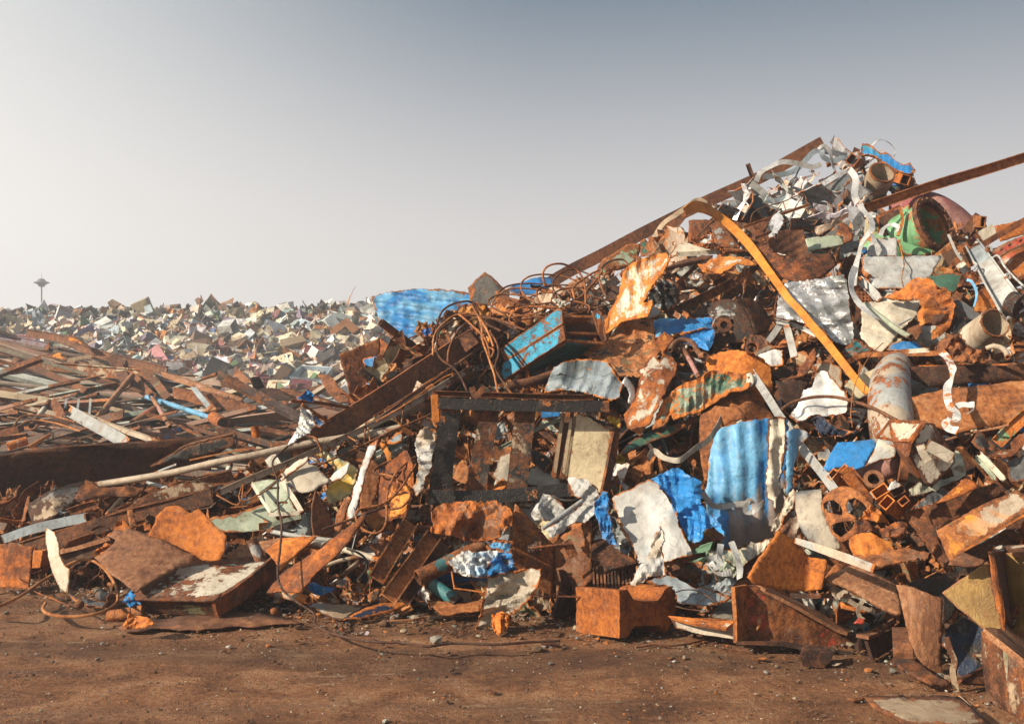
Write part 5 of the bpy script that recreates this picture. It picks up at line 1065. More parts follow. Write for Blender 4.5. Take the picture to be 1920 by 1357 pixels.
t = group_empty('steel_block', 'heavy rust orange steel block with a notch|standing on the dirt', 'block', 'F', (1300, 1080), d=.3)
YK = 6.55
bl0 = [(1290, 950), (1345, 946), (1362, 975), (1385, 1012), (1440, 1024), (1548, 1018), (1572, 990), (1592, 950), (1615, 930), (1652, 922), (1662, 980), (1670, 1100), (1640, 1170), (1600, 1232), (1585, 1215), (1560, 1184), (1392, 1190), (1366, 1225), (1350, 1262), (1292, 1272)]
_a = P(*tp('F', (1290, 1100)), YK - .13); _b = P(*tp('F', (1000, 1070)), YK + .22)
sheet('body', None, None, 'F', bl0, M('rusto', .80, 'o', scale=1.5, rough=.7, bump=1.3, two='rust'), Y=YK, d=0, tilt=(.85, .0), ext=tuple(_b - _a), cr=.006, cs=.1, parent=t, jag=.3)
sheet('blue_foil', 'crumpled blue and white foil|left of the V-shaped plate', 'foil', 'F', [(122, 760), (190, 715), (272, 676), (312, 700), (380, 690), (470, 684), (480, 740), (440, 800), (360, 850), (250, 855), (182, 825), (170, 790)], M('lblue', .03, 'b', two='white', rough=.4, scale=1.2), d=.85, cr=.10, cs=.12)
sheet('blue_foil', 'deep blue and grey crumpled foil|touching the V-shaped plate', 'foil', 'F', [(432, 760), (470, 700), (520, 695), (570, 705), (600, 815), (540, 830), (480, 840), (420, 870), (400, 820)], M('blue', .03, 'b', two='lgrey', rough=.4, scale=1.3), d=.80, cr=.13, cs=.11)
sheet('orange_foil', 'crumpled orange and cyan scrap|above the blue and white foil', 'foil', 'F', [(395, 660), (425, 630), (455, 610), (510, 622), (572, 625), (568, 720), (520, 700), (480, 682), (430, 672)], M('lblue', .35, 'o', rough=.4), d=.80, cr=.10, cs=.10)
bar('big_pipe', 'rusty green pipe with an open end|at the foot of the heap', 'pipe', '', [(783, 1083), (835, 1058), (905, 1022)], 'pipe', 30, M('rustp', .6, 'b', two='teal'), d=.65, k=4)
bar('bent_wire', 'orange bent wire|below the blue and white foil', 'wire', 'F', [(168, 828), (176, 880), (186, 932), (190, 938), (280, 950), (382, 965)], 'rod', 11, RO(), d=1.0, k=2)
bar('rod', 'straight orange rod|between the crumpled tan sheet and the steel block', 'rod', 'F', [(715, 990), (900, 992), (1092, 996)], 'rod', 12, RO(), Y=6.7, d=0, k=3)
bar('wire', 'thin looping orange wire|at the lower tip of the V-shaped plate', 'wire', 'F', [(820, 1000), (880, 960), (960, 990), (1040, 940), (1100, 860)], 'rod', 5, RO(), Y=6.75, d=0)
bar('teal_tube', 'dark teal tube|in the shade under the rusty green pipe', 'tube', 'F', [(20, 900), (110, 960), (215, 1040)], 'pipe', 90, M('teal', .5, 'd'), d=.30, k=3)
sheet('rust_flat', 'pointed rust sheet|lying on the dirt left of the crumpled tan sheet', 'sheet', 'F', [(2, 1018), (120, 1025), (240, 1030), (362, 1018), (362, 1050), (360, 1082), (240, 1095), (150, 1116), (100, 1112), (50, 1065)], M('rustp', .8, 'b'), d=.25, tilt=(0, 1.6), folds=[((150, 1116), (362, 1040), -.6)])
bar('bar', 'thin rusty bar|lying on the dirt left of the crumpled tan sheet', 'bar', 'F', [(-300, 1160), (-100, 1150), (0, 1130), (200, 1125), (335, 1120)], 'rod', 18, RP(), d=.05, k=3)
sheet('rust_plate', 'reddish brown plate|behind the steel block with the notch', 'plate', 'F', [(1098, 622), (1180, 600), (1340, 640), (1375, 700), (1412, 768), (1300, 790), (1195, 825), (1160, 750), (1110, 752)], M('rust', .85, 'b'), d=.60, tilt=(-.1, 1.0), cr=.02)
rad = group_empty('radiator', 'dark ribbed radiator|in the shade behind the steel block', 'radiator', 'F', (1250, 850), d=.3)
for i in range(12):
    bar('fin', None, None, 'F', [(1115 + i * 24, 790 + i % 2 * 6), (1122 + i * 24, 925)], 'solid', 13, M('char', .4, 'd'), d=.42, h=50, k=1, parent=rad)
bar('small_tube', 'small orange tube|lying on the dirt below the heap', 'tube', 'F', [(772, 1298), (892, 1303)], 'pipe', 34, M('rusto', .7, 'b'), d=.12, k=2)
bar('rod', 'thin rusty rod|half buried in the dirt below the steel block', 'rod', 'F', [(1400, 1335), (1520, 1318), (1640, 1322), (1750, 1310), (1860, 1280), (1900, 1255)], 'rod', 14, RB(), d=.06, k=3)
# upper middle
sheet('orange_sheet', 'big wavy cream and orange sheet|hanging below the skyline beam', 'sheet', '', [(1133, 603), (1142, 584), (1155, 564), (1164, 535), (1172, 505), (1184, 494), (1202, 486), (1224, 479), (1249, 474), (1258, 486), (1246, 505), (1235, 520), (1224, 534), (1215, 547), (1206, 567), (1223, 563), (1221, 578), (1214, 593), (1190, 598), (1165, 603), (1150, 615), (1136, 625)], M('pcream', .46, 'o', streak=True, rough=.5, scale=1.3), d=.70, tilt=(-.4, .9), bend=(1.0, .3), cr=.10, cs=.32, smooth=True, er=1.6)
bar('skyline_beam', 'long straight dark brown beam|along the skyline up to the peak', 'beam', '', [(1015, 540), (1065, 510), (1128, 478), (1200, 440), (1310, 385), (1421, 335), (1480, 302), (1541, 268)], 'solid', 23, RD(), Y=13.1, d=0, h=16, k=5)
sheet('green_plate', 'weathered green and rust beam|slanting up beside the skyline beam', 'beam', 'E', [(952, 322), (1000, 290), (1060, 220), (1110, 140), (1160, 50), (1185, 15), (1240, -10), (1340, -80), (1440, -85), (1420, 0), (1385, 62), (1300, 85), (1232, 92), (1180, 160), (1110, 222), (1040, 280), (1000, 325)], M('green', .48, 'b', scale=1.8, two='pgreen'), Y=11.9, d=0, tilt=(-.2, .8), thick=.03, folds=[((1000, 290), (1240, 0), .5)])
sheet('tan_sheet', 'pale brown sheet|behind the tangle of rusty cables', 'sheet', 'E', [(850, 290), (930, 200), (1000, 150), (1080, 135), (1060, 200), (1000, 260), (930, 300)], M('rustp', .4, 'p'), Y=11.7, d=0, tilt=(-.3, .8))
rc = random.Random(8)
names_side = ['upper', 'lower', 'thin', 'wide', 'flat', 'tilted', 'inner', 'outer']
coil = [((985, 565), 62, 26, -.1), ((1010, 553), 75, 22, .1), ((1040, 548), 66, 30, .2), ((1000, 575), 52, 20, -.3), ((1060, 560), 55, 26, .1), ((1085, 545), 48, 34, .5), ((960, 568), 44, 18, .1), ((1100, 560), 60, 18, .1), ((1030, 580), 80, 14, .0)]
for i, ((x, y), a, b, rot) in enumerate(coil):
    q = []
    for j in range(11):
        th = 2 * math.pi * j / 10 * 1.05 + rc.uniform(-.1, .1); u, v = a * math.cos(th), b * math.sin(th)
        q.append((x + u * math.cos(rot) - v * math.sin(rot), y + u * math.sin(rot) + v * math.cos(rot), -.12 * math.sin(th) - .02 * j))
    lb = ['%s rusty cable loop|in the tangle above the light blue beams' % w for w in ('wide low', 'leftward leaning', 'right-hand tilted', 'small low', 'round middle', 'steep oval', 'small left end', 'flat long right', 'longest flat')][i]
    bar('cable_loop', lb, 'cable', '', q, 'rod', 3.5, RB(), d=.35 + .05 * i, k=5, wob=.03)
for q, lb in [([(1020, 535), (1017, 510), (1030, 497), (1058, 496), (1085, 510), (1098, 535), (1092, 555), (1072, 566), (1068, 560)], 'large rusty cable ring|standing up against the sky'),
              ([(1136, 560), (1124, 530), (1130, 500), (1150, 487), (1172, 489), (1184, 510), (1182, 535), (1165, 555), (1140, 562), (1110, 556)], 'big rusty cable ring|in front of the wavy cream and orange sheet'),
              ([(1146, 576), (1158, 567), (1175, 565), (1186, 575), (1188, 590), (1182, 600)], 'short rusty cable arc|right of the big cable ring'),
              ([(1078, 562), (1075, 540), (1100, 520), (1126, 507), (1122, 520), (1100, 545), (1098, 570)], 'narrow rusty cable loop|between the two cable rings'),
              ([(800, 665), (812, 640), (822, 600), (838, 578), (870, 566), (888, 570), (905, 600), (940, 622)], 'rusty cable|arching over the top of the long brown girder'),
              ([(812, 665), (820, 620), (850, 590), (890, 588), (905, 605), (925, 650)], 'second rusty cable|arching over the top of the long brown girder'),
              ([(878, 740), (858, 700), (830, 675), (818, 650), (822, 625), (845, 605), (880, 592), (920, 595), (975, 622)], 'thick twisted rusty cable|bowing left and down to the charred frame'),
              ([(840, 680), (845, 650), (865, 610), (900, 595), (940, 600), (975, 615), (985, 618)], 'slack rusty cable|below the tangle'),
              ([(900, 608), (925, 630), (935, 660), (930, 690), (945, 720), (958, 738)], 'rusty cable|hanging down to the top rail of the charred frame'),
              ([(888, 570), (898, 600), (905, 640), (920, 680), (934, 737)], 'second rusty cable|hanging down to the top rail of the charred frame'),
              ([(860, 590), (890, 615), (912, 640), (918, 670), (925, 655), (912, 650)], 'hooked rusty cable|left of the light blue beams'),
              ([(965, 610), (955, 600), (962, 585), (980, 575), (1010, 575), (1060, 580)], 'rusty cable end|curling above the light blue beams')]:
    bar('rusty_cable', lb, 'cable', '', q, 'rod', 4.2, RB(), d=.85, k=6, wob=.02)
sheet('crumpled_orange', 'crumpled green and orange foil|behind the arching cables', 'foil', 'E', [(190, 385), (215, 335), (260, 320), (330, 315), (400, 325), (440, 380), (420, 415), (440, 560), (455, 630), (400, 600), (330, 560), (300, 500), (290, 410), (240, 395)], M('dgreen', .45, 'o', rough=.4, two='orange'), d=.45, cr=.12, cs=.16)
sheet('rust_block', 'small rust red bracket|on the upper end of the long brown girder', 'bracket', 'E', [(212, 545), (290, 505), (348, 580), (262, 645)], M('rustp', .6, 'b'), d=.75, ext=(.03, .1, 0))
sheet('white_rag', 'small white rag|in the tangle of cables', 'rag', 'E', [(835, 290), (870, 285), (930, 300), (960, 325), (905, 350), (860, 325)], M('pcream', .05, 'b'), d=.8, cr=.08, cs=.06)
sheet('pale_rag', 'pale torn rag|hanging left of the charred frame', 'rag', 'D', [(1288, 75), (1315, 20), (1360, -5), (1412, 60), (1405, 150), (1390, 250), (1345, 320), (1335, 400), (1290, 440), (1265, 385), (1290, 330), (1305, 250), (1290, 160)], M('beige', .0, 'b', rough=.9, two='lgrey'), d=.85, tilt=(-.2, .3), cr=.06, cs=.14)
sheet('white_cloth', 'crumpled white cloth|hanging at the lower end of the long brown girder', 'cloth', 'B', [(558, 1335), (600, 1260), (640, 1180), (652, 1080), (662, 1042), (700, 1060), (740, 1100), (760, 1180), (720, 1240), (680, 1255), (620, 1300)], M('white', .03, 'b', rough=.85), d=.95, cr=.14, cs=.12)
sheet('blue_scrap', 'blue torn scrap|above the crumpled white cloth', 'scrap', 'B', [(618, 970), (680, 945), (712, 912), (745, 950), (748, 1010), (700, 1000), (630, 1000)], M('blue', .1, 'o', two='steelblue'), d=.9, cr=.08, cs=.1)
sheet('blue_scrap', 'small blue strip|beside the crumpled white cloth', 'scrap', 'B', [(720, 1070), (760, 1100), (800, 1150), (840, 1170), (790, 1200), (750, 1150)], M('blue', .1, 'o', two='steelblue'), d=.98, cr=.06, cs=.1)
bar('rusty_pipe', 'rusty peeling pipe|pointing left above the crumpled white cloth', 'pipe', 'B', [(582, 1000), (800, 1020), (1050, 1062)], 'pipe', 27, M('rust', .8, 'b', two='pcream'), d=.9, k=3)
bar('rusty_pipe', 'second rusty peeling pipe|slanting down right above the crumpled white cloth', 'pipe', 'B', [(660, 1030), (760, 1095), (865, 1155)], 'pipe', 26, M('rust', .8, 'b'), d=1.0, k=3)
bar('tube', 'orange tube stub with small holes|standing near the girder end', 'tube', 'B', [(305, 1190), (322, 1280)], 'pipe', 62, M('rusto', .5, 'o'), Y=9.6, d=0, k=2)
# ------------------------------------------------------------------ front heap, upper right
bar('orange_strap', 'long twisted bright orange rusty strap|running down from near the skyline', 'strap', '', [(1283, 397), (1300, 388), (1322, 391), (1350, 408), (1381, 434), (1408, 464), (1432, 496), (1461, 537), (1480, 562), (1502, 586), (1545, 637), (1600, 706), (1630, 740)], 'flat', 20, M('orange', .22, 'o', rough=.6, scale=1.6), d=1.15, h=4, k=6, twist=[-.3, -.1, .1, -.2, -.5, -.2, -.6, -.3, -.5, -.4], scales=[.8, 1.2, 1.15, 1.0, .9, .75, .7, .62, .7, .6, .55], smooth=True)
bar('grey_band', 'grey band bent over the skyline|left of the bright orange strap', 'band', 'G', [(90, 1010), (140, 900), (205, 805), (300, 740), (400, 670), (470, 620), (520, 615), (572, 645)], 'flat', 44, M('tan', .35, 'b', two='grey'), Y=12.2, d=0, h=5, twist=[.2, .5, -.2, .3], smooth=True)
bar('rust_band', 'brown band|hanging below the grey band at the skyline', 'band', 'G', [(120, 1020), (200, 930), (280, 830), (380, 700)], 'flat', 90, RB(), Y=12.4, d=0, h=5, twist=[0, .3, 0], smooth=True)
sheet('green_scrap', 'small green and rust curl|at the left foot of the brown band', 'scrap', 'G', [(0, 960), (40, 935), (80, 990), (105, 1020), (60, 1075), (0, 1090)], M('dgreen', .45, 'b'), Y=12.0, d=0, cr=.08)
sheet('white_block', 'ribbed white block|under the skyline beam', 'block', 'G', [(262, 850), (310, 835), (352, 838), (376, 875), (368, 960), (330, 995), (262, 965)], M('pcream', .15, 'b'), Y=11.7, d=0, ext=(.04, .12, 0))
bar('grey_stub', 'short grey pipe stub|between the white block and the rust box', 'pipe', 'G', [(365, 912), (415, 910)], 'pipe', 50, M('grey', .2, 'b'), Y=11.8, d=0, k=1)
t = group_empty('rust_box', 'wide rust box with peeling grey paint|under the bright orange strap', 'box', 'G', (800, 880), d=.6)
sheet('front', None, None, 'G', [(412, 782), (560, 775), (860, 800), (1100, 790), (1240, 788), (1232, 880), (1200, 940), (1130, 1000), (1000, 1022), (860, 1030), (640, 1000), (412, 975)], M('rusto', .60, 'o', streak=True, two='grey', scale=1.4), Y=11.2, d=0, tilt=(-.1, .3), parent=t)
sheet('lip', None, None, 'G', [(690, 716), (920, 722), (1160, 732), (1160, 775), (1100, 790), (860, 786), (700, 770)], M('rust', .85, 'o'), Y=11.35, d=0, tilt=(0, .8), parent=t)
sheet('grey_side', None, None, 'G', [(590, 785), (700, 800), (860, 1020), (780, 1020), (640, 1000)], M('grey', .5, 'b'), Y=11.15, d=0, tilt=(-.1, .3), parent=t)  # half-rusted grey sheet laid over the box front
sheet('bowl_plate', 'large rust orange bowl-like plate|below the rust box', 'plate', 'G', [(958, 1018), (1020, 1000), (1085, 980), (1130, 1050), (1230, 1080), (1350, 1110), (1430, 1060), (1560, 1068), (1638, 1068), (1655, 1110), (1673, 1160), (1600, 1225), (1500, 1290), (1420, 1305), (1330, 1302), (1220, 1278), (1140, 1255), (1090, 1200), (1050, 1150), (1000, 1080)], M('rust', .92, 'o', two='char'), d=.75, tilt=(-.2, 1.0), bend=(.9, .7), cr=.02, smooth=True)
sheet('curled_plate', 'dark brown curled plate|standing in the rust orange bowl-like plate', 'plate', 'G', [(1082, 965), (1120, 945), (1168, 930), (1175, 890), (1195, 872), (1290, 865), (1388, 864), (1400, 950), (1422, 1052), (1390, 1125), (1300, 1100), (1240, 1070), (1130, 1052), (1105, 1010)], RD(), d=.92, tilt=(.4, .3), bend=(-1.4, 0), cr=.03, smooth=True)
sheet('silver_sheet', 'large wrinkled silver sheet|on a pale frame in the upper heap', 'sheet', 'I', [(1082, 400), (1092, 290), (1102, 205), (1150, 130), (1300, 115), (1430, 100), (1560, 68), (1622, 60), (1650, 170), (1670, 300), (1688, 430), (1698, 555), (1680, 610), (1610, 622), (1550, 595), (1500, 558), (1470, 500), (1430, 482), (1300, 450), (1200, 422)], M('silver', .10, 'd', metal=.45, rough=.34, two='grey', scale=1.5), d=.55, tilt=(-.2, .8), cr=.09, cs=.22)
t = group_empty('leg_stand', 'pale grey steel frame legs|holding up the wrinkled silver sheet', 'frame', 'I', (1180, 560), d=.5)
bar('cross_bar', None, None, 'I', [(1075, 432), (1180, 455), (1290, 490), (1400, 545)], 'L', 34, M('lgrey', .2, 'b'), d=.62, h=30, parent=t)
bar('leg', None, None, 'I', [(1115, 455), (1060, 540), (1010, 605)], 'L', 50, M('lgrey', .25, 'b'), d=.52, h=30, parent=t)
bar('leg', None, None, 'I', [(1165, 470), (1200, 600), (1228, 725)], 'L', 56, M('lgrey', .2, 'b'), d=.60, h=24, parent=t)
sheet('brown_edge', 'narrow rust edge plate|left of the wrinkled silver sheet', 'plate', 'I', [(1062, 405), (1070, 300), (1092, 215), (1088, 330), (1080, 405)], RO(), d=.6, tilt=(0, .2))
# pieces below skyline at centre
t = group_empty('white_angle', 'white sheet angle with bolt holes|below the ribbed white block', 'angle', 'G', (450, 1040), d=.5)
sheet('face', None, None, 'G', [(242, 1112), (270, 1050), (302, 988), (400, 975), (560, 1010), (680, 1035), (640, 1060), (400, 1060), (300, 1080)], M('pcream', .08, 'b', rough=.5), d=.50, tilt=(-.3, .9), cr=.03, parent=t)
bar('rail', None, None, 'G', [(308, 1072), (500, 1062), (692, 1045)], 'solid', 40, M('pcream', .08, 'b'), d=.70, h=10, parent=t)
for x in (330, 500, 660): disc('hole', 'G', (x, 1070 - (x - 308) * .07), 6, .004, (0, -1, 0), M('black', 0, 'd'), t, d=.80)
sheet('foil', 'crumpled white and rust foil|in front of the rust box', 'foil', 'G', [(420, 925), (480, 935), (560, 915), (565, 880), (600, 890), (620, 960), (680, 1000), (690, 1035), (560, 1020), (480, 985)], M('white', .35, 'o'), d=.85, cr=.10, cs=.1)
bar('pipe', 'brown pipe with an open end|below the rust box', 'pipe', 'G', [(710, 1040), (860, 1050, .1)], 'pipe', 46, RB(), d=.9, k=2)
bar('pipe', 'thin rust pipe with an open end|above the dark hollow', 'pipe', 'G', [(200, 1200), (340, 1160, .1), (500, 1130, .2)], 'pipe', 40, RP(), d=.85, k=2)
sheet('peeling_sheet', 'curled orange and cream sheet|just left of the bright orange strap', 'sheet', 'G', [(490, 1152), (560, 1150), (580, 1125), (680, 1092), (770, 1085), (852, 1090), (930, 1120), (972, 1152), (900, 1165), (840, 1150), (770, 1190), (680, 1235), (600, 1215), (560, 1200), (580, 1240), (530, 1220)], M('pcream', .5, 'o'), d=.80, tilt=(-.1, 1.2), bend=(.6, .6), cr=.05)
sheet('rust_sheet', 'long thin rust sheet|above the curled orange and cream sheet', 'sheet', 'G', [(230, 1180), (320, 1130), (440, 1100), (540, 1080), (620, 1080), (580, 1110), (450, 1130), (330, 1160)], RP(), d=.7, tilt=(0, 1.2))
bar('beam', 'brown beam|slanting up right in the dark hollow', 'beam', 'I', [(215, 385), (480, 260), (750, 120)], 'C', 76, M('rustd', .7, 'b'), d=.25, h=30)
bar('bar', 'thin orange edged bar|leaning in the dark hollow', 'bar', 'I', [(290, 140), (360, 75), (445, -5)], 'L', 34, RO(), d=.5, h=20)
sheet('ragged_foil', 'ragged brown hanging foil|in the dark hollow', 'foil', 'I', [(750, 110), (800, 60), (830, 0), (880, 20), (915, 140), (860, 130), (825, 210), (810, 140)], RB(), d=.45, cr=.08)
sheet('ragged_foil', 'torn dark and pale scrap|under the wavy cream and orange sheet', 'foil', 'I', [(60, 290), (110, 150), (170, 90), (240, 110), (320, 180), (310, 280), (220, 350), (120, 330), (90, 300)], M('char', .3, 'b', two='steelblue', scale=2), d=.45, cr=.16, cs=.10)
sheet('pale_scrap', 'small grey crumpled scrap|at the foot of the torn dark scrap', 'scrap', 'I', [(60, 350), (95, 310), (150, 340), (182, 360), (130, 400), (60, 415)], M('lgrey', .15, 'b'), d=.6, cr=.06)
tk2 = group_empty('tank_end', 'burnt white tank end with a round rusty fitting|in the middle of the upper heap', 'tank', 'I', (650, 440), d=.4)
sheet('face', None, None, 'I', [(398, 385), (480, 330), (560, 290), (640, 262), (760, 258), (810, 300), (845, 350), (890, 450), (925, 530), (850, 600), (760, 606), (640, 600), (560, 520)], M('lgrey', .5, 'd', two='char', scale=2.0), d=.30, tilt=(-.1, .5), bend=(.4, .4), parent=tk2, smooth=True)
sheet('shell', None, None, 'I', [(760, 256), (850, 250), (945, 272), (1000, 350), (1052, 450), (1000, 530), (925, 532), (850, 350)], M('rustd', .8, 'b'), d=.25, tilt=(.8, .5), bend=(.4, 0), parent=tk2)
disc('fitting', 'I', (665, 470), 82, .06, (-.1, -1, .2), RD(), tk2, d=.75)
disc('fitting_ring', 'I', (665, 470), 60, .07, (-.1, -1, .2), RB(), tk2, d=.78, hollow=.5)
bolts('I', (665, 470), 74, (-.1, -1, .2), 8, RD(), tk2, d=.80, size=.014)
sheet('blue_sheet', 'light blue crumpled sheet|above the orange bracket', 'sheet', 'I', [(108, 432), (160, 408), (300, 415), (450, 408), (575, 404), (576, 490), (450, 500), (380, 520), (280, 535), (200, 545), (120, 565)], M('lblue', .08, 'o', rough=.4, two='blue'), d=.65, tilt=(0, 1.0), cr=.05, cs=.14)
sheet('blue_sheet', 'grey and blue torn flap|below the light blue crumpled sheet', 'sheet', 'I', [(240, 565), (350, 545), (500, 500), (596, 490), (590, 560), (580, 610), (545, 665), (480, 642), (400, 620), (300, 600)], M('blue', .15, 'b', two='lgrey'), d=.55, tilt=(-.1, .8), cr=.07, cs=.14)
sheet('orange_bracket', 'orange box bracket|left of the bent U-shaped pipe', 'bracket', 'I', [(115, 600), (150, 555), (192, 515), (230, 540), (266, 570), (225, 625), (180, 682), (145, 650)], M('orange', .4, 'o'), d=.85, ext=(.03, .1, -.02))
for i, (x, y) in enumerate([(295, 385), (360, 380)]):
    bar('white_stub', ['left short white angle stub|on the light blue crumpled sheet', 'right short white angle stub|on the light blue crumpled sheet'][i], 'stub', 'I', [(x - 20, y - 10), (x + 25, y + 20)], 'L', 44, M('lgrey', .1, 'b'), d=.85, h=20, k=1)
bar('u_pipe', 'rusty pipe bent into a U|left of the drum', 'pipe', 'I', [(238, 665), (270, 612), (320, 585), (380, 585), (430, 620), (460, 675), (495, 705)], 'pipe', 42, M('pink', .6, 'p'), d=.95, k=5)
bar('pipe', 'straight pinkish pipe|running down from the U-shaped pipe', 'pipe', 'I', [(335, 630), (405, 760), (472, 885)], 'pipe', 38, M('pink', .45, 'p'), d=.85, k=3)
disc('pipe_fitting', 'I', (500, 705), 26, .06, (.5, -.8, .2), RP(), None, d=.98, hollow=.5, label='small pierced fitting|at the end of the U-shaped pipe', cat='fitting')
bar('grey_rod', 'thin grey tube|right of the straight pinkish pipe', 'tube', 'I', [(400, 720), (520, 765)], 'pipe', 22, M('grey', .2, 'b'), d=.8, k=2)
sheet('white_card', 'white bent plate|on top of the rusty drum', 'plate', 'I', [(938, 702), (990, 680), (1050, 660), (1138, 664), (1139, 780), (1095, 792), (1040, 790), (1000, 758)], M('white', .08, 'o', rough=.45), d=1.0, tilt=(-.1, .7), cr=.03, cs=.2)
sheet('rust_flap', 'rusty pointed flap|on top of the rusty drum', 'flap', 'I', [(825, 640), (852, 590), (882, 534), (940, 545), (992, 560), (1012, 600), (1042, 640), (985, 660), (925, 692), (880, 680)], M('rustp', .7, 'p', two='pcream'), d=.90, cr=.06, cs=.15)
bar('short_tube', 'short orange tube with a blue inside|on top of the rusty drum', 'tube', 'I', [(885, 665, .15), (893, 640)], 'pipe', 96, M('orange', .5, 'o', two='navy'), d=1.15, k=1)
bar('stick', 'pale broken stick|beside the white bent plate', 'stick', 'I', [(915, 695), (980, 660), (1048, 632)], 'solid', 28, M('beige', .1, 'b', streak=True), d=1.1, h=14, k=2)
sheet('half_tube', 'rusty half-round channel|right of the drum', 'channel', 'I', [(1100, 900), (1140, 885), (1220, 885), (1300, 868), (1360, 810), (1392, 740), (1408, 690), (1385, 640), (1350, 690), (1320, 740), (1262, 800), (1250, 860), (1180, 880)], M('rust', .75, 'o', two='char'), d=.85, tilt=(-.4, .5), bend=(1.2, .6), smooth=True)
sheet('half_tube', 'dark curved rust plate|under the half-round channel', 'plate', 'I', [(1078, 905), (1150, 915), (1260, 905), (1372, 862), (1340, 930), (1310, 1000), (1260, 1080), (1200, 1150), (1140, 1115), (1110, 1010)], RD(), d=.70, tilt=(.2, .6), bend=(.8, .3), smooth=True)
sheet('brown_recess', 'dark maroon plate|between the drum and the half-round channel', 'plate', 'I', [(1040, 830), (1150, 790), (1240, 740), (1240, 830), (1180, 880), (1060, 890)], RD(), d=.4, tilt=(.3, .6))
sheet('paper_sheet', 'crumpled bright white sheet|with a rust stain, right of the half-round channel', 'sheet', 'I', [(1188, 1182), (1240, 1120), (1270, 1050), (1300, 978), (1370, 952), (1385, 890), (1402, 840), (1450, 825), (1490, 832), (1512, 882), (1570, 930), (1640, 1000), (1655, 1080), (1640, 1150), (1560, 1182), (1480, 1190), (1400, 1172), (1330, 1200), (1250, 1232)], M('white', .14, 'o', rough=.5), d=1.0, tilt=(-.2, .9), cr=.09, cs=.24)
bar('hose', 'brown hose|arching over the crumpled bright white sheet', 'hose', '', [(1466, 767), (1480, 758), (1497, 751), (1530, 744), (1568, 744), (1600, 752), (1634, 764), (1681, 788)], 'rod', 6.2, M('rustp', .7, 'p', scale=3), d=1.25, k=5)
sheet('navy_fabric', 'crumpled dark blue sheet|under the crumpled bright white sheet', 'sheet', 'K', [(1368, 112), (1400, 92), (1440, 88), (1490, 130), (1550, 170), (1625, 192), (1700, 200), (1790, 170), (1740, 215), (1610, 242), (1500, 246), (1440, 220), (1400, 180)], M('navy', .02, 'b', rough=.6), d=.95, cr=.10, cs=.16)
bar('wire', 'thin curved rusty wire|hanging over the long orange strap', 'wire', 'J', [(490, 603), (400, 690), (340, 780), (300, 860), (262, 960), (242, 1090), (235, 1180), (248, 1275)], 'rod', 8, RB(), d=1.3)
sheet('cream_plate', 'cream plate|behind the mottled elbow pipe', 'plate', 'J', [(180, 950), (215, 905), (260, 880), (400, 820), (500, 770), (600, 708), (612, 780), (520, 800), (430, 850), (395, 920), (372, 1010), (320, 1040), (260, 1062)], M('pgreen', .05, 'b', two='cream'), d=.70, tilt=(-.1, .9))
t = group_empty('slatted_rack', 'small white slatted frame|below the crumpled bright white sheet', 'frame', 'J', (290, 1180), d=.7)
for q in ([(200, 1125), (340, 1140)], [(190, 1165), (330, 1180)], [(350, 1130), (285, 1290)], [(200, 1210), (320, 1225)]):
    bar('slat', None, None, 'J', q, 'solid', 24, M('lgrey', .05, 'b'), d=.75, h=10, k=2, parent=t)
# mottled elbow
bar('elbow_pipe', 'fat mottled elbow pipe, grey and rust|in the right part of the heap', 'pipe', 'J', [(590, 1420, .25), (565, 1300, .1), (548, 1160), (540, 1020), (548, 900), (590, 810, .2), (600, 780, .5)], 'pipe', 335, M('beige', .42, 'o', two='grey', scale=2.2, rough=.5), d=1.05, k=5, scales=[1, 1, 1, .98, .9, .8, .6])
t = group_empty('dark_trough', 'long dark steel trough with an orange lip|at the right edge', 'trough', 'J', (1200, 900), d=.4)
sheet('inner_wall', None, None, 'J', [(655, 795), (900, 790), (1250, 785), (1611, 770), (1800, 765), (1800, 900), (1611, 905), (1300, 925), (1050, 940), (850, 960), (740, 900)], M('rustd', .8, 'd'), d=.25, tilt=(0, .1), parent=t)
bar('lip', None, None, 'J', [(652, 790), (900, 790), (1250, 784), (1620, 766), (1800, 760)], 'solid', 16, RO(), d=.62, h=40, parent=t)
sheet('outer_wall', None, None, 'J', [(705, 1040), (850, 1000), (1000, 970), (1250, 940), (1611, 905), (1800, 890), (1800, 1220), (1611, 1232), (1300, 1270), (1100, 1320), (960, 1290), (800, 1240), (725, 1215)], M('rust', .85, 'b', rough=.6), d=.40, tilt=(-.05, .7), bend=(0, .8), cr=.02, parent=t, smooth=True)
sheet('stub', None, None, 'J', [(1195, 1035), (1250, 1030), (1272, 1080), (1262, 1105), (1225, 1110)], RB(), d=.75, parent=t)
bar('twisted_strap', 'white strap with orange rust, twisted like a ribbon|hanging over the dark trough', 'strap', 'J', [(955, 675), (1000, 720), (1035, 790), (1045, 850), (1020, 910), (1000, 970), (1005, 1050), (1030, 1120), (1075, 1160), (1065, 1225), (1010, 1195), (985, 1230), (1010, 1285), (1085, 1305)], 'flat', 62, M('white', .42, 'o', rough=.4, scale=2), d=1.25, h=3, k=5, twist=[.2, .9, -.3, 1.0, 0, 1.2, -.5, .6, -.2])
bar('twisted_strap', 'second short white strap|curling right on the dark trough', 'strap', 'J', [(1060, 1120), (1110, 1098), (1170, 1100), (1215, 1100), (1205, 1140), (1150, 1172)], 'flat', 50, M('white', .2, 'o', rough=.4), d=1.2, h=3, twist=[0, .8, -.4, .6])
bar('open_pipe', 'short cream pipe with a wide rusty mouth|near the right edge', 'pipe', 'J', [(1180, 590, .25), (1290, 510, .1), (1385, 442, -.08)], 'pipe', 238, M('pcream', .22, 'b', two='beige'), d=.85, k=3, t=.012)
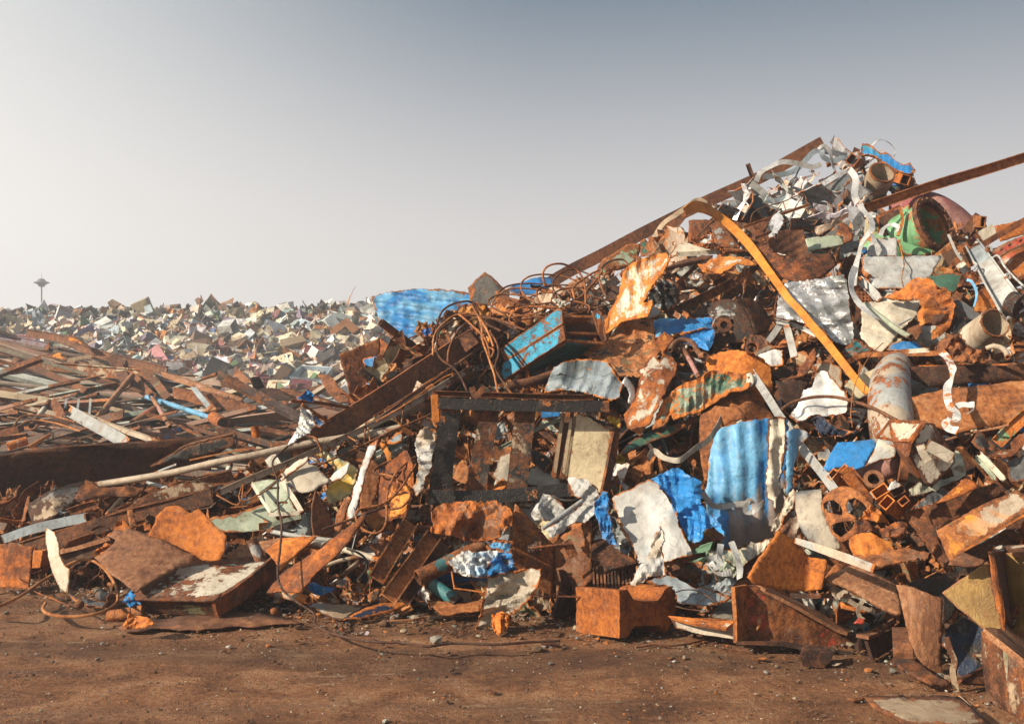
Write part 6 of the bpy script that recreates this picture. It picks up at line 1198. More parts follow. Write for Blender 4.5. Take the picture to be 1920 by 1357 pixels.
sheet('mouth_lining', 'deep rust inside|of the short cream pipe', 'lining', 'J', [(1290, 400), (1340, 345), (1400, 335), (1460, 365), (1480, 430), (1450, 510), (1390, 550), (1320, 530), (1285, 470)], M('rust', .9, 'o'), d=.95, tilt=(0, 0)) if False else None
lp = group_empty('lamp_housing', 'long white metal housing with wire handles|slanting down right at the upper right', 'housing', 'H', (1430, 1150), d=1)
bar('body', None, None, '', [(1826, 462), (1850, 500), (1878, 545), (1905, 588)], 'C', 34, M('steelblue', .02, 'b', rough=.4, two='lgrey'), d=.95, h=16, scales=[.8, 1, 1.15, 1.25], parent=lp)
disc('end_cap', 'J', (1545, 305), 100, .09, (.5, -.75, -.35), M('char', .1, 'd'), lp, d=1.05)
bar('handle', None, None, 'H', [(1440, 1110), (1500, 1085), (1550, 1170), (1620, 1250), (1719, 1345)], 'rod', 18, M('lgrey', .05, 'b'), d=1.1, parent=lp)
bar('handle', None, None, 'H', [(1270, 1205), (1300, 1195), (1320, 1160), (1300, 1140)], 'rod', 14, M('lgrey', .05, 'b'), d=1.1, parent=lp)
for q in ((1420, 1030), (1580, 1258)): disc('lug', 'H', q, 28, .03, (.2, -1, .2), M('lgrey', .1, 'b'), lp, d=1.15, hollow=.35)
# green pipe with flange and maroon elbow
gp = group_empty('green_pipe', 'short green pipe with a wide bolted flange|facing right below the skyline', 'pipe', 'H', (820, 900), d=.5)
YG = 10.25
ax = Vector((.55, -.76, .34))
qf = tp('H', (958, 822)); cF = P(qf[0], qf[1], YG - .10)
ringp = lambda R_, n=32: [(R_ * math.cos(2 * math.pi * i / n), R_ * math.sin(2 * math.pi * i / n)) for i in range(n)]
rr = 255 / 4.524 / F * YG
an = ax.normalized()
sweep('body', [cF - an * .62 - Vector((.06, 0, .05)), cF - an * .3, cF - an * .02], [ringp(rr * .86), ringp(rr * .83)], M('green', .14, 'b', rough=.5), parent=gp, smooth=True)
sweep('flange', [cF - ax.normalized() * .025, cF + ax.normalized() * .025], [ringp(rr), ringp(rr * .80)], M('grey', .45, 'b', two='maroon'), parent=gp, smooth=True)
sweep('lining', [cF - ax.normalized() * .30, cF - ax.normalized() * .28], [ringp(rr * .82)], M('rust', .9, 'b'), parent=gp, smooth=True)
u = ax.normalized().orthogonal().normalized(); v = ax.normalized().cross(u)
bme = None
for i in range(18):
    a = 2 * math.pi * i / 18; b = cF + (u * math.cos(a) + v * math.sin(a)) * rr * .91 + ax.normalized() * .03
    if bme is None: bme = sweep('bolt', [b - ax.normalized() * .01, b + ax.normalized() * .012], [[(.012 * math.cos(k * math.pi / 3), .012 * math.sin(k * math.pi / 3)) for k in range(6)]], RD(), parent=gp).data
    else: o = bpy.data.objects.new('bolt', bme); COL.objects.link(o); o.parent = gp; o.location = b - PL[gp.name]
mp_ = group_empty('maroon_elbow', 'big faded maroon elbow pipe|on the skyline right of the green pipe', 'pipe', 'H', (1050, 720), d=.2)
bar('body', None, None, 'H', [(660, 700, .3), (800, 690, .15), (930, 715), (1060, 790), (1150, 870), (1215, 940, .05)], 'pipe', 330, M('maroon', .10, 'p', rough=.5, two='pink'), Y=11.0, d=0, k=4, parent=mp_)
q2 = tp('H', (1225, 895)); c2 = P(q2[0], q2[1], 10.92); a2_ = Vector((.70, -.25, -.55)).normalized(); r2 = 185 / 4.524 / F * 10.9
sweep('flange', [c2 - a2_ * .05, c2 + a2_ * .05], [ringp(r2)], M('maroon', .25, 'p'), parent=mp_, smooth=True)
u = a2_.orthogonal().normalized(); v = a2_.cross(u); bme = None
for i in range(12):
    a = 2 * math.pi * i / 12; b = c2 + (u * math.cos(a) + v * math.sin(a)) * r2 * .86 + a2_ * .06
    if bme is None: bme = sweep('bolt', [b - a2_ * .02, b + a2_ * .02], [[(.026 * math.cos(k * math.pi / 3), .026 * math.sin(k * math.pi / 3)) for k in range(6)]], M('maroon', .3, 'p'), parent=mp_).data
    else: o = bpy.data.objects.new('bolt', bme); COL.objects.link(o); o.parent = mp_; o.location = b - PL[mp_.name]
hw = group_empty('hand_wheel', 'small green valve wheel|in front of the maroon elbow pipe', 'wheel', 'H', (1140, 850), d=.9)
disc('rim', 'H', (1140, 850), 52, .02, (.9, -.35, .3), M('grey', .5, 'b', two='maroon'), hw, d=.95, hollow=.75)
bar('stem', None, None, 'H', [(1085, 868), (1140, 850)], 'rod', 24, M('green', .1, 'b'), d=.95, k=1, parent=hw)
for dy in (-36, 36): bar('spoke', None, None, 'H', [(1140, 850), (1150, 850 + dy)], 'rod', 10, M('grey', .5, 'b'), d=.95, k=1, parent=hw)
bx = group_empty('green_box', 'rust and green open box section|left of the green flanged pipe', 'box', 'H', (640, 780), d=.6)
sheet('green_side', None, None, 'H', [(665, 665), (700, 680), (745, 648), (782, 880), (740, 910), (690, 930), (700, 780)], M('green', .12, 'b'), Y=10.2, d=0, tilt=(-.5, .1), folds=[((705, 680), (735, 910), .9)], parent=bx)
bar('edge', None, None, 'H', [(470, 760), (570, 710), (662, 662)], 'solid', 20, RO(), Y=10.15, d=0, h=30, parent=bx)
bar('edge', None, None, 'H', [(662, 668), (690, 780), (650, 915)], 'solid', 24, RO(), Y=10.1, d=0, h=30, parent=bx)
bar('edge', None, None, 'H', [(475, 765), (490, 900)], 'solid', 20, RO(), Y=10.15, d=0, h=30, parent=bx)
sheet('back', None, None, 'H', [(480, 770), (660, 680), (690, 780), (650, 910), (500, 900)], RD(), Y=10.35, d=0, parent=bx)
sheet('green_lower', 'green tank bottom|under the green flanged pipe', 'tank', 'H', [(648, 950), (720, 930), (800, 900), (880, 960), (1000, 1040), (940, 1072), (860, 1086), (760, 1085), (672, 1062)], M('green', .18, 'b', rough=.55), Y=10.1, d=0, tilt=(-.1, .6), bend=(.6, .6), smooth=True)
bar('rust_channel', 'long rusty channel|jutting out to the right above the skyline', 'channel', '', [(1590, 402), (1640, 385), (1760, 345), (1850, 318), (1925, 294), (1990, 272)], 'C', 19, M('rustp', .75, 'b', two='amber'), Y=10.9, d=0, h=14, k=4)
bar('fat_pipe', 'fat beige concrete-like pipe with an open top|near the peak', 'pipe', 'H', [(395, 650, .35), (450, 510, .15), (518, 372, -.06)], 'pipe', 222, M('beige', .20, 'b', two='tan', rough=.8), Y=11.3, d=0, k=5, t=.016)
cyn = group_empty('cyan_beam', 'torn cyan blue beam with rust ends|on the very peak of the heap', 'beam', 'H', (560, 280), d=.3)
sheet('flange', None, None, 'H', [(338, 235), (348, 130), (400, 135), (442, 158), (470, 190), (510, 215), (545, 200), (580, 225), (622, 268), (700, 312), (752, 290), (775, 330), (802, 362), (755, 392), (680, 380), (600, 340), (530, 300), (460, 245), (400, 225)], M('sky', .22, 'b', two='blue'), Y=11.7, d=0, tilt=(-.1, .6), thick=.03, cr=.03, parent=cyn)
sheet('web', None, None, 'H', [(470, 260), (600, 350), (720, 395), (700, 480), (640, 560), (560, 520), (580, 420), (500, 330)], M('teal', .5, 'b'), Y=11.8, d=0, tilt=(0, .5), parent=cyn)
bar('rust_end', None, None, 'H', [(720, 400), (745, 520)], 'box', 80, RB(), Y=11.7, d=0, h=60, k=2, parent=cyn)
bar('square_tube', 'small square tube with an orange rim|left of the beige pipe near the peak', 'tube', 'H', [(300, 300, .3), (262, 272)], 'box', 92, M('rust', .8, 'o'), Y=11.4, d=0, h=88, k=1)
bar('square_tube', 'rusty square tube end|right below the cyan beam on the peak', 'tube', 'H', [(640, 420, .3), (715, 440)], 'box', 86, M('rust', .8, 'o'), Y=11.5, d=0, h=80, k=1)
bar('post', 'thin dark post|sticking up left of the grey straps', 'post', 'G', [(915, 305), (940, 380), (968, 450)], 'C', 40, RD(), Y=12.9, d=0, h=20, k=2)
bar('grey_hoop', 'grey metal hoop|standing against the sky on the peak', 'hoop', 'H', [(430, 150), (480, 105), (540, 108), (600, 150), (628, 200), (615, 240)], 'flat', 34, M('silver', .05, 'b', metal=.5, rough=.35), Y=11.9, d=0, h=3, twist=[.9, 1.3, 1.0], k=6, smooth=True)
bar('grey_hoop', 'thick grey arch band|above the left end of the rust box', 'hoop', 'G', [(800, 780), (840, 690), (890, 625), (940, 605), (985, 640), (1010, 720)], 'flat', 42, M('silver', .08, 'b', metal=.5, rough=.35), Y=11.3, d=0, h=3, twist=[.4, .9, .6], k=6, smooth=True)
sheet('angle_plate', 'grey angle with bolt holes|below the skyline beam', 'angle', 'G', [(690, 622), (780, 612), (880, 606), (880, 700), (850, 716), (692, 712)], M('grey', .1, 'b', metal=.4, rough=.4), Y=12.2, d=0, folds=[((690, 660), (880, 650), .8)])
t = group_empty('bar_truss', 'thin rusty truss with arched wire|across the grey straps', 'truss', 'G', (1150, 740), d=.8)
bar('chord', None, None, 'G', [(870, 845), (1100, 765), (1430, 652)], 'L', 26, RB(), Y=11.1, d=0, h=14, parent=t)
bar('arch', None, None, 'G', [(935, 800), (960, 720), (1050, 670), (1200, 630), (1380, 560), (1415, 640)], 'rod', 10, RB(), Y=11.1, d=0, parent=t)
for q in ([(1040, 775), (1010, 690)], [(1120, 750), (1200, 640)], [(1240, 715), (1215, 630)], [(1300, 700), (1385, 565)]):
    bar('diagonal', None, None, 'G', q, 'rod', 8, RB(), Y=11.1, d=0, k=1, parent=t)
# straps on the peak
rs = random.Random(77)
SV = [M('silver', .06, 'b', metal=.55, rough=.38), M('lgrey', .08, 'b', metal=.35, rough=.42), M('slate', .06, 'b', metal=.4, rough=.4), M('steelblue', .05, 'b', metal=.4, rough=.35), M('paper', .1, 'b', rough=.5)]
big_straps = [([(985, 455), (1020, 380), (1090, 340), (1200, 290), (1330, 300), (1460, 330), (1540, 310)], 44, 'long grey strap|arching along the skyline beam'),
    ([(1040, 415), (1180, 400), (1330, 350), (1480, 200), (1600, 205), (1750, 240)], 46, 'wide grey strap|sweeping up to the peak'),
    ([(1510, 180), (1560, 150), (1610, 200), (1640, 330), (1660, 350)], 30, 'narrow grey hoop|at the end of the skyline beam'),
    ([(940, 470), (1010, 520), (1060, 570), (1085, 650)], 60, 'short wide grey strap|hanging left in the strap tangle'),
    ([(1230, 740), (1330, 650), (1430, 560), (1580, 460), (1700, 390), (1800, 350)], 50, 'long bright strap|slanting up right through the strap tangle'),
    ([(1590, 600), (1570, 720), (1540, 810)], 62, 'bright flat strap|hanging down in the strap tangle'),
    ([(1560, 800), (1520, 880), (1480, 920)], 40, 'pale strap end|below the hanging flat strap'),
    ([(1540, 190), (1560, 250), (1640, 280), (1720, 250), (1790, 270)], 44, 'grey strap|curled right below the skyline'),
    ([(960, 560), (950, 650), (1000, 700), (1040, 640), (1000, 580)], 40, 'grey strap loop|left in the strap tangle'),
    ([(1100, 640), (1200, 600), (1310, 570)], 44, 'rust spotted strap|above the thin truss')]
for q, w, lb in big_straps:
    bar('metal_strap', lb, 'strap', 'G', q, 'flat', w, rs.choice(SV[:2] + SV[3:4]), Y=11.7 + rs.uniform(-.3, .3), d=0, h=3, k=6, twist=[rs.uniform(-.6, .9) for _ in range(4)], smooth=True)
hs = [([(330, 640), (350, 690), (420, 770), (432, 850), (390, 910), (345, 985), (310, 1100), (285, 1200), (268, 1340)], 52, 'long white strap|hanging down beside the wrinkled silver sheet'),
      ([(240, 350), (290, 430), (280, 560), (310, 640)], 56, 'pale strap|left of the beige pipe near the peak'),
      ([(430, 900), (450, 960), (400, 1010)], 44, 'pierced white strap|left of the green tank bottom'),
      ([(500, 910), (530, 850), (590, 820), (650, 840), (640, 880)], 36, 'curled white strap|in front of the green open box section')]
for q, w, lb in hs:
    bar('metal_strap', lb, 'strap', 'H', q, 'flat', w, M('white', .06, 'o', metal=.2, rough=.4), d=1.1, h=3, k=6, twist=[rs.uniform(-.5, .9) for _ in range(4)], smooth=True)
bar('metal_strap', 'long pale strap|running down right over the cream corrugated sheet', 'strap', 'J', [(270, 0), (240, 90), (245, 190), (290, 280), (370, 360), (455, 425)], 'flat', 56, M('white', .04, 'o', metal=.2, rough=.4), d=1.3, h=3, k=6, twist=[.2, .5, -.3, .2], smooth=True)
# corrugated sheets
sheet('corrugated_sheet', 'white corrugated sheet|below the green tank bottom', 'sheet', 'H', [(345, 1095), (480, 1088), (700, 1086), (1012, 1082), (1020, 1095), (975, 1170), (940, 1240), (900, 1290), (885, 1345), (700, 1360), (430, 1362), (420, 1300), (400, 1250), (345, 1190)], M('lgrey', .06, 'b', rough=.45), d=.65, tilt=(0, 1.0), ribs=(1.5, .13, .02), cr=.02)
sheet('corrugated_sheet', 'cream corrugated sheet|right of the wrinkled silver sheet', 'sheet', 'J', [(330, 300), (430, 275), (560, 262), (700, 262), (820, 256), (800, 300), (780, 340), (740, 400), (690, 445), (620, 520), (560, 600), (510, 650), (480, 678), (430, 665), (395, 640), (350, 600), (315, 560), (320, 430)], M('pcream', .06, 'b', rough=.5), d=.70, tilt=(-.1, 1.0), ribs=(1.3, .15, .012), cr=.03, cs=.3)
bar('tube', 'pale green tube|lying across the cream corrugated sheet', 'tube', 'J', [(340, 300), (500, 420), (620, 510), (715, 560, -.05)], 'pipe', 42, M('pgreen', .12, 'b'), d=.98, k=3)
bar('bolt_rod', 'small grey bolt|on the cream corrugated sheet', 'bolt', 'J', [(610, 465), (660, 440), (712, 412)], 'rod', 18, M('grey', .1, 'b'), d=1.0, k=2)
bar('spring', 'rusty spring hose|left of the white corrugated sheet', 'spring', 'J', [(285, 20), (330, 45), (380, 80)], 'rod', 46, RB(), d=1.0, k=6, scales=[1, .8, 1, .8, 1, .8, 1, .8, 1])
bar('white_channel', 'white channel end|below the rusty spring hose', 'channel', 'J', [(310, 110), (400, 190), (465, 265)], 'C', 66, M('lgrey', .1, 'b'), d=.95, h=30, k=3)
mesh_sheet_h = [[(x, y), (x + 18, y - 2), (x + 18, y + 14), (x, y + 16)] for y in range(190, 290, 26) for x in range(300, 420, 28)]
sheet('perforated_plate', 'small perforated rust plate|below the rusty spring hose', 'plate', 'J', [(275, 190), (330, 165), (420, 200), (440, 260), (420, 312), (340, 300), (280, 260)], RO(), d=.8, holes=[h for h in mesh_sheet_h if h[0][0] < 400], step=3)
sheet('rust_crumple', 'big curled rust sheet folded like a leaf|right of the cream corrugated sheet', 'sheet', 'J', [(500, 240), (560, 215), (640, 178), (700, 120), (758, 88), (820, 92), (890, 108), (905, 145), (920, 182), (980, 180), (1028, 195), (1030, 250), (1062, 290), (1050, 380), (1025, 470), (960, 540), (870, 582), (880, 520), (920, 460), (860, 440), (790, 470), (760, 380), (800, 320), (780, 260), (660, 262), (560, 258)], M('rusto', .8, 'o', two='amber'), d=.85, tilt=(-.2, .8), bend=(.8, .3), cr=.11, cs=.25, folds=[((745, 100), (810, 400), .8)], smooth=True)
sheet('rust_crumple', 'rust curl|inside the big curled rust sheet', 'sheet', 'J', [(800, 462), (850, 400), (920, 350), (1000, 322), (1000, 380), (940, 440), (880, 465)], RP(), d=1.0, bend=(1, 1), smooth=True)
sheet('dark_scrap', 'dark brown jagged sheet|below the cream corrugated sheet', 'sheet', 'J', [(600, 560), (660, 480), (740, 420), (790, 460), (800, 520), (760, 580), (690, 560)], RD(), d=.55, cr=.06)
sheet('green_sheet', 'olive green plate|behind the big curled rust sheet', 'plate', 'J', [(838, 78), (920, 60), (1000, 50), (1155, 60), (1110, 130), (1062, 205), (1020, 212), (960, 175), (900, 150)], M('dgreen', .25, 'o', two='olive'), d=.60, tilt=(-.1, .8), bend=(.4, .4))
sheet('rust_crumple', 'crumpled orange rust sheet|right of the olive green plate', 'sheet', 'J', [(1082, 165), (1100, 100), (1115, 60), (1170, 40), (1238, 34), (1252, 100), (1210, 150), (1150, 150)], RO(), d=.75, cr=.09, cs=.12)
sheet('rust_crumple', 'dark orange faceted sheet|left of the white metal housing', 'sheet', 'J', [(1218, 350), (1225, 270), (1235, 195), (1290, 170), (1332, 152), (1370, 230), (1402, 312), (1340, 320), (1292, 362)], M('rust', .9, 'o', two='red'), d=.75, cr=.06, cs=.25)
bar('blue_strap', 'thin bright blue strip|between the two rust sheets at the right', 'strip', 'J', [(1155, 105), (1195, 120), (1228, 180), (1232, 240), (1212, 318)], 'flat', 22, M('lblue', 0, 'b'), d=1.1, h=3, twist=[0, .8, .2])
sheet('grey_slab', 'dark grey flat slab|above the short cream pipe', 'slab', 'J', [(1035, 250), (1070, 258), (1115, 270), (1190, 320), (1262, 378), (1240, 420), (1200, 420), (1130, 370), (1070, 310)], M('dgrey', .1, 'b', rough=.5), d=.70, tilt=(-.2, .8), ext=(.02, .12, -.03))
bar('char_bar', 'charred short bar|left of the short cream pipe', 'bar', 'J', [(1055, 550), (1090, 480), (1122, 410)], 'solid', 52, M('char', .3, 'b'), d=.75, h=30)
sheet('rust_cluster', 'reddish brown broken casting|left below the short cream pipe', 'casting', 'J', [(905, 665), (930, 600), (1000, 530), (1060, 545), (1140, 590), (1130, 640), (1230, 650), (1338, 690), (1350, 740), (1300, 762), (1150, 765), (1030, 745), (1050, 690), (960, 680)], RB(), d=.72, cr=.12, cs=.14, folds=[((1060, 545), (1100, 760), .8)])
bar('hook_pipe', 'pale hooked pipe|under the short cream pipe', 'pipe', 'J', [(1310, 650), (1370, 632), (1430, 645), (1470, 680), (1480, 722)], 'pipe', 42, M('beige', .25, 'b'), d=.95, k=4)
bar('rust_bar', 'flat rust bar|lying left of the hanging white and orange ribbon strap', 'bar', 'J', [(200, 760), (320, 705), (480, 695), (660, 692), (950, 688)], 'solid', 40, RB(), d=.75, h=16, k=3)
bar('white_slot_bar', 'short white bar with holes|on the flat rust bar', 'bar', 'J', [(640, 672), (860, 660)], 'solid', 36, M('pcream', .1, 'b'), d=.9, h=12, k=2)
sheet('blue_glass', 'faded blue dome-shaped scrap|behind the short white bar with holes', 'scrap', 'J', [(515, 660), (550, 610), (620, 588), (720, 592), (780, 615), (830, 660), (700, 668)], M('steelblue', .15, 'p', two='blue'), d=.65, bend=(.8, .8), cr=.04, smooth=True)
sheet('orange_scrap', 'dark teal crumpled sheet with orange rust|below the wrinkled silver sheet', 'sheet', 'J', [(150, 690), (200, 630), (262, 572), (340, 600), (412, 660), (380, 690), (280, 705), (210, 745)], M('teal', .5, 'o'), d=.7, cr=.11, cs=.14)
sheet('rust_plate', 'rough tan plate|left behind the crumpled bright white sheet', 'plate', 'I', [(1410, 740), (1500, 760), (1600, 800), (1612, 950), (1590, 990), (1500, 900), (1400, 830)], M('beige', .3, 'b', scale=3), d=.6, tilt=(-.1, .5))
# far right tank
rt = group_empty('red_tank', 'big rusty red tank with a riveted band|at the right edge', 'tank', 'H', (1620, 1120), d=.5)
sheet('shell', None, None, 'H', [(1470, 1130), (1560, 1060), (1719, 985), (1860, 950), (1860, 1300), (1719, 1270), (1600, 1330), (1540, 1250)], M('red', .55, 'o', two='pcream', scale=1.5), Y=9.15, d=0, tilt=(-.3, .6), bend=(.8, .5), parent=rt, smooth=True)
sheet('band', None, None, 'H', [(1430, 1062), (1500, 1005), (1600, 955), (1719, 905), (1860, 860), (1860, 950), (1719, 988), (1600, 1040), (1475, 1120)], M('red', .3, 'p', two='maroon'), Y=9.1, d=0, tilt=(-.3, .8), parent=rt)
for q in ((1450, 1075), (1530, 1030), (1600, 990), (1690, 955)): disc('rivet', 'H', q, 10, .03, (0, -1, .3), RD(), rt, d=1.3)
bar('lower_band', None, None, 'H', [(1600, 1310), (1719, 1260), (1860, 1200)], 'solid', 30, RB(), Y=8.95, d=0, h=30, parent=rt)
bar('rust_beam', 'rust beam|slanting up right at the right edge', 'beam', 'H', [(1345, 1005), (1500, 910), (1719, 790), (1850, 715)], 'solid', 52, RB(), Y=9.3, d=0, h=30)
sheet('orange_plate', 'orange plate|behind the slanting rust beam at the right edge', 'plate', 'H', [(1470, 830), (1600, 805), (1719, 765), (1850, 720), (1850, 850), (1719, 900), (1520, 960)], M('rusto', .8, 'o'), Y=9.6, d=0, tilt=(0, .8))
bar('wood_block', 'pale wooden block|on the skyline right of the maroon elbow pipe', 'block', 'H', [(1330, 945), (1465, 870)], 'solid', 115, M('pcream', .08, 'b', streak=True), Y=10.2, d=0, h=70, k=3)
bar('box_end', 'small open box end|on the skyline behind the pale wooden block', 'box', 'H', [(1290, 790, .3), (1372, 795)], 'box', 96, M('brown', .4, 'b'), Y=10.5, d=0, h=50, k=1)
bar('brown_plate', 'flat brown plate end|under the green flanged pipe', 'plate', 'H', [(1050, 1020), (1140, 1160)], 'solid', 96, M('brown', .4, 'b'), Y=9.8, d=0, h=20, k=2)
bar('brown_plate', 'tan plate with a notch|left of the white metal housing', 'plate', 'H', [(1190, 985), (1290, 1170)], 'solid', 88, M('tan', .3, 'b', two='brown'), Y=9.8, d=0, h=14, k=2)
bar('grey_curve', 'thin grey curved edge strip|below the green pipe flange', 'strip', 'H', [(1075, 900), (1110, 980), (1150, 1060), (1195, 1125)], 'flat', 22, M('lgrey', .1, 'b'), Y=9.7, d=0, h=4)
bar('copper_wire', 'thin copper wire|hanging over the white corrugated sheet', 'wire', 'H', [(660, 965), (680, 1060), (700, 1160), (680, 1260), (695, 1345)], 'rod', 9, M('orange', .5, 'o'), d=1.0)
sheet('white_beam', 'pale greenish white beam end|left of the strap tangle foot', 'beam', 'G', [(1402, 940), (1520, 920), (1690, 908), (1735, 970), (1740, 985), (1620, 1015), (1440, 1050), (1415, 1000)], M('pgreen', .06, 'b', two='white'), d=.85, tilt=(-.1, .7), folds=[((1440, 1030), (1735, 980), .8)])
sheet('grey_sheet', 'light grey panel|left below the green tank bottom', 'panel', 'H', [(470, 935), (560, 930), (640, 928), (645, 1085), (560, 1085), (380, 1082), (400, 1020)], M('lgrey', .08, 'b'), d=.75, tilt=(-.1, .6), cr=.02)
sheet('rust_hook', 'rust plate with slots|in the strap tangle foot', 'plate', 'H', [(128, 870), (165, 812), (215, 815), (272, 900), (270, 950), (200, 975), (180, 900)], RO(), d=.95)
# ------------------------------------------------------------------ front heap, lower right
t = group_empty('gear_housing', 'octagonal rust and cream housing with two link arms|in the right part of the heap', 'housing', 'L', (950, 380), d=1)
YO = 6.55
sheet('front_face', None, None, 'L', [(765, 402), (800, 300), (850, 215), (912, 130), (985, 145), (1050, 240), (1095, 315), (1140, 392), (1148, 455), (1070, 550), (968, 640), (922, 622), (880, 560), (830, 500)], M('pcream', .42, 'p', two='rustp', scale=2), Y=YO, d=0, tilt=(.25, .1), thick=.02, parent=t)
poly3('top_face', None, None, 'L', [(510, 262, .32), (625, 114, .30), (914, 120, -.05), (795, 300, -.07), (660, 290, .30)], [(0, 1, 2, 3, 4)], M('pcream', .42, 'o'), Y=YO, d=0, thick=.02, cuts=5, parent=t)
poly3('under_face', None, None, 'L', [(665, 292, .32), (795, 302, -.05), (765, 404, -.06), (870, 580, -.02), (790, 520, .3)], [(0, 1, 2, 3, 4)], RO(), Y=YO, d=0, thick=.02, cuts=4, parent=t)
bar('link_arm', None, None, 'L', [(925, 315), (1020, 360), (1125, 420)], 'solid', 92, M('pcream', .15, 'p'), Y=YO - .12, d=0, h=16, parent=t)
disc('arm_pivot', 'L', (935, 322), 50, .04, (.1, -1, .15), M('pcream', .1, 'p'), t, d=1.2)
bar('link_arm', None, None, 'L', [(870, 310), (890, 370), (935, 440)], 'solid', 62, M('pcream', .15, 'p'), Y=YO - .08, d=0, h=14, parent=t)
disc('pivot_bolt', 'L', (938, 325), 18, .06, (.1, -1, .15), M('lgrey', .1, 'b'), t, d=1.28)
sheet('blue_plate', 'deep blue plate|left of the octagonal housing', 'plate', 'L', [(95, 512), (130, 430), (170, 360), (215, 292), (380, 282), (542, 265), (500, 350), (455, 430), (428, 482), (380, 500), (350, 512), (270, 490), (200, 492), (150, 525)], M('blue', .01, 'b', rough=.5), d=.85, tilt=(-.2, .9), folds=[((150, 430), (520, 350), .4)], cr=.01)
sheet('white_plate', 'pale bent plate with a bolt|attached to the deep blue plate', 'plate', 'L', [(540, 267), (590, 258), (640, 262), (665, 305), (682, 352), (675, 405), (620, 425), (560, 430), (490, 455), (430, 482), (480, 400)], M('lgrey', .15, 'b', two='pcream'), d=.88, tilt=(-.1, .7), bend=(.5, .5))
t = group_empty('flanged_pipe', 'grey-pink pipe with a wide flange|below the deep blue plate', 'pipe', 'L', (600, 490), d=.7)
bar('body', None, None, 'L', [(400, 560, .1), (560, 500), (720, 470, .05)], 'pipe', 190, M('pink', .3, 'p', two='grey'), d=.62, k=4, parent=t)
disc('flange', 'L', (735, 475), 135, .05, (1, -.25, -.1), M('grey', .5, 'b'), t, d=.72)
disc('branch_flange', 'L', (500, 590), 78, .03, (-.2, -.8, .5), M('beige', .4, 'p'), t, d=.85, hollow=.6)
bar('branch', None, None, 'L', [(500, 590), (520, 640, .2)], 'pipe', 110, RD(), d=.80, k=2, parent=t)
tubes = [((290, 530), (430, 700), 118), ((250, 500), (400, 640), 86), ((555, 680), (640, 800), 132), ((605, 770), (700, 850), 108), ((690, 680), (760, 800), 108), ((320, 560), (470, 740), 60), ((170, 545), (300, 650), 90), ((735, 760), (800, 830), 80)]
tl = ['largest of the bundle, upper left', 'behind the largest one', 'with the widest black mouth', 'below the widest one', 'at the right of the bundle', 'thin one beside the largest', 'at the far left of the bundle', 'at the lower right end']
for (a, b, w), l_ in zip(tubes, tl):
    bar('square_tube', 'rusty teal square tube|' + l_, 'tube', 'L', [(a[0], a[1], -.1), (b[0], b[1], .15)], 'box', w, M('rust', .55, 'o', two='teal', scale=2), d=.85, h=w * .8, k=2, grp='bundle of rusty square tubes', t=.008)
sheet('cutout_plate', 'curved rust plate with big punched holes|like a mask, below the square tubes', 'plate', 'L', [(78, 785), (110, 720), (170, 668), (220, 648), (285, 640), (350, 655), (400, 690), (452, 742), (500, 800), (540, 860), (505, 905), (470, 850), (440, 800), (405, 762), (345, 730), (300, 745), (280, 790), (300, 850), (360, 885), (355, 930), (372, 1000), (345, 1035), (300, 1060), (240, 1085), (200, 1050), (165, 1015), (130, 940), (108, 880)],
      M('rust', .90, 'b', two='rusto'), d=.90, tilt=(-.4, .6), bend=(1.0, .3), smooth=True, step=4.2,
      holes=[[(98, 782), (125, 758), (180, 748), (228, 782), (254, 835), (248, 872), (205, 862), (150, 850), (108, 838)], [(160, 958), (200, 930), (265, 920), (330, 915), (352, 928), (330, 975), (290, 1010), (240, 1045), (190, 1010)], [(205, 850), (225, 845), (240, 860), (220, 868)]])
sheet('wavy_strip', 'wavy orange rust strip|right of the punched plate', 'strip', 'L', [(350, 920), (410, 905), (460, 925), (500, 960), (560, 975), (640, 985), (752, 965), (740, 1000), (690, 1035), (620, 1045), (560, 1030), (510, 1000), (450, 985), (400, 1010), (370, 1030), (355, 980)], RO(), d=1.0, tilt=(-.1, 1.0), cr=.10, cs=.2, smooth=True)
sheet('faceted_lump', 'faceted blue-brown lump|on the wavy orange rust strip', 'lump', 'L', [(390, 900), (420, 840), (480, 795), (540, 830), (580, 870), (625, 935), (560, 930), (480, 910)], M('rust', .8, 'o', two='slate'), d=.95, cr=.12, cs=.14)
sheet('wavy_strip', 'second orange rust strip|ending in a loop under the octagonal housing', 'strip', 'L', [(560, 985), (640, 940), (700, 920), (760, 930), (775, 970), (720, 965), (660, 985), (620, 1005)], RO(), d=.9, cr=.06, bend=(1, 1), smooth=True)
sheet('rust_lump', 'humped rust sheet|at the top of the dark opening', 'sheet', 'L', [(302, 1062), (340, 1035), (390, 1015), (480, 1010), (530, 1035), (562, 1055), (640, 1080), (660, 1140), (695, 1202), (620, 1190), (560, 1185), (440, 1200), (340, 1195)], M('rust', .92, 'o', two='brown'), d=1.05, tilt=(-.1, .6), bend=(1.2, .5), cr=.05, smooth=True)
sheet('rust_shelf', 'long rust shelf plate|over the dark opening at the right', 'plate', 'L', [(340, 1190), (440, 1170), (600, 1150), (780, 1130), (900, 1155), (942, 1172), (930, 1212), (800, 1225), (650, 1255), (560, 1280), (500, 1295), (400, 1240)], M('rust', .85, 'b'), d=1.0, tilt=(-.1, 1.2), cr=.03)
bar('diagonal_strip', 'grey strip with orange edges|slanting down right under the punched plate', 'strip', '', [(1490, 1012), (1520, 1022), (1560, 1036), (1600, 1050), (1640, 1066)], 'flat', 15, M('grey', .3, 'o', two='beige'), d=1.15, h=3, k=4, scales=[.7, 1, 1.1, 1])
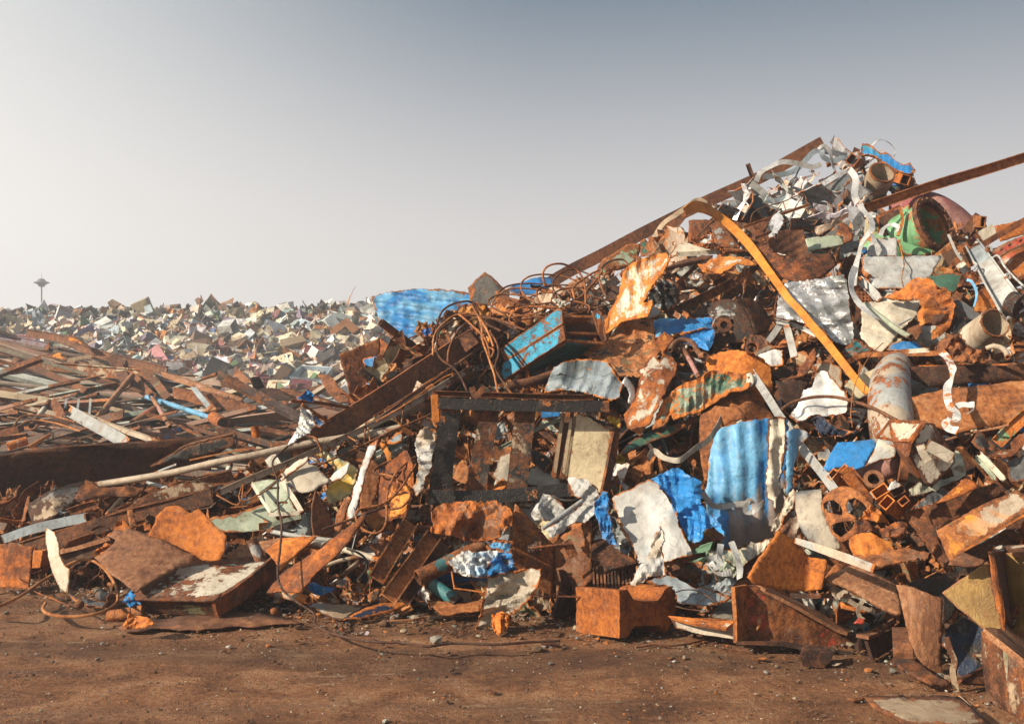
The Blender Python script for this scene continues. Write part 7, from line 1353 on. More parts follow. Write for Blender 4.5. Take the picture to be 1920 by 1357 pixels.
sheet('white_curve', 'curved white sheet fading to dark|right of the corrugated blue sheet', 'sheet', 'K', [(1232, 685), (1300, 675), (1380, 668), (1440, 660), (1450, 740), (1462, 850), (1495, 930), (1530, 1000), (1570, 1070), (1602, 1130), (1560, 1150), (1480, 1130), (1350, 1080), (1300, 1020), (1265, 960), (1240, 850)], M('dgrey', .04, 'b', two='paper', rough=.45), d=.75, tilt=(-.3, .5), bend=(.8, .6), smooth=True)
# big channel at right
t = group_empty('big_channel', 'huge rusty channel opened toward the left|at the right of the heap', 'channel', 'L', (1150, 900), d=1.2)
YBC = 6.45
sheet('back_wall', None, None, 'L', [(722, 862), (800, 832), (960, 792), (1200, 710), (1400, 640), (1562, 570), (1605, 640), (1400, 780), (1240, 860), (1100, 940), (1000, 992), (1020, 1100), (1110, 1245), (1135, 1335), (1085, 1330), (1040, 1280), (900, 1090), (800, 960)], M('rust', .88, 'b', scale=1.4, two='tan'), Y=YBC + .12, d=0, tilt=(-.1, .25), folds=[((935, 780), (1010, 1000), .6)], parent=t, thick=.02)
sheet('front_wall', None, None, 'L', [(1000, 992), (1150, 905), (1350, 795), (1500, 730), (1640, 662), (1680, 700), (1850, 640), (1850, 800), (1692, 872), (1500, 980), (1350, 1070), (1212, 1162), (1110, 1245), (1060, 1130)], M('beige', .38, 'b', two='orange', scale=1.6), Y=YBC - .12, d=0, tilt=(-.3, .7), parent=t, thick=.02)
bar('lower_lip', None, None, 'L', [(1205, 1162), (1350, 1078), (1500, 985), (1700, 872), (1850, 800)], 'solid', 16, RO(), Y=YBC - .3, d=0, h=20, parent=t)
sheet('lower_plate', 'dark plate|under the huge rusty channel', 'plate', 'L', [(1215, 1170), (1400, 1070), (1696, 885), (1850, 810), (1850, 1120), (1696, 1105), (1420, 1105), (1390, 1230), (1350, 1235)], M('rustd', .7, 'd'), Y=6.5, d=0, tilt=(.2, .5))  # plain dark rust plate below the channel
sheet('maroon_plate', 'maroon rust triangular plate|under the huge rusty channel', 'plate', 'L', [(1095, 1255), (1160, 1200), (1215, 1165), (1300, 1200), (1400, 1232), (1360, 1268), (1240, 1280), (1110, 1262)], M('maroon', .6, 'p'), d=1.0, tilt=(0, .8))
sheet('orange_plate', 'bright orange triangular plate|behind the huge rusty channel', 'plate', 'L', [(1000, 775), (1060, 720), (1110, 680), (1180, 620), (1250, 555), (1295, 600), (1335, 640), (1240, 690), (1140, 735)], M('orange', .5, 'o'), d=.85, tilt=(-.3, .7))
sheet('white_sheet', 'crumpled off-white sheets|below the octagonal housing', 'sheet', 'L', [(775, 660), (860, 600), (960, 640), (1010, 590), (1080, 575), (1140, 560), (1100, 470), (1150, 340), (1200, 390), (1232, 470), (1235, 560), (1160, 600), (1080, 640), (1000, 665), (900, 705), (860, 720), (790, 720)], M('pcream', .07, 'b', two='pgreen'), d=.80, tilt=(-.2, .9), cr=.09, cs=.16)
sheet('dark_rag', 'dark crumpled sheet|above the left end of the huge rusty channel', 'sheet', 'L', [(800, 830), (860, 760), (950, 700), (1060, 665), (1105, 690), (1040, 760), (960, 790), (880, 812)], M('dgrey', .15, 'o'), d=.80, cr=.09, cs=.16)
sheet('white_scrap', 'small white torn scrap|above the bundle of square tubes', 'scrap', 'L', [(610, 660), (640, 610), (675, 592), (735, 640), (680, 650), (630, 672)], M('white', .04, 'b'), d=1.0, cr=.06)
bar('green_strip', 'green and rust bar|at the right edge above the huge channel', 'bar', 'L', [(1480, 300), (1600, 180), (1720, 70)], 'C', 100, M('green', .5, 'o', two='pgreen', scale=2), d=.8, h=30)
sheet('green_scrap', 'dark green curled sheet|left of the green and rust bar', 'sheet', 'L', [(1275, 292), (1305, 240), (1332, 188), (1400, 260), (1460, 310), (1520, 358), (1480, 385), (1430, 415), (1380, 380), (1330, 340)], M('green', .4, 'b', two='char'), d=.85, cr=.06, cs=.2, bend=(1, 1))
sheet('rust_curl', 'curled tan and rust strip|below the green and rust bar', 'strip', 'L', [(1430, 412), (1470, 370), (1540, 345), (1595, 350), (1590, 300), (1620, 260), (1696, 215), (1750, 240), (1696, 300), (1640, 370), (1592, 405), (1500, 408)], M('beige', .5, 'o'), d=.95, cr=.05)
t = group_empty('cream_rails', 'two cream rails side by side|above the huge channel', 'rails', 'L', (1440, 480), d=.8)
bar('rail', None, None, 'L', [(1345, 390), (1440, 480), (1540, 590)], 'C', 44, M('pcream', .06, 'b'), d=.85, h=14, parent=t)
bar('rail', None, None, 'L', [(1310, 420), (1400, 500), (1480, 600)], 'C', 36, M('pgreen', .06, 'b'), d=.82, h=14, parent=t)
sheet('grey_rock', 'grey cracked plate|at the right edge above the huge channel', 'plate', 'L', [(1560, 450), (1600, 420), (1696, 395), (1800, 380), (1800, 580), (1696, 590), (1600, 605), (1570, 540)], M('grey', .25, 'b', two='dgrey', scale=2), d=.75, tilt=(-.1, .6), cr=.05)
bar('pink_rod', 'pinkish rod|lying over the dark trough foot', 'rod', 'L', [(1060, 280), (1250, 225), (1450, 185), (1580, 155)], 'rod', 22, RP(), d=1.0, k=3)
# steel plates and blocks on the ground, right
sheet('orange_plate', 'bright rust orange plate folded at its right side|standing behind the wedge-shaped gusset', 'plate', '', [(1405, 1082), (1420, 1055), (1440, 1028), (1462, 994), (1490, 1015), (1520, 1045), (1548, 1048), (1550, 1052), (1545, 1080), (1540, 1104), (1512, 1108), (1460, 1104), (1420, 1096)], RO(scale=1.5), d=.75, tilt=(-.4, .3), folds=[((1517, 1112), (1518, 1045), 2.0)] if False else [((1518, 1040), (1512, 1112), -1.0)], thick=.02)
wg = group_empty('gusset_beam', 'large wedge-shaped gusset beam, brown with red paint|lying on the dirt', 'beam', 'M', (1200, 500), d=.6)
YW = 6.35
poly3('web', None, None, 'M', [(850, 245, .0), (930, 240, .0), (1010, 290, .0), (1300, 452, .03), (1580, 612, .08), (1712, 645, .1), (1712, 792, .06), (1400, 752, .02), (1100, 702, 0), (858, 690, 0)], [tuple(range(10))], M('rustp', .62, 'b', two='red', scale=1.3), Y=YW, d=0, thick=.02, cuts=6, jit=.006, parent=wg)
poly3('end_plate', None, None, 'M', [(745, 258, -.12), (850, 238, .0), (862, 664, .0), (770, 706, -.12)], [(0, 1, 2, 3)], M('rustd', .6, 'b'), Y=YW, d=0, thick=.025, cuts=4, parent=wg)
poly3('sloped_flange', None, None, 'M', [(930, 238, .10), (1000, 248, .10), (1400, 455, .14), (1692, 602, .2), (1660, 634, -.1), (1590, 612, -.1), (1300, 450, -.12), (1005, 292, -.12)], [(0, 1, 2, 3, 4, 5, 6, 7)], M('rustp', .5, 'p', scale=2), Y=YW, d=0, thick=.02, cuts=5, parent=wg)
poly3('bottom_flange', None, None, 'M', [(770, 706, -.13), (1100, 718, -.13), (1400, 765, -.12), (1712, 800, -.1), (1712, 785, .05), (1400, 748, .05), (1100, 695, .05), (850, 688, .05)], [(0, 1, 2, 3, 4, 5, 6, 7)], RB(), Y=YW, d=0, thick=.02, cuts=4, parent=wg)
poly3('torn_end', None, None, 'N', [(360, 655, 0), (395, 665, -.08), (405, 780, -.08), (470, 815, -.12), (482, 855, -.12), (380, 805, 0)], [(0, 1, 2, 3, 4, 5)], RD(), Y=YW, d=0, thick=.02, cuts=3, jit=.01, parent=wg)
sheet('raised_mark', None, None, 'M', [(935, 500), (1010, 465), (1045, 460), (1000, 490), (975, 520), (970, 570), (935, 602)], M('red', .4, 'b'), Y=YW - .02, d=0, thick=.008, parent=wg)
sheet('cream_flap', 'cream topped plate|behind the end plate of the gusset beam', 'plate', 'M', [(758, 232), (778, 210), (802, 194), (900, 200), (982, 214), (960, 240), (870, 238), (780, 252)], M('pcream', .45, 'o'), Y=6.65, d=0, tilt=(0, 1.5))
sheet('dark_plate', 'dark upright plate|behind the top of the gusset beam', 'plate', 'M', [(935, 240), (1060, 205), (1195, 174), (1202, 260), (1206, 345), (1120, 300), (1020, 262)], M('char', .2, 'b'), Y=6.7, d=0, tilt=(.5, .1))
fb = group_empty('flat_box', 'flat white box with rusty rim|left of the gusset beam', 'box', 'M', (500, 560), d=.3)
poly3('lower_side', None, None, 'M', [(240, 492, .1), (290, 590, .06), (450, 630, -.02), (756, 676, -.12), (754, 552, -.02), (500, 525, .0)], [(0, 1, 2, 3, 4, 5)], M('paper', .12, 'b'), Y=6.45, d=0, thick=.012, cuts=4, parent=fb)
poly3('rim', None, None, 'M', [(228, 490, .08), (480, 506, .0), (748, 530, -.06), (752, 552, -.1), (690, 600, -.14), (450, 560, -.05), (240, 508, .07)], [(0, 1, 2, 3, 4, 5, 6)], M('pcream', .62, 'o', scale=2), Y=6.43, d=0, thick=.015, cuts=4, parent=fb)
poly3('lid', None, None, 'M', [(548, 505, .0), (570, 445, .1), (625, 395, .2), (690, 362, .3), (750, 365, .3), (752, 530, -.02)], [(0, 1, 2, 3, 4, 5)], M('pcream', .22, 'b', two='char'), Y=6.48, d=0, thick=.012, cuts=4, parent=fb)
sheet('small_block', 'small rusty block|on the dirt under the gusset beam', 'block', 'M', [(1285, 800), (1300, 780), (1338, 765), (1440, 775), (1550, 785), (1542, 830), (1500, 875), (1478, 905), (1400, 900), (1308, 890), (1296, 850)], RB(), Y=5.95, d=0, tilt=(.2, .5), ext=(.04, .12, 0), cr=.02)
sheet('grey_sheet', 'grey-blue fallen sheet|behind the steel block with the notch', 'sheet', 'M', [(50, 212), (120, 180), (232, 165), (300, 185), (380, 230), (452, 272), (540, 265), (620, 300), (722, 342), (650, 380), (520, 402), (400, 385), (300, 372), (275, 270), (150, 240)], M('steelblue', .08, 'b', rough=.5), d=.65, tilt=(-.1, 1.4), cr=.05, cs=.25)
sheet('grey_sheet', 'crumpled grey bag-like sheet|left of the end plate of the gusset beam', 'sheet', 'M', [(590, 280), (620, 220), (680, 190), (740, 180), (775, 215), (745, 250), (735, 330), (660, 300)], M('steelblue', .08, 'b', rough=.5), d=.75, cr=.08, cs=.12)
for i, (q, w) in enumerate([([(285, 300), (360, 280), (460, 285), (540, 330), (620, 388)], 9), ([(285, 410), (360, 430), (450, 440), (560, 448)], 9), ([(640, 380), (650, 320), (690, 300), (735, 310)], 8), ([(400, 420), (520, 350), (640, 250), (690, 110)], 5), ([(290, 370), (340, 390), (420, 320), (500, 300)], 5)]):
    bar('wire', ['arched dark wire|over the grey-blue fallen sheet', 'straight rust wire|left of the flat white box', 'short hooked wire|left of the gusset beam end plate', 'long thin wire|rising from behind the flat white box', 'small curly wire|beside the steel block with the notch'][i], 'wire', 'M', q, 'rod', w, RD(), d=.85, k=5)
sheet('strap_ends', 'pale folded strap bundle|below the corrugated blue sheet', 'straps', 'M', [(530, 0), (560, -30), (640, 20), (700, 60), (770, 120), (780, 190), (700, 170), (640, 210), (580, 140), (545, 90)], M('pgreen', .08, 'b', two='white'), d=.8, cr=.12, cs=.12)
for i, q in enumerate([[(560, 40), (600, 20), (640, 70), (600, 120), (560, 90)], [(650, -90), (640, 0), (650, 90)], [(735, -110), (770, -10), (800, 90), (800, 190)], [(560, 60), (640, 150), (740, 130)]]):
    bar('strap', ['curled pale strap|in the strap bundle below the corrugated blue sheet', 'upright pale strap|in the strap bundle below the corrugated blue sheet', 'wide pale strap|hanging at the right of the strap bundle', 'lower pale strap|in the strap bundle'][i], 'strap', 'M', q, 'flat', 52, M('lgrey', .06, 'b', metal=.2, rough=.4), d=.98, h=3, twist=[0, .7, -.4])
sheet('rim_strip', 'bent off-white strip|along the foot of the corrugated blue sheet', 'rim', 'K', [(530, 1200), (545, 1150), (650, 1145), (720, 1150), (780, 1150), (850, 1120), (880, 1080), (920, 1095), (1010, 1060), (1060, 1050), (980, 1160), (880, 1230), (780, 1300), (700, 1240), (600, 1240)], M('pcream', .1, 'b', two='pgreen'), d=.75, tilt=(-.1, .9), cr=.06, cs=.2)
sheet('brown_plate', 'plain brown plate|between the off-white strip and the bright orange folded plate', 'panel', 'K', [(800, 1260), (880, 1200), (980, 1150), (1000, 1200), (930, 1290), (880, 1360), (830, 1400), (810, 1340)], M('rustp', .6, 'b'), d=.68, tilt=(-.2, .7))
sheet('rusty_pipe_half', 'brown half pipe|in the shadow above the grey-blue fallen sheet', 'pipe', 'K', [(205, 1290), (300, 1255), (330, 1290), (420, 1300), (490, 1330), (480, 1370), (380, 1370), (240, 1350)], RB(), d=.4, bend=(1, 2))
sheet('rust_ledge', 'wide rust ledge|under the large dented white sheet', 'ledge', 'K', [(180, 1245), (300, 1215), (420, 1185), (520, 1160), (525, 1190), (440, 1220), (300, 1250), (200, 1270)], RB(), d=.75)
bar('ledge', 'long flat brown ledge|under the bright orange folded plate', 'ledge', 'M', [(1210, 325), (1350, 330), (1545, 325)], 'solid', 40, RB(), d=.55, h=60)
sheet('top_plate', 'dirt covered rust plate|sloping down right to the tall curved plate', 'plate', 'N', [(108, 192), (220, 130), (362, 62), (520, 150), (690, 238), (712, 350), (722, 466), (640, 440), (560, 402), (400, 310), (250, 230)], M('rustp', .72, 'p', scale=2.2, two='char'), Y=6.3, d=0, tilt=(-.1, 1.4), thick=.03)
sheet('black_plate', 'black jagged plate|behind the tall curved plate', 'plate', 'N', [(768, 232), (850, 205), (960, 180), (1095, 162), (1130, 195), (1150, 300), (1170, 430), (1120, 520), (1062, 560), (1055, 350), (900, 290)], M('char', .3, 'd', two='rustd'), Y=6.15, d=0, tilt=(.3, .2))
tc_ = group_empty('curved_plate', 'tall curved rust plate with pale scrapes|standing on a base plate', 'plate', 'N', (900, 600), d=1)
sheet('blade', None, None, 'N', [(685, 238), (760, 242), (860, 275), (960, 315), (1056, 346), (1057, 500), (1055, 700), (1048, 880), (1075, 950), (1104, 1005), (1060, 1012), (980, 950), (900, 880), (850, 820), (800, 700), (760, 560), (725, 400)], M('rustp', .55, 'p', two='tan', streak=True, scale=1.2), Y=5.75, d=0, tilt=(-.15, .05), bend=(.9, .5), thick=.02, parent=tc_, smooth=True)
sheet('base', None, None, 'N', [(670, 842), (740, 830), (830, 835), (900, 880), (980, 950), (1110, 1010), (1112, 1028), (960, 1022), (880, 985), (780, 930), (700, 885)], RB(), Y=5.62, d=0, tilt=(0, 2.2), thick=.02, parent=tc_)
bar('box_stub', 'dark square box section|left of the tall curved plate', 'box', 'N', [(735, 630, .2), (742, 740), (745, 850)], 'solid', 150, RD(), Y=5.95, d=0, h=110, k=3)
t = group_empty('base_beam', 'brown open beam|lying between the gusset beam and the tall curved plate', 'beam', 'N', (560, 640), d=.5)
poly3('top', None, None, 'N', [(370, 648, .0), (600, 545, .25), (728, 470, .5), (742, 520, .5), (600, 610, .2), (470, 668, -.05)], [(0, 1, 2, 3, 4, 5)], M('rustp', .6, 'p'), Y=6.1, d=0, thick=.02, cuts=4, parent=t)
poly3('side', None, None, 'N', [(440, 680, -.05), (600, 612, .18), (745, 540, .45), (745, 640, .45), (660, 740, .2), (490, 850, -.05)], [(0, 1, 2, 3, 4, 5)], RD(), Y=6.15, d=0, thick=.02, cuts=4, parent=t)
sheet('amber_plate', 'amber brown scratched plate|standing on its corner at the right', 'plate', 'N', [(1055, 302), (1180, 215), (1300, 130), (1422, 48), (1450, 150), (1485, 330), (1520, 480), (1542, 602), (1470, 600), (1392, 602), (1300, 520), (1200, 440), (1120, 370)], M('amber', .20, 'p', rough=.42, scale=1.8), Y=5.75, d=0, tilt=(-.3, .3), thick=.018)
t = group_empty('amber_trough', 'tall amber brown steel trough|at the right edge', 'trough', 'N', (1600, 300), d=1.2)
poly3('side', None, None, 'N', [(1432, -20, -.12), (1450, -20, -.12), (1520, 300, -.1), (1552, 480, -.1), (1545, 605, -.1), (1500, 420, -.1)], [(0, 1, 2, 3, 4, 5)], M('beige', .6, 'o'), Y=5.6, d=0, thick=.03, cuts=4, parent=t)
poly3('back', None, None, 'N', [(1450, -30, -.1), (1540, -25, .3), (1570, 200, .3), (1620, 600, .3), (1552, 480, -.1)], [(0, 1, 2, 3, 4)], RD(), Y=5.6, d=0, thick=.02, cuts=4, parent=t)
poly3('face', None, None, 'N', [(1540, -25, .28), (1900, -60, .1), (1900, 700, .1), (1720, 650, .2), (1625, 620, .28), (1575, 300, .3)], [(0, 1, 2, 3, 4, 5)], M('amber', .22, 'p', rough=.4, scale=1.8), Y=5.6, d=0, thick=.02, cuts=5, parent=t)
poly3('top_edge', None, None, 'N', [(1425, -25, -.14), (1560, -55, .2), (1900, -80, .1), (1900, -55, .0), (1560, -25, .15), (1450, -10, -.14)], [(0, 1, 2, 3, 4, 5)], M('beige', .5, 'b'), Y=5.6, d=0, thick=.02, cuts=3, parent=t)
t = group_empty('corner_box', 'big rusty steel box with a pale yellow streak|at the bottom right corner', 'box', 'N', (1550, 950), d=1)
YX = 5.25
poly3('front', None, None, 'N', [(1385, 612, .12), (1500, 700, .02), (1700, 870, -.12), (1900, 1040, -.3), (1900, 1560, -.3), (1712, 1390, -.14), (1640, 1320, -.1), (1440, 1150, .08), (1410, 800, .11)], [tuple(range(9))], M('rustp', .62, 'b', two='tan', streak=True, scale=1.1), Y=YX, d=0, thick=.03, cuts=6, jit=.01, parent=t)
poly3('top', None, None, 'N', [(1383, 608, .12), (1480, 605, .3), (1590, 608, .55), (1712, 722, .45), (1900, 900, .3), (1900, 1040, -.32), (1700, 868, -.14), (1500, 698, .0)], [tuple(range(8))], M('rustp', .7, 'p', scale=2), Y=YX, d=0, thick=.03, cuts=5, parent=t)
sheet('streak', None, None, 'N', [(1545, 760), (1600, 790), (1612, 900), (1605, 1040), (1620, 1280), (1580, 1240), (1565, 1050), (1555, 900)], M('pcream', .25, 'b', two='olive'), Y=YX - .06, d=.0, tilt=(-.55, 0), thick=.004, parent=t)
sheet('black_sheet', 'black-blue smeared sheet|between the tall curved plate and the corner box', 'sheet', 'N', [(1068, 602), (1150, 540), (1232, 488), (1310, 540), (1390, 602), (1405, 700), (1422, 800), (1420, 900), (1320, 950), (1220, 985), (1180, 962), (1140, 820), (1100, 700)], M('navy', .12, 'p', two='char', rough=.4, scale=2), Y=5.85, d=0, tilt=(-.1, .4), cr=.03)
bar('bent_flat', 'bent flat bar|standing right of the tall curved plate', 'bar', 'N', [(1085, 660), (1120, 760), (1155, 850), (1140, 930), (1155, 1020), (1172, 1115)], 'flat', 46, M('rustp', .5, 'p', two='tan'), Y=5.5, d=0, h=10, k=4)
poly3('triangle_plate', 'tan triangular plate|on the black-blue smeared sheet', 'plate', 'N', [(1300, 800, 0), (1420, 795, 0), (1425, 900, -.1), (1400, 890, -.1)], [(0, 1, 2, 3)], M('tan', .3, 'b'), Y=5.65, d=0, cuts=3)
poly3('triangle_box', 'low triangular steel wedge|at the foot of the corner box', 'wedge', 'N', [(1212, 978, 0), (1412, 898, .2), (1428, 1045, .05), (1180, 1020, -.05), (1200, 1000, -.05)], [(0, 1, 2, 3, 4)], RB(), Y=5.5, d=0, cuts=4)
sheet('ground_plate', 'large flat plate half buried in the dirt|at the bottom right', 'plate', 'N', [(428, 1132), (600, 1130), (900, 1131), (1185, 1132), (1260, 1190), (1360, 1280), (1460, 1365), (1100, 1400), (900, 1380), (760, 1350), (680, 1300), (600, 1268), (520, 1230), (470, 1180)], M('rustp', .3, 'b', two='tan', rough=.85), Y=4.92, d=.0, tilt=(0, 3.03), thick=.012, step=9)
bar('ground_strip', 'thin tan strip|along the right side of the flat buried plate', 'strip', 'N', [(1180, 1135, .0), (1300, 1240), (1440, 1365)], 'solid', 36, M('tan', .3, 'b'), d=.03, h=8, k=4)
sheet('ground_sliver', 'dark splinter plate|at the left corner of the flat buried plate', 'plate', 'N', [(290, 1148), (380, 1142), (465, 1115), (430, 1150), (340, 1165)], M('brown', .2, 'b'), d=.04, tilt=(0, 2.6))
sheet('red_tag', 'small bright red tag|on the pale ribbon near the gusset beam', 'tag', 'N', [(345, 545), (380, 505), (440, 514), (422, 550)], M('red', 0, 'b'), Y=6.15, d=0)
bar('ribbon', 'pale curled ribbon|above the red tag', 'ribbon', 'N', [(430, 350), (395, 400), (378, 450), (395, 500), (425, 520)], 'flat', 34, M('beige', .1, 'b'), Y=6.2, d=0, h=3, twist=[0, .7, .2])
bar('ribbon', 'second pale ribbon end|right of the red tag', 'ribbon', 'N', [(300, 360), (360, 400), (440, 430), (500, 450), (470, 425)], 'flat', 40, M('beige', .1, 'b'), Y=6.25, d=0, h=3, twist=[0, .7, .2])
sheet('crumple', 'crumpled grey-beige scrap pile|under the dirt covered rust plate', 'scrap', 'N', [(38, 230), (90, 200), (140, 215), (220, 250), (300, 290), (330, 330), (290, 355), (200, 340), (160, 300), (140, 250), (60, 250)], M('lgrey', .1, 'b', two='beige'), Y=6.4, d=0, cr=.10, cs=.08)
bar('plank', 'dark flat bar|lying behind the gusset beam', 'bar', 'N', [(170, 520), (300, 490), (420, 460), (560, 445)], 'solid', 30, RB(), Y=6.5, d=0, h=20)
sheet('inner_plate', 'rust plate|in the dark opening behind the dirt covered plate', 'plate', 'N', [(110, 185), (150, 130), (210, 60), (290, 80), (230, 130)], RB(), Y=6.6, d=0)
sheet('orange_strip', 'bright rust strip|under the crumpled grey-beige scrap', 'strip', 'N', [(240, 372), (330, 385), (420, 430), (450, 460), (360, 450), (245, 425)], RO(), Y=6.35, d=0)
# ------------------------------------------------------------------ small loose scrap filling the front heap
rg = random.Random(99)
PF = []
for i in range(8): PF.append(('torn sheet', solid(proto_sheet(400 + i, 9, 8, .16, .7, .75, .22), .012)))
for i in range(5): PF.append(('bent plate', solid(proto_sheet(420 + i, 6, 5, .03, 1.3, .6, .08), .03)))
for i in range(4): PF.append(('narrow strip', solid(proto_sheet(440 + i, 12, 3, .12, .8, .14, .04), .012)))
for i in range(3): PF.append(('curled strap', proto_curl(450 + i, .07, 1.1 + .3 * i)))
PF.append(('pipe', proto_bar(460, section('tube', .10), 4, .02)))
PF.append(('thin rod', proto_bar(461, section('rod', .025), 12, .10)))
PF.append(('angle bar', proto_bar(462, section('L', .10, .08, .012), 4, .01)))
PF.append(('channel', proto_bar(463, section('C', .16, .06, .014), 4, .01)))
PF.append(('flat bar', proto_bar(464, section('solid', .12, .02), 4, .02)))
PF.append(('jagged offcut', proto_box(465)))
MP = {}
def filler_mesh(k, rust, tone):
    key = (k, rust, tone)
    if key not in MP: MP[key] = mk(PF[k][1], M('OBJ', rust, tone), PF[k][0].replace(' ', '_'))
    return MP[key]
FT = {'rust': [('rust orange', (.40, .15, .03), .85, 'o', 5), ('rust brown', (.20, .08, .03), .85, 'b', 9), ('dark brown', (.09, .045, .025), .75, 'd', 5), ('black', (.025, .02, .018), .3, 'd', 2.5), ('tan', (.36, .27, .17), .45, 'b', 4)],
      'mix': [('off-white', (.60, .60, .56), .10, 'b', 5), ('cream', (.55, .46, .32), .2, 'b', 4), ('grey', (.32, .34, .35), .12, 'b', 5), ('blue', (.03, .19, .55), .12, 'b', 1.6), ('green', (.10, .22, .12), .3, 'b', 1.2)],
      'silver': [('silver', (.55, .57, .60), .03, 'b', 6), ('steel grey', (.30, .33, .36), .06, 'b', 6), ('pale tan', (.60, .50, .36), .05, 'b', 4), ('dark grey', (.08, .09, .10), .1, 'b', 4)]}
counts = {}; FD = []; stuff_items = []
def in_straps(px, py): return inside((px, py), [(1420, 372), (1470, 340), (1545, 305), (1600, 292), (1640, 305), (1650, 400), (1640, 460), (1540, 470), (1480, 440), (1380, 420), (1340, 395)])
KEEP = [(905, 850, 85), (1240, 985, 50), (1645, 335, 48), (1712, 425, 62), (1790, 400, 75), (1675, 290, 55), (1835, 470, 40), (1880, 520, 60), (1000, 640, 60), (745, 690, 40), (1740, 470, 40)]
def add_filler(px, py, s, indiv, force=None, dd=0):
    if indiv and any((px - a) ** 2 + (py - b) ** 2 < r * r for a, b, r in KEEP): dd = -.35
    y = FRONT.depth(px, py); silver = in_straps(px, py)
    fam = 'silver' if silver else ('mix' if rg.random() < (.50 if px > 1100 or 520 < px < 700 else .26) else 'rust')
    t = rg.choices(FT[fam], [q[4] for q in FT[fam]])[0]
    if silver: k = rg.choices(range(len(PF)), [.25 if p[0] == 'torn sheet' else .9 if p[0] == 'bent plate' else 2 if p[0] in ('curled strap', 'narrow strip') else .5 for p in PF])[0]
    else: k = rg.choices(range(len(PF)), [1.0 if p[0] in ('torn sheet', 'bent plate') else .8 if p[0] == 'narrow strip' else .35 if p[0] == 'curled strap' else 1.3 for p in PF])[0]
    if force is not None: k = force
    loc = P(px, py, y - dd - rg.uniform(-.12, .10))
    rot = (rg.uniform(.2, 1.7), rg.uniform(-.9, .9), rg.uniform(-3.1, 3.1))
    nm = PF[k][0]; L = s * (1.5 if nm in ('pipe', 'thin rod', 'angle bar', 'channel', 'flat bar', 'narrow strip') else 1)
    if indiv and counts.get(nm, 0) < 290:
        counts[nm] = counts.get(nm, 0) + 1
        lab, grp = unique('%s%s %s' % ('small ' if s < .28 else '', t[0], nm), px, py, rg)
        o = place(nm.replace(' ', '_'), filler_mesh(k, t[2], t[3]), loc, rot, L, vary(t[1], rg), lab, nm.split()[-1], grp or 'loose scrap between the big pieces')
        FD.append([o, px, py, t[0] + ' ' + nm, 'in the front heap'])
    else: stuff_items.append((k, loc, rot, L, vary(t[1], rg)))
def top_of(px): return interp(px, FRONT.crest)
def foot_of(px): return CY + CAMZ * F / (FRONT.Yf(px))
for i in range(720):
    px = rg.uniform(-30, 1950); a, b = top_of(px), foot_of(px)
    py = a + (b - a) * rg.uniform(.0, .97)
    add_filler(px, py, rg.uniform(.20, .50) * (1.15 if px > 700 else .85), True)
for i in range(150):
    px, py = rg.uniform(1340, 1650), rg.uniform(262, 470)
    if in_straps(px, py): add_filler(px, py, rg.uniform(.22, .55), True, dd=rg.uniform(.0, .5))
settle(FD)
for i in range(7500):
    px = rg.uniform(-300, 2300); a, b = top_of(px), foot_of(px)
    py = a - 4 + (b - a + 6) * rg.random()
    add_filler(px, py, rg.uniform(.05, .22), False, dd=rg.uniform(-.1, .05))
stuff_mesh('small_scrap', stuff_items, [p[1] for p in PF], M('ATTR', .35, 'b'), 'countless small rusty scraps, shavings and torn bits filling the gaps of the front heap', 'scrap')
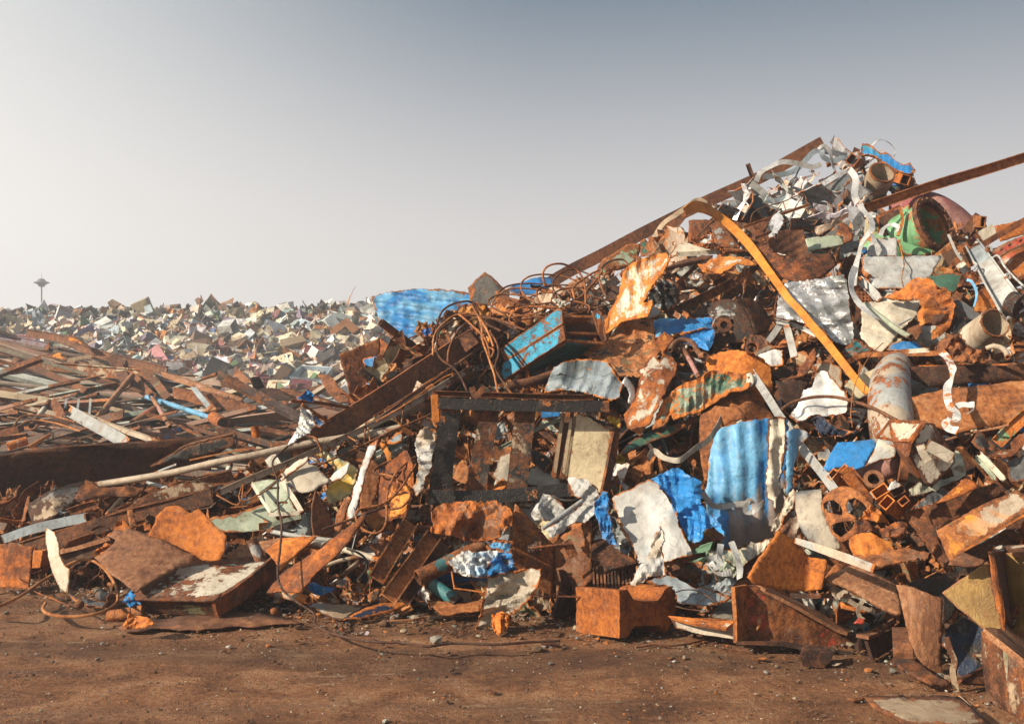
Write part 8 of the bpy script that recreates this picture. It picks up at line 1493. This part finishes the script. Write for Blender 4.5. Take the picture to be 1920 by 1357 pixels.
# crumbs, clods and pebbles on the dirt
def proto_rock(seed):
    bm = bmesh.new(); bmesh.ops.create_icosphere(bm, subdivisions=1, radius=.5); r = random.Random(seed)
    for v in bm.verts: v.co *= r.uniform(.6, 1.1); v.co.z *= .6
    out = [tuple(v.co) for v in bm.verts], [tuple(v.index for v in f.verts) for f in bm.faces], [0] * len(bm.verts); bm.free(); return out
RK = [proto_rock(i) for i in range(5)] + [solid(proto_sheet(480 + i, 4, 3, .1, .5, .6, .3), .05) for i in range(3)]
it = []
def rock(px, y, s, tint):
    x = (px - CX) / F * y; k = rg.randrange(len(RK))
    it.append((k, Vector((x, y, .004 + s * .12)), (rg.uniform(-.3, .3), rg.uniform(-.3, .3), rg.uniform(0, 6)), s, vary(tint, rg, .35)))
DK = (.12, .065, .035); LT = (.36, .28, .20); WH = (.55, .55, .52); GY = (.22, .20, .18); OR = (.35, .13, .04)
for i in range(6000):
    px = rg.uniform(-200, 2100); yf = FRONT.Yf(px)
    y = yf - abs(rg.gauss(0, .55)) + .25
    if y < 4.3: continue
    rock(px, y, rg.lognormvariate(-4.0, .55), rg.choices([DK, LT, GY, OR, WH], [7, 2, 2.5, 2, .5])[0])
for i in range(1600):
    px = rg.uniform(-200, 2100); yf = FRONT.Yf(px)
    rock(px, max(4.6, yf - abs(rg.gauss(0, .22)) + .15), rg.lognormvariate(-3.45, .45), rg.choices([DK, LT, GY, OR], [7, 2, 1.5, 2])[0])
for i in range(11000):
    y = rg.uniform(4.2, 8.6); px = rg.uniform(-200, 2100)
    if y > FRONT.Yf(px): continue
    rock(px, y, rg.lognormvariate(-4.9, .55), rg.choices([DK, LT, GY, OR, WH], [6, 3, 2, 1.5, .3])[0])
stuff_mesh('pebbles', it, RK, M('ATTR', .0, 'b', rough=.9), 'dirt clods, pebbles and metal crumbs scattered over the packed dirt', 'debris')

# ------------------------------------------------------------------ the hazy air
hz = bpy.data.materials.new('hazy_air'); hz.use_nodes = True; hn = hz.node_tree; hn.nodes.clear()
pv = hn.nodes.new('ShaderNodeVolumePrincipled'); pv.inputs['Color'].default_value = (.86, .90, .95, 1); pv.inputs['Density'].default_value = .0036; pv.inputs['Anisotropy'].default_value = .2
ho = hn.nodes.new('ShaderNodeOutputMaterial'); hn.links.new(pv.outputs[0], ho.inputs['Volume'])
x0, x1, y0, y1, z0_, z1_ = -130, 130, -20, 140, -1.4, 13.0
hv = [(x, y, z) for x in (x0, x1) for y in (y0, y1) for z in (z0_, z1_)]
h = link('haze', mesh('haze', hv, [(0, 1, 3, 2), (4, 6, 7, 5), (0, 4, 5, 1), (2, 3, 7, 6), (0, 2, 6, 4), (1, 5, 7, 3)]), hz, (0, 0, 0)); h['kind'] = 'stuff'
